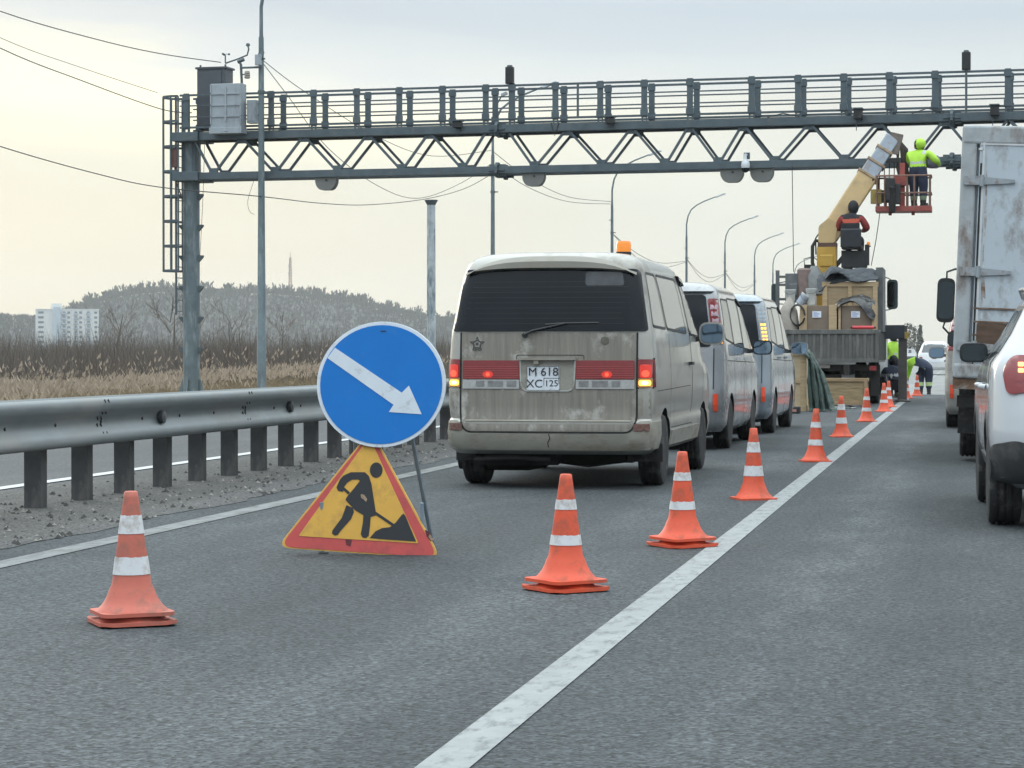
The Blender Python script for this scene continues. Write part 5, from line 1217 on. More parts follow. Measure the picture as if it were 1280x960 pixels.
# ================================================================== CRANE TRUCK
TY = 54.4
TX = (P(974, 430, TY).x+P(1098, 430, TY).x)/2; TW = P(1098, 430, TY).x-P(974, 430, TY).x
def tz(py, Y=TY): return P(1040, py, Y).z
def crane_truck():
    t = thing('crane_truck', 'flatbed crane truck with yellow column, cream boom and loaded crates', 'truck', (TX, TY, 0)); O = Vector((TX, TY, 0))
    l = lambda px, py, dy: P(px, py, TY+dy)-O
    hw = TW/2; zf, zg = tz(412), tz(453)
    TG = mat('faded_grey_dropside', (.115, .115, .11), .75, .1, .2, 3, dirt=((.19, .185, .175), .35, 5, (1, 1, .25)))
    q = MB(); q.box((0, .03, (zf+zg)/2), (TW, .05, zf-zg)); n = 13
    for k in range(n): q.box((-hw+.14+(TW-.28)*k/(n-1), -.005, (zf+zg)/2-.02), (.07, .03, (zf-zg)-.16))
    q.box((0, -.01, zf-.05), (TW+.02, .05, .1)); q.box((0, -.01, zg+.04), (TW, .05, .08)); q.box((hw-.03, -.012, (zf+zg)/2), (.08, .06, zf-zg)); q.box((-hw+.03, -.012, (zf+zg)/2), (.08, .06, zf-zg)); q.build('tailgate', TG, t, bevel=.006)
    for s_ in (-1, 1):
        q = MB(); q.box((s_*(hw-.025), 2.35, (zf+zg)/2), (.05, 4.6, zf-zg))
        for k in range(12): q.box((s_*(hw+.01), .25+k*.4, (zf+zg)/2), (.03, .07, zf-zg-.1))
        q.build('dropside', TG, t)
    q = MB(); q.box((0, 2.3, zg+.04), (TW-.1, 4.6, .08)); q.build('bed_floor', WOODD, t)
    q = MB()
    for s_ in (-1, 1): q.box((s_*.42, 3.2, .78), (.11, 7.6, .22))
    for y in (.25, 1.4, 2.8, 4.2, 6.0): q.box((0, y, .76), (.9, .1, .16))
    q.box((0, .2, zg-.12), (TW-.1, .12, .14)); q.box((-.2, .5, .62), (.9, .6, .3)); q.build('chassis', UNDER, t)
    q = MB(); q.box((-.45, .08, zg-.08), (.95, .06, .10)); q.build('bumper_bar', mat('chalky_bar', (.26, .24, .22), .8, 0, .3, 8), t)
    for s_ in (-1, 1):
        q = MB(); q.box((s_*(hw-.12), .0, zg-.13), (.16, .05, .10)); q.build('tail_lamp', RED_L, t)
        q = MB(); q.box((s_*(hw-.25), 1.15, .55), (.5, .02, .7)); q.build('mud_flap', RUBBER, t)
        for y in (1.6, 7.0): wheel(t, s_*(hw-.16), y, .48, .48, .26, mat('truck_rim', (.2, .2, .2), .6, .3))
        wheel(t, s_*(hw-.45), 1.6, .48, .48, .26, mat('truck_rim', (.2, .2, .2), .6, .3))
    q = MB(); q.patch([(hw-.18, .2), (hw+.0, .2), (hw+.0, 1.25), (hw-.18, 1.25)], lambda u, v, o: (u, .35-o, v), 0, 0, .3, .03); q.build('dark_skirt', UNDER, t)
    # headboard frame beside the load at the left, grey tall panel at the right
    q = MB(); a = l(967, 340, 4.7); b_ = l(967, 400, 4.7)
    for px in (972, 984): q.bar(l(px, 338 if px == 972 else 345, 4.7), l(px, 410, 4.7), .09, .09)
    for py in (346, 356, 374): q.bar(l(970, py, 4.7), l(986, py, 4.7), .06, .06)
    q.build('headboard', mat('frame_grey', (.14, .15, .15), .7, .2), t)
    q = MB(); q.bar(l(1101, 336, 2.6), l(1101, 415, 2.6), .16, 1.9, up=(0, 1, 0)); q.build('side_stake_panel', mat('stake_grey', (.12, .13, .135), .7, .1, .25, 3, dirt=((.1, .1, .1), .4, 4, (1, 1, .4))), t)
    # cab (in front, mostly hidden) and its mirrors
    Hc = Hull([(.55, 1.03, 5.5, 7.6, .12), (.8, 1.08, 5.45, 7.75, .15), (1.7, 1.08, 5.45, 7.7, .15), (2.45, 1.02, 5.5, 7.5, .15), (2.72, .95, 5.55, 7.3, .15), (2.8, .8, 5.7, 7.1, .15)], .02)
    Hc.body('cab', mat('cab_grey_white', (.42, .43, .43), .4, 0, .06, 3, coat=.3), t)
    q = MB(); q.patch([(-.92, 1.7), (.92, 1.7), (.9, 2.5), (-.9, 2.5)], Hc.front, .005, 0, .15); q.build('windscreen', GLASS, t)
    GM = mat('dark_green_mirror', (.02, .035, .033), .25, 0, .2, 9, coat=.4)
    for px, py, w, h, s_ in ((1115.5, 368, .27, .74, 1), (969, 367, .2, .5, -1)):
        p = l(px, py, 6.4); mirror_part(t, p.x, p.y, p.z, w, h, GM, glass=DMIRROR, stalk=[[(0, .08, h*.45), (-s_*.1, .1, h*.55), (-s_*.40, .1, h*.66)], [(0, .08, -h*.48), (-s_*.1, .1, -h*.52), (-s_*.40, .1, -h*.55)]])
    # outrigger: dark beam to the right and leg down to the road
    q = MB(); a, b_ = l(1098, 415, 3.6), l(1131, 415, 3.6); q.box(((a.x+b_.x)/2-.05, 3.6, a.z), (b_.x-a.x+.1, .34, .33)); ob = q.build('outrigger_beam', mat('outrigger_dark', (.035, .04, .05), .6, .1, .2, 5), t, bevel=.012)
    q = MB(); c = l(1128.5, 415, 3.6); q.box((c.x, 3.6, c.z/2+.1), (.2, .2, c.z+.1)); q.box((c.x, 3.6, .28), (.16, .16, .5)); q.lathe([(.18, .0), (.2, .03), (.07, .08)], 14, (c.x, 3.6, 0)); q.build('outrigger_leg', mat('outrigger_leg_brown', (.085, .075, .072), .7, .1, .3, 5), ob)
    q = MB(); q.box((c.x+.06, 3.48, c.z-.08), (.16, .05, .16)); q.build('hazard_patch', mat('yellow_patch', (.34, .24, .05), .6, 0, .3, 8), ob)
    q = MB(); q.box((-1.5, 3.6, 1.15), (1.0, .34, .3)); q.box((-1.9, 3.6, .55), (.2, .2, 1.1)); q.lathe([(.18, 0), (.2, .03), (.07, .08)], 14, (-1.9, 3.6, 0)); q.build('outrigger_beam', MATS['outrigger_dark'], t)
    # crane: column, boom, seat post
    CY = 4.9
    YEL = mat('crane_yellow', (.50, .30, .045), .45, .05, .12, 3, dirt=((.22, .15, .06), .3, 3, (1, 1, .4)), coat=.2); CRM = mat('boom_cream', (.56, .395, .19), .5, .05, .08, 1.5, dirt=((.40, .30, .17), .3, 2, (1, 1, 1)), coat=.2)
    c0, c1 = l(1034, 345, CY), l(1034, 308, CY)
    q = MB(); q.box((c0.x, CY, (1.15+c1.z)/2), (.50, .5, c1.z-1.15), taper=.96); q.box((c0.x, CY, c1.z-.36), (.34, .54, .30)); q.build('crane_column', YEL, t, bevel=.03)
    q = MB(); q.box((c0.x+.01, CY, c1.z+.03), (.46, .48, .1)); q.build('column_collar', mat('rusty_brown', (.12, .07, .05), .7, .1, .3, 6), t)
    top = l(1034, 284, CY)
    q = MB(); q.prism(rpoly([(-.21, c1.z+.08), (.21, c1.z+.08), (.26, top.z+.1), (.05, top.z+.22), (-.2, top.z+.02)], .06), lambda u, v, d: (c0.x+u, CY+d, v), -.22, .22); q.build('boom_pivot', CRM, t, bevel=.02)
    B = l(1038, 291, CY); T = l(1116, 172, 5.4); B.y = CY; ax = (T-B); Lb = ax.length; ax.normalize()
    bp = lambda k: B+ax*Lb*k
    upv = (0, -1, 0)
    def sect(k0, k1, w, h): 
        q = MB(); q.bar(bp(k0), bp(k1), w, h, up=(-.5, 0, .5)); return q
    bm = sect(-.04, .60, .40, .50).build('boom', CRM, t, bevel=.04, seg=3)
    STL = mat('boom_steel', (.33, .37, .42), .4, .5, .12, 3, dirt=((.28, .22, .16), .3, 4, (1, 1, 1)))
    for k0, k1, w, h in ((.58, .72, .35, .43), (.70, .86, .31, .38), (.84, 1.0, .28, .36)): sect(k0, k1, w, h).build('boom_section', STL, bm, bevel=.03, seg=3)
    COLR = mat('tan_collar', (.36, .26, .17), .65, .1, .3, 8, dirt=((.15, .1, .07), .4, 9, (1, 1, 1)))
    for k, w, h in ((.595, .45, .55), (.725, .40, .49), (.86, .36, .44)): sect(k-.012, k+.012, w, h).build('boom_collar', COLR, bm, bevel=.01)
    n_ = ax.cross(Vector((0, 1, 0))).normalized()
    q = MB(); side = Vector((.24, -.06, -.05)); q.tube([bp(.02)+side, bp(.25)+side*1.02, bp(.5)+side*1.04], .02, 6); q.tube([bp(.45)+side*.9, bp(.53)+side*1.25+Vector((-.05, -.1, .14)), bp(.58)+side*.9], .018, 6); q.build('boom_cable', BLACKP, bm)
    w0 = bp(.50)+Vector((.36, -.2, -.30))
    q = MB(); q.box(w0, (.26, .3, .34)); q.build('winch_box', mat('mustard_box', (.32, .24, .06), .6, 0, .2, 6), bm); q = MB(); q.box(w0+Vector((.25, 0, 0)), (.24, .26, .30)); q.build('valve_block', BLACKP, bm)
    # boom head with hydraulic hoses
    h = bp(1.0); q = MB(); q.box(h+Vector((.05, 0, -.15)), (.30, .28, .5), rot=(0, .25, 0)); q.build('boom_head', mat('boom_head_rusty', (.20, .17, .15), .7, .2, .3, 7), bm)
    q = MB(); hr = random.Random(2)
    for k in range(6):
        x = h.x+.1+.05*k; q.tube([(h.x+.05, CY+.45, h.z+.05), (x, CY+.40, h.z-.3), (x+hr.uniform(-.05, .05), CY+.45, h.z-.75), (x+.05, CY+.5, h.z-1.15-.1*hr.random())], .028, 6)
    q.build('hose', mat('brown_hoses', (.06, .045, .04), .7, 0, .3, 10), bm)
    q = MB()
    for k in range(4): x = h.x-.32+.12*k; q.tube([(x, CY+.4, h.z-.6), (x, CY+.4, h.z-1.75)], .012, 5)
    q.box((h.x-.13, CY+.4, h.z-.58), (.5, .2, .1)); q.build('hoist_rope', BLACKP, bm)
    # hydraulic hoses beside the column
    q = MB(); p0 = l(1021, 303, CY); q.tube([p0+Vector((.1, 0, .02)), p0+Vector((-.02, -.1, .04)), p0+Vector((-.1, -.1, -.1)), p0+Vector((-.1, -.1, -.5)), p0+Vector((.02, -.1, -.85))], .045, 8); q.tube([p0+Vector((.1, .1, .3)), p0+Vector((-.03, 0, .1)), p0+Vector((-.02, 0, -.3))], .018, 6); p1 = l(1011, 336, CY); q.box(p1, (.22, .2, .2)); q.box(p1+Vector((.2, 0, .02)), (.2, .1, .08)); q.tube([p1+Vector((-.1, 0, .1)), p1+Vector((-.12, 0, .24)), p1+Vector((.1, 0, .3)), p1+Vector((.22, 0, .2))], .012, 5); q.build('column_hose', BLACKP, t)
    # operator's seat on a post
    s0 = l(1065, 298, CY-.3)
    q = MB(); q.box(s0+Vector((0, .1, -.22)), (.5, .5, .1)); q.box(s0+Vector((-.02, -.18, .0)), (.5, .09, .46), rot=(.12, 0, 0)); st = q.build('operator_seat', mat('black_seat_vinyl', (.03, .035, .042), .5, 0, .2, 8), t, bevel=.03)
    q = MB(); q.box(s0+Vector((.05, .2, -.50)), (.62, .35, .42)); q.bar(s0+Vector((-.1, .15, -.3)), s0+Vector((-.55, .2, -.85)), .1, .1); q.bar(s0+Vector((.0, .15, -.7)), s0+Vector((-.5, .2, -.9)), .1, .12); q.build('seat_frame', BLACKP, t, bevel=.01)
    q = MB()
    for k in range(4): q.tube([s0+Vector((.28, .2+.06*k, -.55)), s0+Vector((.38, .1+.08*k, -.2)), s0+Vector((.44, .1+.08*k, -.18))], .014, 6)
    q.box(s0+Vector((.36, .15, -.4)), (.1, .3, .5)); q.build('control_lever', BLACKP, t)
    q = MB(); q.lathe([(.035, 0), (.045, .03), (.03, .07), (0, .08)], 10, s0+Vector((.40, .0, -.16))); q.build('work_lamp', AMBER, t)
    # basket
    bz0, bz1, bzm = l(1130, 262, 5.1).z, l(1130, 221, 5.1).z, l(1130, 242.5, 5.1).z; x0, x1 = l(1095, 262, 5.1).x, l(1165, 262, 5.1).x; by = 5.1
    RD = mat('basket_red', (.33, .075, .06), .55, .1, .15, 5, dirt=((.16, .07, .06), .3, 8, (1, 1, 1)))
    q = MB(); q.box(((x0+x1)/2, by, bz0), (x1-x0, .9, .13)); q.box((x0+.35, by-.2, bz0-.1), (.08, .08, .1)); q.box((x1-.45, by-.2, bz0-.1), (.08, .08, .1)); bk = q.build('basket_floor', RD, t, bevel=.01)
    RB = mat('basket_rail_brown', (.20, .115, .085), .6, .2, .2, 6)
    q = MB()
    for z in (bz1, bzm):
        for y in (by-.43, by+.43): q.tube([(x0+.02, y, z), (x1-.02, y, z)], .024, 7)
        for x in (x0+.02, x1-.02): q.tube([(x, by-.43, z), (x, by+.43, z)], .024, 7)
    for x in (x0+.04, x0+.23, (x0+x1)/2+.08, x1-.42, x1-.05):
        for y in (by-.43, by+.43): q.tube([(x, y, bz0), (x, y, bz1)], .024, 7)
    q.build('basket_railing', RB, bk)
    q = MB(); xm = l(1128, 240, 5.1).x; q.box((xm, by-.1, (bz0+bz1)/2+.15), (.13, .13, bz1-bz0+.35)); q.box((xm-.05, by-.15, bz1-.12), (.32, .2, .22)); q.build('basket_post', RD, bk, bevel=.01)
    q = MB(); xg = l(1114, 245, 5.1).x; q.box((xg, by-.55, (bz0+bz1)/2+.05), (.22, .2, .55)); q.box((xg+.17, by-.5, (bz0+bz1)/2-.05), (.14, .16, .5)); q.build('control_box', BLACKP, bk, bevel=.02)
    q = MB(); q.lathe([(0, -.32), (.07, -.3), (.09, -.1), (.07, .1), (.09, .3), (.06, .34)], 12, (xg+.04, by-.6, bz0+.2)); q.build('crane_hook', UNDER, bk, smooth=40)
    # grey machinery behind the headboard
    q = MB(); a = l(993, 360, 4.3); q.box(a, (.42, .4, .70)); q.box(a+Vector((-.02, -.22, -.05)), (.22, .06, .3)); q.build('tool_locker', mat('locker_grey', (.13, .14, .145), .7, .1, .3, 5), t, bevel=.02)
    a = l(1006, 357, 4.2); q = MB(); q.lathe([(.16, -.45), (.19, -.43), (.19, .38), (.15, .42)], 18, a); q.build('brown_tank', mat('brown_tank_paint', (.21, .155, .14), .6, .1, .25, 4), t, smooth=40)
    a = l(1018, 352, 4.2); q = MB(); q.lathe([(.13, -.35), (.22, -.3), (.22, .15), (.15, .25), (.08, .38)], 18, a); q.build('grey_tank', mat('grey_tank_paint', (.20, .21, .21), .6, .2, .25, 4), t, smooth=40)
    q = MB(); a = l(992, 340, 4.2); q.tube([a, a+Vector((-.04, 0, 2.6))], .010, 5); q.build('whip_aerial', BLACKP, t)
    return t
crane_truck()
# ------------------------------------------------------------------ the load: every crate, bucket and sack is a thing
def crate(name, label, px0, px1, py0, py1, dy, depth, frame=.1, mid=1, hmid=0, m=WOOD, panel=None, grp=None, cat='crate', y=None, z0=None):
    Y = y if y is not None else TY+dy
    a, b_ = P(px0, py1, Y), P(px1, py0, Y); w, h = b_.x-a.x, b_.z-a.z; base = a.z if z0 is None else z0; h = b_.z-base
    t = thing(name, label, cat, ((a.x+b_.x)/2, Y, base), group=grp)
    q = MB(); q.box((0, depth/2, h/2), (w-.03, depth-.03, h-.03)); q.build('panel', panel or mat('crate_ply', (.34, .255, .155), .8, 0, .14, 4, stretch=(1, 1, 5)), t)
    q = MB()
    for y_ in (.0, depth):
        for s_ in (-1, 1): q.box((s_*(w/2-frame/2), y_, h/2), (frame, .035, h))
        q.box((0, y_-.002 if y_ == 0 else y_, h-frame/2), (w-.004, .03, frame)); q.box((0, y_-.002 if y_ == 0 else y_, frame/2), (w-.004, .03, frame))
        for k in range(mid): q.box((-w/2+w*(k+1)/(mid+1), y_, h/2), (frame*.8, .03, h-2*frame))
        for k in range(hmid): q.box((0, y_, h*(k+1)/(hmid+1)), (w-2*frame, .03, frame))
    for s_ in (-1, 1):
        q.box((s_*(w/2), depth/2, h-frame/2), (.03, depth, frame)); q.box((s_*(w/2), depth/2, frame/2), (.03, depth, frame))
    q.build('frame', m, t, bevel=.004)
    return t, w, h
zbed = tz(453)+.08
def cloth(name, label, cat, grid, m, group=None, thick=.012, seed=0, wob=.03, parent=None, fold=.3, amp=.13):
    """grid of points [row][col] smoothed into a rumpled sheet"""
    rs = random.Random(seed); q = MB(); R_, C_ = len(grid), len(grid[0]); org = Vector(grid[0][0]); org.z = min(p[2] for r in grid for p in r)
    for r in grid:
        for p in r: q.v.append(tuple(Vector(p)-org+Vector((rs.gauss(0, wob*.5), rs.gauss(0, wob), rs.gauss(0, wob)))))
    for i in range(R_-1):
        for j in range(C_-1): q.f.append((i*C_+j, i*C_+j+1, (i+1)*C_+j+1, (i+1)*C_+j)); q.m.append(0)
    o = q.build(name, m, loc=org, smooth=180)
    s = o.modifiers.new('sub', 'SUBSURF'); s.levels = s.render_levels = 4
    tx = bpy.data.textures.new('crumple', 'CLOUDS'); tx.noise_scale = fold; tx.noise_depth = 2; dm = o.modifiers.new('crumple', 'DISPLACE'); dm.texture = tx; dm.strength = amp; dm.mid_level = .5; dm.texture_coords = 'LOCAL'; d = o.modifiers.new('thick', 'SOLIDIFY'); d.thickness = thick
    return tag(o, label, cat, group)
TARPD = mat('dark_blue_grey_tarp', (.030, .038, .047), .65, 0, .3, 6, bump=.4, bs=14); TARPB = mat('black_plastic_sheet', (.014, .016, .018), .3, 0, .3, 6, bump=.4, bs=16); TARPG = mat('green_tarpaulin', (.040, .066, .056), .6, 0, .25, 5, bump=.35, bs=18)
crate('wooden_crate', 'large wooden crate on the truck bed under the dark tarp', 1028, 1097, 352, 412, 1.5, 1.3, .11, 1, 0, z0=zbed, grp='crates on the crane truck')
def boxlab(px, py, dy, parent, w=.20, h=.145):
    p = P(px, py, TY+dy); q = MB(); q.prism(rect(-w/2, -h/2, w/2, h/2), lambda u, v, d: (u, -d, v), .0, .004); o = q.build('paper_label', PAPER, parent, loc=p-Vector(parent.location))
    q = MB(); rs = random.Random(1)
    for k in range(5): q.prism(rect(-w*.38, h*.3-k*.024, -w*.38+w*rs.uniform(.4, .75), h*.3-k*.024+.009), lambda u, v, d: (u, -.0045-d, v), .0, .001)
    q.build('print_line', mat('blue_print', (.16, .22, .50), .7), o)
# front row behind the tailgate: two framed cartons
def carton(label, px0, px1, py0, dy, posts, lp):
    Y = TY+dy; a, b_ = P(px0, 412, Y), P(px1, py0, Y); w = b_.x-a.x; h = b_.z-zbed
    t = thing('framed_carton', label, 'crate', ((a.x+b_.x)/2, Y, zbed), group='framed cartons behind the tailgate')
    q = MB(); q.box((0, .36, h/2+.02), (w-.06, .66, h-.08)); q.build('carton', CARTON, t, bevel=.008)
    q = MB()
    for u0, u1 in posts: p0, p1 = P(u0, 400, Y).x-(a.x+b_.x)/2, P(u1, 400, Y).x-(a.x+b_.x)/2; q.box(((p0+p1)/2, .0, h/2), (p1-p0, .05, h)); q.box(((p0+p1)/2, .72, h/2), (p1-p0, .05, h))
    q.box((0, .36, .025), (w, .74, .05)); q.build('wooden_post', WOOD, t, bevel=.004)
    boxlab(lp[0], lp[1], dy-.006+.02, t); return t
carton('framed carton with white paper label, left one behind the tailgate', 1000, 1047, 381, .35, ((1000, 1008.5), (1036, 1046)), (1021, 393))
carton('framed carton with white paper label under black sheet, right one behind the tailgate', 1050, 1093, 381, .35, ((1048, 1051), (1090, 1096)), (1069.5, 393))
Y = TY+.35
g = []
for i, (dy, py0) in enumerate(((.75, 372), (.4, 374), (.0, 380), (-.1, 386))):
    g.append([P(px, py0+o, Y+dy) for px, o in ((1044, 9), (1050, 3), (1058, -1), (1070, -2), (1082, -1), (1092, 2), (1095, 8))])
g[-1] = [P(px, y, Y-.1) for px, y in ((1046, 384), (1052, 380), (1062, 377), (1072, 379), (1082, 390), (1090, 404), (1094, 398))]
cloth('black_sheet', 'black plastic sheet sagging over the right framed carton', 'sheet', g, TARPB, seed=4, wob=.02)
g = []
for dy, ys_ in ((-.06, (366, 355, 352, 354, 351, 353, 350)), (.15, (352, 344, 341, 343, 340, 341, 342)), (.6, (346, 338, 335, 338, 336, 335, 338)), (1.2, (350, 342, 340, 342, 341, 339, 340))):
    g.append([P(px, py, TY+1.5+dy) for px, py in zip((1022, 1032, 1044, 1058, 1072, 1086, 1099), ys_)])
cloth('dark_tarp', 'rumpled dark blue-grey tarp heaped over the large truck crate', 'tarp', g, TARPD, seed=6, wob=.05, thick=.03)
g = [[P(px, py, TY+1.4+dy) for px, py in zip((1030, 1036, 1044, 1052, 1062), ys_)] for dy, ys_ in ((-.1, (352, 342, 338, 341, 350)), (.1, (344, 334, 331, 336, 344)), (.5, (346, 336, 334, 338, 344)))]
cloth('dark_tarp', 'smaller dark tarp fold bulging at the foot of the yellow column', 'tarp', g, TARPD, seed=9, wob=.04, thick=.03)
def bucket(label, px, py0, py1, dy, tilt=0, m=None):
    a, b_ = P(px, py1, TY+dy), P(px, py0, TY+dy); h = b_.z-a.z
    t = thing('paint_bucket', label, 'bucket', a, (0, tilt, 0), 'buckets on the crane truck')
    q = MB(); q.lathe([(.09, 0), (.115, h*.86), (.12, h*.88), (.12, h*.95)], 20); q.build('pail', mat('white_bucket', (.50, .505, .48), .45, 0, .08, 9) if not m else m, t, smooth=40)
    q = MB(); q.lathe([(.125, h*.95), (.128, h*.965), (.128, h*1.0), (.115, h*1.01)], 20); q.build('lid', mat('pale_bucket_lid', (.60, .62, .62), .4, 0, .05, 9), t, smooth=40)
    q = MB(); q.tube([(.13*math.cos(k*math.pi/8), -.01-.10*math.sin(k*math.pi/8), h*.9-.08*math.sin(k*math.pi/8)) for k in range(9)], .005, 5); q.build('handle', STEEL, t)
YB = .75
bucket('yellowish white bucket at the left behind the sack', 988, 362, 379, YB)
bucket('white bucket lying tilted between the two upright ones', 999, 366, 380, YB-.1, .7, mat('blue_white_bucket', (.42, .47, .54), .5, 0, .06, 9))
bucket('white bucket standing on the left framed carton', 1014, 361, 381, YB-.1)
q = MB(); a = P(982, 412, TY+.5); a.z = zbed
prof = [(.18, 0), (.29, .06), (.31, .25), (.30, .45), (.29, .55), (.25, .72), (.16, .83), (.07, .88), (.0, .90)]
q.lathe(prof, 20); rs = random.Random(3)
q.v = [tuple(Vector(p)*(1+.12*mnoise.noise(Vector(p)*5))) for p in q.v]
o = q.build('stuffed_sack', mat('greyish_sack', (.34, .31, .27), .9, 0, .12, 6, stretch=(1, 1, 4), bump=.4, bs=12), smooth=60, loc=(P(986, 400, TY+.5).x, TY+.5, zbed)); o.scale = (.78, .78, 1.52); tag(o, 'bulging greyish sack at the left end of the truck bed', 'sack')
q = MB(); q.prism(rpoly(rect(-.42, 0, .42, .09), .02), lambda u, v, d: (u, d, v), -.15, .15)
t = thing('toolbox', 'red toolbox lid showing at the foot of the sack', 'toolbox', (P(985, 410, TY+.2).x, TY+.2, zbed+.45)); q = MB(); q.box((0, 0, .06), (.36, .18, .14)); q.build('box', mat('toolbox_red', (.42, .07, .06), .5), t, bevel=.01); q = MB(); q.tube([(-.08, 0, .13), (-.08, 0, .17), (.08, 0, .17), (.08, 0, .13)], .012, 6); q.build('handle', BLACKP, t)
t = thing('red_bar', 'red padded bar lying on the tailgate edge at the right', 'bar', P(1079, 411, TY+.1)); q = MB(); q.tube([(-.24, 0, .03), (.24, 0, .03)], .04, 10); q.build('sleeve', mat('bright_red_sleeve', (.55, .05, .06), .5), t, smooth=40); q = MB(); q.tube([(-.28, 0, .03), (.28, 0, .03)], .025, 8); q.build('core', BLACKP, t)
q = MB(); a = P(997, 395, TY+.32)
for k in range(6): q.tube([(.16*math.cos(i*.5)*(1+.02*k), .02*k, .22*math.sin(i*.5)*(1+.03*k)+.0) for i in range(13)], .014, 6)
o = q.build('cable_coil', BLACKP, loc=a+Vector((0, -.05, .02))); tag(o, 'coil of black cable hanging beside the left framed carton', 'cable')
# ground crate, draped tarp, plank crate
YC = G(1000, 514).y
crate('wooden_crate', 'tall pine crate standing on the road between the minivan and the truck', 952, 1008, 437, 514, 0, .8, .12, 0, 1, y=YC, z0=0, panel=mat('crate_ply_pale', (.46, .37, .24), .8, 0, .1, 3, stretch=(1, 1, 5)), grp='crates on the road')
yy = YC-.05
g0 = [[P(px, py, yy+dy) for px, py, dy in ((984, 433, .3), (996, 434, .1), (1008, 437, .1), (1016, 441, .2))],
     [P(px, py, yy+dy) for px, py, dy in ((992, 434.5, -.02), (1004, 437, -.06), (1014, 444, .0), (1021, 452, .15))],
     [P(px, py, yy+dy) for px, py, dy in ((1010, 446, -.08), (1015, 452, -.16), (1021, 460, -.02), (1027, 464, .15))],
     [P(px, py, yy+dy) for px, py, dy in ((1010, 466, -.1), (1018, 470, -.2), (1025, 475, -.03), (1032, 478, .12))],
     [P(px, py, yy+dy) for px, py, dy in ((1011, 488, -.1), (1019, 490, -.22), (1028, 492, -.02), (1037, 494, .1))],
     [P(px, py, yy+dy) for px, py, dy in ((1013, 511, -.1), (1021, 512.5, -.2), (1031, 512, -.04), (1043, 510, .1))],
     [P(px, py, yy+dy) for px, py, dy in ((1012, 514, -.25), (1022, 514.5, -.3), (1034, 513.6, -.2), (1047, 512, .0))]]
g = []
for i in range(19):                                        # resample to many columns with vertical folds
    f = i/18*6; a = min(5, int(f)); u = f-a; row = []
    for j in range(22):
        h = j/21*3; c_ = min(2, int(h)); w_ = h-c_
        p = (g0[a][c_].lerp(g0[a][c_+1], w_)).lerp(g0[a+1][c_].lerp(g0[a+1][c_+1], w_), u)
        k = min(1, i/5); row.append(p+Vector((.02*math.sin(j*1.7+i*.3), -.075*k*math.sin(j*1.15+.25*math.sin(i*.8))-.03*k*math.sin(j*2.9+1), 0)))
    g.append(row)
cloth('green_tarp', 'dark green tarpaulin draped from the pine crate down to the road', 'tarp', g, TARPG, seed=2, wob=.008, thick=.012, fold=.2, amp=.05)
YK = G(1050, 508).y
crate('plank_crate', 'low wide plank crate on the road beneath the truck tailgate', 1028, 1084, 473, 508, 0, .7, .07, 0, 0, m=WOODD, y=YK, z0=.03, panel=mat('rough_planks', (.30, .225, .125), .85, 0, .3, 3, stretch=(1, 1, 9), dirt=((.16, .11, .06), .35, 3, (.6, 1, 8))))
t = thing('dark_case', 'dark case with a reddish label at the foot of the pine crate', 'case', G(989, 517)); q = MB(); q.box((0, .1, .07), (.34, .22, .13)); q.build('case', BLACKP, t, bevel=.015); q = MB(); q.box((.03, -.013, .06), (.14, .01, .05)); q.build('case_label', mat('pinkish_label', (.4, .2, .17), .7), t)
for i, (px, py, lab) in enumerate(((1052, 511, 'pale flattened rag on the road beside the plank crate'), (1066, 510, 'dark cloth scrap on the road under the tailgate'))):
    a = G(px, py); g = [[a+Vector((-.3+.2*j, .1*k, .02+.04*random.random())) for j in range(4)] for k in range(3)]
    cloth('ground_rag', lab, 'rag', g, (mat('pale_rag', (.2, .21, .2), .9), TARPD)[i], seed=i+12, wob=.02, fold=.1, amp=.05)
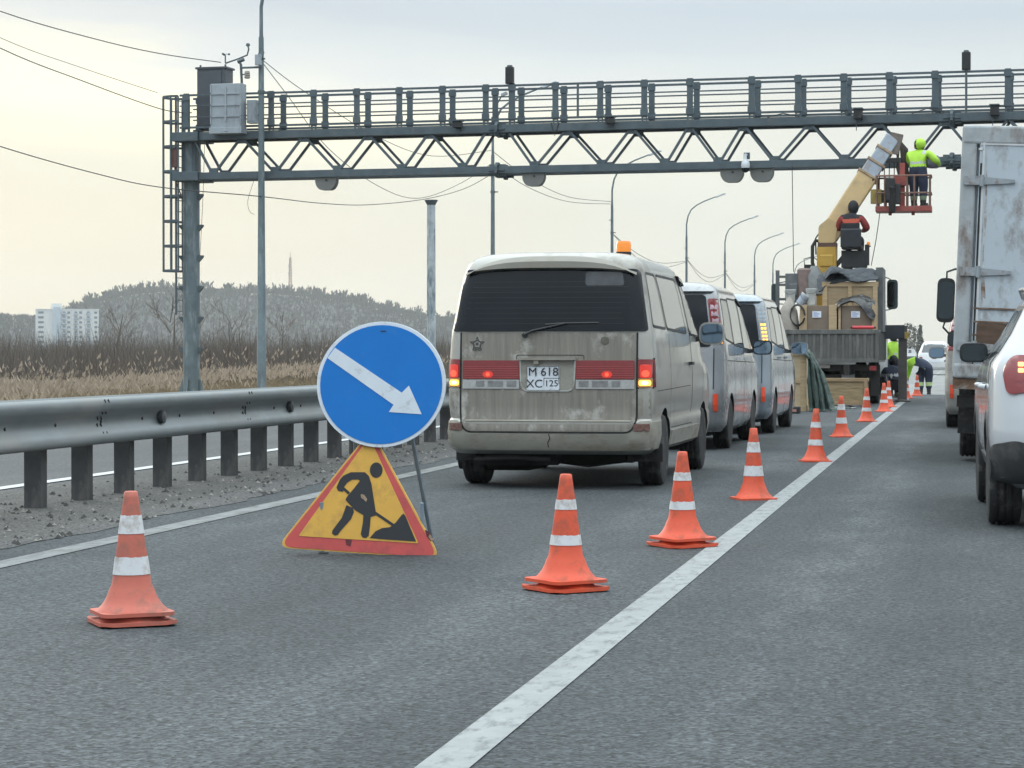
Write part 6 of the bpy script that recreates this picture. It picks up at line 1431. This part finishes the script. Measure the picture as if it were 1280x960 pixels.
# ================================================================== CONES
ORG = mat('cone_orange_red', (.66, .085, .034), .55, 0, .08, 6, dirt=((.30, .085, .05), .40, 7, (1, 1, 1))); ORF = mat('cone_faded_red', (.50, .125, .085), .6, 0, .08, 6, dirt=((.27, .12, .09), .42, 7, (1, 1, 1)))
BAND = mat('cone_white_band', (.62, .63, .64), .5, 0, .06, 10, dirt=((.33, .27, .23), .36, 11, (1, 1, 1)))
def cone(label, px, py, kind, rot=0, tw=0):
    """kind 0 single, 1 double base (two nested), 2 old faded double base, 3 single with dirty wide bands"""
    p = G(px, py-2); t = thing('traffic_cone', label, 'traffic cone', p, (R(((px*37) % 9-4)*.28), tw+R(((px*53) % 9-4)*.35), rot+R((px*17) % 40)), 'traffic cones along the lane line')
    c = ORF if kind == 2 else ORG; H = (.525 if kind in (1, 2) else .565); up = .045 if kind in (1, 2) else 0
    def r(z): 
        return .029+.074*(1-z/H)
    flare = [(.158, .012), (.150, .022), (.134, .036), (.119, .055), (.106, .080), (.097, .105)]
    pr = [(rr, z+up) for rr, z in flare]+[(r(z), z+up) for z in (.13, .2, .3, .4, .5, H)]+[(r(H)*.8, H+up+.004)]
    q = MB(); q.lathe(pr, 32); q.lathe([(r(H)*.6, H+up), (.001, H+up-.02)], 16) ; o = q.build('cone_body', c, t, smooth=50)
    def base(z, s, name):
        q = MB(); o_ = rpoly(rect(-s, -s, s, s), .05, 5); q.prism(o_, lambda u, v, d: (u, v, z+d+.012*math.cos(3.1*(u+v)/s)*(1 if name else 0)), 0, .016); n0 = len(q.v)
        k = 28; q.lathe([(s*.98, z+.017), (.14, z+.03), (.12, z+.05)], k); return q.build('base_plate', c, t, smooth=40)
    base(up+.0, .158, 0)
    if up: base(0, .168, 1)
    bands = {0: ((.175, .24), (.367, .43)), 1: ((.182, .234), (.356, .408)), 2: ((.172, .25), (.347, .428)), 3: ((.188, .272), (.377, .46))}[kind]
    rs = random.Random(int(px))
    for a, b_ in bands:
        q = MB(); n = 40; vs = []
        for k in range(n):
            an = 2*math.pi*k/n; j = (.006 if kind == 1 else .004)*rs.random()+(.02*max(0, 1-abs(((an+1.2) % 6.283)-3.3)*2.2) if kind == 2 else 0)
            for z in (a, (a+b_)/2, b_-j): rr = r(z)+.0025; vs.append((rr*math.cos(an), rr*math.sin(an), z+up))
        q.add(vs, [(k*3+i, ((k+1) % n)*3+i, ((k+1) % n)*3+i+1, k*3+i+1) for k in range(n) for i in range(2)]); q.build('reflective_band', BAND, t, smooth=60)
    return t
cone('faded red cone with torn white bands standing alone left of the road sign', 165, 782, 2, R(28), R(-1))
cone('nearest orange cone with double base in front of the van', 707, 740, 1, R(24))
cone('second orange double-based cone, at the right rear corner of the van', 853, 685, 1, R(20))
cone('dirty single-based cone with wide bands, third along the lane line', 942, 626, 3, R(10))
cone('clean bright cone touching the lane line, beside the silver minivan', 1019, 579, 0, R(15))
cone('wide-banded cone in front of the green tarpaulin', 1052, 548, 3, R(8))
cone('bright cone in front of the low plank crate', 1083, 529, 0, R(12))
cone('front cone of the pair near the truck rear corner', 1105, 516.5, 0, R(5))
cone('rear cone of the pair near the truck rear corner', 1110.5, 511, 0, R(5))
cone('cone in front of the outrigger leg', 1133, 500, 3, R(5))
cone('last cone, at the feet of the bending worker', 1146, 497, 0, R(9))
# ================================================================== ROAD SIGN
def road_sign():
    g = G(450, 692); Z0 = g.y; SC = 1.0
    t = thing('portable_road_sign', 'round blue arrow sign above a triangular roadworks sign on a folding stand', 'road sign', (g.x, g.y, 0), (0, 0, YAW*.4))
    k = 1/3*(P(451, 690, Z0).x-P(450, 690, Z0).x)                       # metres per pixel of the 3x enlargement
    zx0, zy0 = (450-340)*3, (692-390)*3
    c = lambda x, y: ((x-zx0)*k, (zy0-y)*k)
    lean = .12
    F = lambda u, v, d: (u, v*lean-d-.06, v)
    BLUE = mat('sign_blue', (.003, .155, .50), .45, 0, .05, 4, spec=.3, dirt=((.03, .17, .48), .22, 6, (1, 1, 1))); WHT = mat('sign_white', (.58, .63, .68), .45, 0, .05, 9, dirt=((.35, .37, .38), .22, 16, (1, 1, 1)))
    REDS = mat('sign_red', (.52, .075, .07), .5, 0, .08, 6, dirt=((.36, .07, .07), .3, 9, (1, 1, 1))); YELS = mat('sign_yellow', (.66, .37, .06), .5, 0, .07, 6, dirt=((.46, .26, .07), .3, 7, (1, 1, 1))); BLK = mat('sign_black', (.018, .02, .024), .5, 0, .1, 9); BACK = mat('sign_back_zinc', (.3, .31, .32), .5, .4)
    # triangle
    tri_o = rpoly([c(357, 487), c(20, 886), c(645, 921)], [.0, .09, .09], 6); tri_o = rpoly([c(368, 455), c(28, 884), c(634, 920)], [.03, .085, .085], 6)
    q = MB(); q.prism(tri_o, F, -.02, 0); tp = q.build('triangle_panel', [YELS], t, bevel=.003)
    inset = lambda f: [(p[0]*f+(1-f)*c(344, 760)[0], p[1]*f+(1-f)*c(344, 760)[1]) for p in tri_o]
    q = MB(); q.prism(inset(.965), F, .001, .003); q.build('red_border', REDS, tp)
    tri_i = rpoly([c(363, 480), c(109, 841), c(551, 864)], [.01, .012, .012]); q = MB(); q.prism(tri_i, F, .004, .006); q.build('yellow_field', YELS, tp)
    q = MB()
    q.prism([c(*p) for p in [(246, 664), (258, 636), (270, 622), (298, 609), (350, 609), (364, 622), (374, 650), (391, 745), (393, 764), (374, 770), (372, 800), (368, 838), (358, 846), (345, 844), (339, 832), (346, 790), (347, 764), (316, 746), (286, 716), (280, 708), (284, 700), (310, 668), (332, 640), (324, 635), (302, 636), (284, 648), (270, 668), (276, 672), (268, 680), (252, 677)]], F, .007, .009)
    q.prism([c(*p) for p in [(284, 728), (308, 738), (312, 752), (302, 778), (262, 824), (254, 836), (242, 838), (233, 831), (234, 820), (268, 774)]], F, .007, .009)
    q.prism([c(391+26*math.cos(a*.35)*.9, 601+28*math.sin(a*.35)) for a in range(18)], F, .007, .009)
    q.prism([c(*p) for p in [(272, 662), (296, 682), (290, 690), (266, 670)]], F, .0072, .0092); q.prism([c(*p) for p in [(388, 748), (462, 796), (456, 804), (384, 757)]], F, .0072, .0092)
    q.prism([c(*p) for p in [(372, 846), (392, 822), (416, 810), (446, 806), (466, 790), (486, 764), (494, 757), (502, 766), (522, 812), (542, 857), (450, 852)]], F, .007, .009)
    q.build('digging_worker_pictogram', BLK, tp)
    q = MB(); q.prism([c(*p) for p in [(336, 688), (348, 690), (360, 706), (356, 716), (346, 706), (338, 702)]], F, .0095, .0102); q.prism([c(*p) for p in [(592, 830), (606, 850), (598, 854), (586, 840)]], F, .0045, .0055); q.build('scuff_mark', mat('scuffed_paint', (.34, .24, .16), .8, 0, .4, 30), tp)
    q = MB(); q.prism([c(*p) for p in [(573, 815), (590, 822), (604, 852), (596, 856), (580, 838)]], F, .004, .0052); q.prism([c(*p) for p in [(282, 852), (306, 853), (302, 876), (286, 872)]], F, .004, .0052); q.build('dark_stain', mat('dark_stain', (.10, .02, .025), .7, 0, .4, 30), tp)
    # circle in front of the triangle's top
    C0 = c(405, 276); rx, ry = 238*k, 229*k
    F0 = F; F = lambda u, v, d: F0(u, v-14*k, d)
    q = MB(); o = circ(C0[0], C0[1], 1, 56); o = [(C0[0]+(u-C0[0])*rx, C0[1]+(v-C0[1])*ry) for u, v in o]; q.prism(o, F, .012, .028); rp = q.build('round_panel', WHT, t, bevel=.004)
    ins = lambda f: [(C0[0]+(u-C0[0])*f, C0[1]+(v-C0[1])*f) for u, v in o]
    q = MB(); q.prism(ins(.945), F, .029, .031); q.build('blue_field', BLUE, rp)
    q = MB(); q.prism([c(*p) for p in [(232, 142), (482, 306), (508, 280), (557, 384), (436, 376), (453, 350), (205, 180)]], F, .032, .034); q.build('white_arrow', WHT, rp)
    q = MB(); q.prism([c(*p) for p in [(400, 80), (420, 80), (420, 84), (400, 84)]], F, .032, .0335); q.build('bolt_slot', BLK, rp)
    q = MB(); q.prism(ins(1.0), F, .004, .011); q.build('panel_back', BACK, rp); F = F0
    # folding stand
    ST = mat('stand_bluish_steel', (.25, .32, .38), .45, .4, .15, 8)
    q = MB(); top = c(440, 300); 
    q.build('stand', ST, t) if False else None
    for a, b_ in ((c(505, 460), c(548, 742)), (c(300, 460), c(258, 742))):
        q = MB(); q.tube([(a[0], .12, a[1]), (b_[0], .55, .0)], .013, 8); q.build('stand_leg', ST, t)
    for x in (192, 560):
        u, v = c(x, 900); q = MB(); q.tube([(u, .0, .0), (u, v*lean-.03, .3)], .012, 8); q.tube([(u-.02, -.02, .004), (u+.04, -.02, .004)], .01, 6); q.build('stand_foot', ST, t)
    q = MB(); a, b_ = c(300, 470), c(505, 470); q.tube([(a[0], .1, a[1]), (b_[0], .1, b_[1])], .013, 8); q.build('stand_crossbar', ST, t)
road_sign()
# ================================================================== PEOPLE
LIME = mat('hi_vis_lime', (.42, .72, .06), .7, 0, .08, 9, bump=.3, bs=22); NAVY = mat('navy_work_cloth', (.022, .032, .062), .8, 0, .2, 9, bump=.3, bs=22); SKIN = mat('skin', (.42, .26, .19), .6, 0, .05, 20)
REFL = mat('reflective_tape', (.45, .47, .47), .4, .2, .05, 20); DKRED = mat('dark_red_cloth', (.25, .035, .03), .75, 0, .12, 9, bump=.3, bs=22); ORC = mat('orange_red_patch', (.50, .085, .045), .75, 0, .1, 9); GAIT = mat('pale_green_gaiter', (.22, .30, .20), .8, 0, .15, 12); BOOT = mat('black_boot', (.02, .02, .022), .6, 0, .2, 12)
GLOVE = mat('grey_glove', (.16, .17, .21), .8, 0, .1, 20); LIMEP = mat('pale_lime_band', (.40, .50, .22), .7, 0, .1, 20); BLKC = mat('black_cloth', (.02, .021, .026), .85, 0, .2, 9)
def person(label, loc, rotz, J, E, mats, over=None, group='road workers', lvl=2):
    """J: name -> (x, y, z, rx[, ry]); E: (a, b, material index); one continuous skinned body"""
    t = thing('person', label, 'person', loc, (0, 0, rotz), group)
    names = list(J); me = bpy.data.meshes.new('body'); me.from_pydata([J[n][:3] for n in names], [(names.index(a), names.index(b_)) for a, b_, _ in E], [])
    o = bpy.data.objects.new('body_skin', me); COL.objects.link(o)
    sk = o.modifiers.new('skin', 'SKIN'); sk.use_smooth_shade = True; sk.branch_smoothing = .6
    for i, n in enumerate(names):
        v = me.skin_vertices[0].data[i]; r = J[n][3]; v.radius = (r, J[n][4] if len(J[n]) > 4 else r); v.use_root = (n == 'pelvis')
    s = o.modifiers.new('sub', 'SUBSURF'); s.levels = s.render_levels = lvl
    bm_ = baked(o); COL.objects.unlink(o); bpy.data.objects.remove(o)
    bm_.name = 'body'; bm_.materials.clear()
    for m in mats: bm_.materials.append(m)
    segs = [(Vector(J[a][:3]), Vector(J[b_][:3]), mi) for a, b_, mi in E]; idx = []
    for p in bm_.polygons:
        c = p.center; best = (9, 0)
        for a, b_, mi in segs:
            d = b_-a; k = max(0, min(1, (c-a).dot(d)/max(1e-9, d.length_squared))); dist = (c-a-d*k).length
            if dist < best[0]: best = (dist, mi)
        mi = best[1]
        if over:
            q = over(c, mi); mi = mi if q is None else q
        idx.append(mi)
    bm_.polygons.foreach_set('material_index', idx); bm_.polygons.foreach_set('use_smooth', [True]*len(idx))
    b_ = bpy.data.objects.new('body', bm_); COL.objects.link(b_); b_.parent = t; return t
def glove(t, wrist, tip, up, m, curl=.5):
    """palm, four unequal fingers with a knuckle bend and a thumb leaving the side"""
    w, d = Vector(wrist), (Vector(tip)-Vector(wrist)).normalized(); s = d.cross(Vector(up)).normalized(); u = s.cross(d).normalized()
    q = MB(); q.bar(w-d*.03, w+d*.09, .095, .04, up=u)
    for k, (ln, o) in enumerate(((.075, -.036), (.088, -.012), (.082, .012), (.062, .036))):
        a = w+d*.085+s*o; b_ = a+d*ln*.55-u*.01*curl; c = b_+d*ln*.5*(1-curl*.6)-u*ln*.55*curl; q.tube([a, b_, c], [.012, .011, .009], 7)
    a = w+d*.025-s*.045; q.tube([a, a+d*.03-s*.03-u*.01, a+d*.065-s*.035-u*.03], [.014, .013, .010], 7)
    return q.build('glove', m, t, smooth=50)
def boots(t, feet, m=None, h=.16):
    for f, dr in feet:
        f = Vector(f); d = Vector(dr).normalized(); s = Vector((0, 0, 1)).cross(d)
        q = MB(); q.lathe([(.052, .05), (.058, .1), (.062, h)], 12, f); o = rpoly([(-.05, -.07), (.05, -.07), (.055, .1), (.03, .19), (-.03, .19), (-.055, .1)], .04)
        q.prism(o, lambda u, v, dd: f+s*u+d*v+Vector((0, 0, dd)), 0, .03); q.prism([(u*.9, v*.92) for u, v in o], lambda u, v, dd: f+s*u*(1-dd*2)+d*v*(1-dd*1.5)+Vector((0, 0, .03+dd)), 0, .065)
        q.build('boot', m or BOOT, t, smooth=45)
def hood(t, c, r, m, face=(0, 1, 0), extra=None, name='hood'):
    q = MB(); n, k = 20, 12; f = Vector(face).normalized(); s = f.cross(Vector((0, 0, 1))).normalized(); u = s.cross(f).normalized(); c = Vector(c)
    vs = []
    for i in range(k+1):
        th = math.pi*.80*i/k; z = -math.cos(th); rr = math.sin(th)
        for j in range(n): a = 2*math.pi*j/n; vs.append(c+f*z*r[1]+s*rr*r[0]*math.cos(a)+u*rr*r[2]*math.sin(a)*(1.06 if math.sin(a) > 0 else 1.18))
    mi = []
    q.add(vs, [(i*n+j, (i+1)*n+j, (i+1)*n+(j+1) % n, i*n+(j+1) % n) for i in range(k) for j in range(n)])
    if extra:
        for i, fc in enumerate(q.f):
            p = sum((Vector(q.v[j]) for j in fc), Vector())/len(fc)
            if extra(p-c): q.m[i] = 1
    o = q.build(name, m, t, smooth=60); so = o.modifiers.new('thick', 'SOLIDIFY'); so.thickness = .012; return o
def face(t, c, f=(0, 1, 0)):
    """eyes, nose, mouth and ears on the head inside the hood"""
    c = Vector(c); f = Vector(f).normalized(); s = f.cross(Vector((0, 0, 1))).normalized(); u = s.cross(f)
    q = MB(); q.tube([c+f*.088+u*.03, c+f*.112-u*.015, c+f*.098-u*.028], [.010, .016, .012], 7); q.build('nose', SKIN, t, smooth=60)
    q = MB()
    for k in (-1, 1): q.lathe([(0, -.008), (.009, -.004), (.009, .004), (0, .008)], 8, c+f*.090+s*.032*k+u*.018)
    q.build('eye', BLACKP, t); q = MB(); q.tube([c+f*.090-s*.022-u*.055, c+f*.096-u*.055, c+f*.090+s*.022-u*.055], .005, 5); q.build('mouth', mat('lip', (.32, .13, .11), .5), t)
# --- worker in the lift basket
wp = P(1147.5, 260, TY+5.05)
floor_z = P(1130, 262, TY+5.1).z+.065
A = dict(pelvis=(0, 0, .92, .17, .14), belly=(0, 0, 1.08, .175, .145), chest=(-.01, .02, 1.30, .20, .15), neck=(0, .03, 1.47, .075), head=(.02, .04, 1.60, .085, .095), crown=(.02, .04, 1.68, .06),
         shl=(-.19, .02, 1.39, .085), ell=(-.22, .14, 1.14, .075), wrl=(-.06, .34, 1.06, .05), shr=(.19, .03, 1.39, .09), elr=(.33, .08, 1.16, .085), wrr=(.30, .28, 1.05, .055),
         hpl=(-.09, 0, .86, .125), knl=(-.09, .02, .48, .092), anl=(-.085, 0, .12, .065), hpr=(.09, 0, .86, .125), knr=(.10, .03, .48, .092), anr=(.10, .01, .12, .065))
EE = [('pelvis', 'belly', 1), ('belly', 'chest', 0), ('chest', 'neck', 0), ('neck', 'head', 2), ('head', 'crown', 2), ('chest', 'shl', 0), ('shl', 'ell', 0), ('ell', 'wrl', 0), ('chest', 'shr', 0), ('shr', 'elr', 0), ('elr', 'wrr', 0),
      ('pelvis', 'hpl', 1), ('hpl', 'knl', 1), ('knl', 'anl', 1), ('pelvis', 'hpr', 1), ('hpr', 'knr', 1), ('knr', 'anr', 1)]
def ov_a(c, mi):
    if mi == 0 and 1.10 < c.z < 1.145 and abs(c.x) < .22: return 3
    if mi == 0 and c.x > .10 and c.z > 1.33 and abs(c.x-.14) < .035: return 3
    if mi == 1 and c.z > .97: return 0 if c.z > 1.02 else 1
    if mi == 1 and c.z < .27: return 4
t = person('worker in bright lime jacket and navy trousers standing in the red work basket', (wp.x, TY+5.05, floor_z), R(-22), A, EE, [LIME, NAVY, SKIN, REFL, GAIT], ov_a, lvl=3)
hood(t, (.02, .045, 1.615), (.112, .125, .135), [LIME, BLKC], extra=lambda p: p.x < -.035); face(t, (.02, .04, 1.61))
glove(t, (.30, .28, 1.05), (.20, .40, 1.03), (0, 0, 1), GLOVE); glove(t, (-.06, .34, 1.06), (.05, .40, 1.05), (0, 0, 1), GLOVE); boots(t, (((-.085, 0, 0), (-.1, 1, 0)), ((.10, .01, 0), (.15, 1, 0)))); t.scale = (1.28, 1.2, .95)
q = MB(); q.lathe([(.0, -.17), (.12, -.15), (.19, -.05), (.20, .04), (.15, .14), (0, .17)], 16, (0, 0, 0), 'Z'); o = q.build('grey_bag', mat('slate_bag', (.17, .17, .23), .8, 0, .2, 8), smooth=60); o.location = Vector((wp.x+.34, TY+5.15, floor_z+1.10)); tag(o, 'rounded slate-grey bag held at the right side of the basket worker', 'bag'); o.name = 'bag'
# --- crane operator on the raised seat
sp_ = P(1064, 300, TY+4.6)
B_ = dict(pelvis=(0, .02, .10, .17, .14), belly=(0, 0, .26, .17, .14), chest=(0, .02, .48, .20, .145), neck=(.01, .05, .64, .07), head=(.03, .09, .75, .085, .095), crown=(.03, .10, .83, .06),
          shl=(-.20, .02, .55, .09), ell=(-.31, .10, .30, .08), wrl=(-.16, .36, .25, .05), shr=(.20, .02, .55, .09), elr=(.33, .08, .30, .085), wrr=(.20, .36, .26, .05),
          hpl=(-.10, .06, .08, .12), knl=(-.13, .44, .06, .09), anl=(-.12, .50, -.34, .06), hpr=(.10, .06, .08, .12), knr=(.14, .44, .06, .09), anr=(.13, .50, -.34, .06))
def ov_b(c, mi):
    if mi == 0:
        if abs(c.x) < .19 and .40 < c.z < .50: return 3
        if abs(c.x) > .175 and c.z < .56: return 4
        if c.z < .2: return 0
t = person('crane operator in dark hooded jacket with red sleeves seated beside the boom', (sp_.x, TY+4.6, P(1065, 295, TY+4.6).z-.15), R(-6), B_, EE, [BLKC, BLKC, SKIN, ORC, DKRED], ov_b, lvl=3)
hood(t, (.03, .095, .765), (.115, .13, .145), BLKC); face(t, (.03, .09, .76)); glove(t, (-.16, .36, .25), (-.12, .48, .25), (0, 0, 1), GLOVE); glove(t, (.20, .36, .26), (.18, .48, .26), (0, 0, 1), GLOVE); boots(t, (((-.12, .50, -.48), (0, 1, 0)), ((.13, .50, -.48), (0, 1, 0))))
q = MB(); q.box((0, -.13, .26), (.40, .03, .3)); q.build('back_panel', BLKC, t, bevel=.01); t.scale = (1.14, 1.1, 1.12)
# --- worker bending over beside the outrigger, seen from behind
gb_ = G(1152, 493)
C_ = dict(pelvis=(.12, -.02, .86, .25, .23), belly=(-.08, .14, .95, .21, .18), chest=(-.34, .32, .93, .20, .15), neck=(-.50, .44, .84, .07), head=(-.58, .50, .76, .09), crown=(-.64, .54, .70, .06),
          shl=(-.44, .26, .88, .085), ell=(-.50, .34, .62, .07), wrl=(-.52, .46, .42, .05), shr=(-.30, .46, .88, .085), elr=(-.36, .56, .62, .07), wrr=(-.42, .60, .42, .05),
          hpl=(.02, .0, .76, .15), knl=(-.04, .10, .44, .115), anl=(-.02, .02, .13, .085), hpr=(.20, 0, .76, .15), knr=(.20, .10, .44, .115), anr=(.20, .02, .13, .085))
def ov_c(c, mi):
    if mi == 0:
        k = c.x
        if k < -.30: return 0
        if -.17 < k < -.14: return 3
        if k > -.06: return 1
    if mi == 1 and .24 < c.z < .35 and c.x > -.2: return 4
t = person('bending worker in navy trousers and yellow vest seen from behind beside the outrigger', (gb_.x, gb_.y, 0), R(0), C_, EE, [LIME, NAVY, SKIN, REFL, LIMEP], ov_c, lvl=3)
hood(t, (-.585, .505, .76), (.115, .12, .13), NAVY, face=(-.6, .5, -.6)); face(t, (-.58, .50, .76), (-.6, .5, -.6)); glove(t, (-.52, .46, .42), (-.53, .48, .30), (0, 1, 0), GLOVE); glove(t, (-.42, .60, .42), (-.43, .62, .30), (0, 1, 0), GLOVE); boots(t, (((-.02, .02, 0), (-.1, 1, 0)), ((.20, .02, 0), (.1, 1, 0))))
# --- standing worker behind the truck corner, and a crouching one in front of him
gs = G(1117, 497)
D_ = {k: list(v) for k, v in A.items()}
t = person('standing worker in lime jacket half hidden under the outrigger beam', (gs.x, gs.y, 0), R(35), {k: tuple(v) for k, v in D_.items()}, EE, [LIME, NAVY, SKIN, REFL, NAVY], ov_a, lvl=2)
hood(t, (.02, .045, 1.615), (.112, .125, .135), NAVY); face(t, (.02, .04, 1.61)); glove(t, (.30, .28, 1.05), (.20, .40, 1.03), (0, 0, 1), GLOVE); glove(t, (-.06, .34, 1.06), (.05, .40, 1.05), (0, 0, 1), GLOVE); boots(t, (((-.085, 0, 0), (-.1, 1, 0)), ((.10, .01, 0), (.15, 1, 0))))
gc = G(1119, 502)
E_ = dict(pelvis=(0, 0, .38, .17, .15), belly=(0, .08, .52, .17, .14), chest=(.0, .20, .72, .19, .145), neck=(.02, .28, .87, .07), head=(.04, .33, .97, .09), crown=(.04, .36, 1.05, .06),
          shl=(-.19, .22, .78, .085), ell=(-.24, .38, .56, .07), wrl=(-.12, .52, .42, .05), shr=(.19, .22, .78, .085), elr=(.26, .38, .56, .07), wrr=(.14, .52, .42, .05),
          hpl=(-.1, .04, .36, .13), knl=(-.17, .36, .44, .095), anl=(-.14, .12, .12, .07), hpr=(.1, .04, .36, .13), knr=(.17, .36, .44, .095), anr=(.14, .12, .12, .07))
def ov_e(c, mi):
    if mi == 0 and .60 < c.z < .66: return 3
    if mi == 1 and c.z < .22: return 4
t = person('crouching worker in dark hooded jacket between truck and outrigger leg', (gc.x, gc.y, 0), R(15), E_, EE, [NAVY, BLKC, SKIN, REFL, LIMEP], ov_e, lvl=2)
hood(t, (.04, .335, .975), (.115, .125, .135), BLKC); face(t, (.04, .33, .97)); glove(t, (-.12, .52, .42), (-.1, .62, .36), (0, 0, 1), GLOVE); glove(t, (.14, .52, .42), (.12, .62, .36), (0, 0, 1), GLOVE); boots(t, (((-.14, .12, 0), (-.1, 1, 0)), ((.14, .12, 0), (.1, 1, 0))))
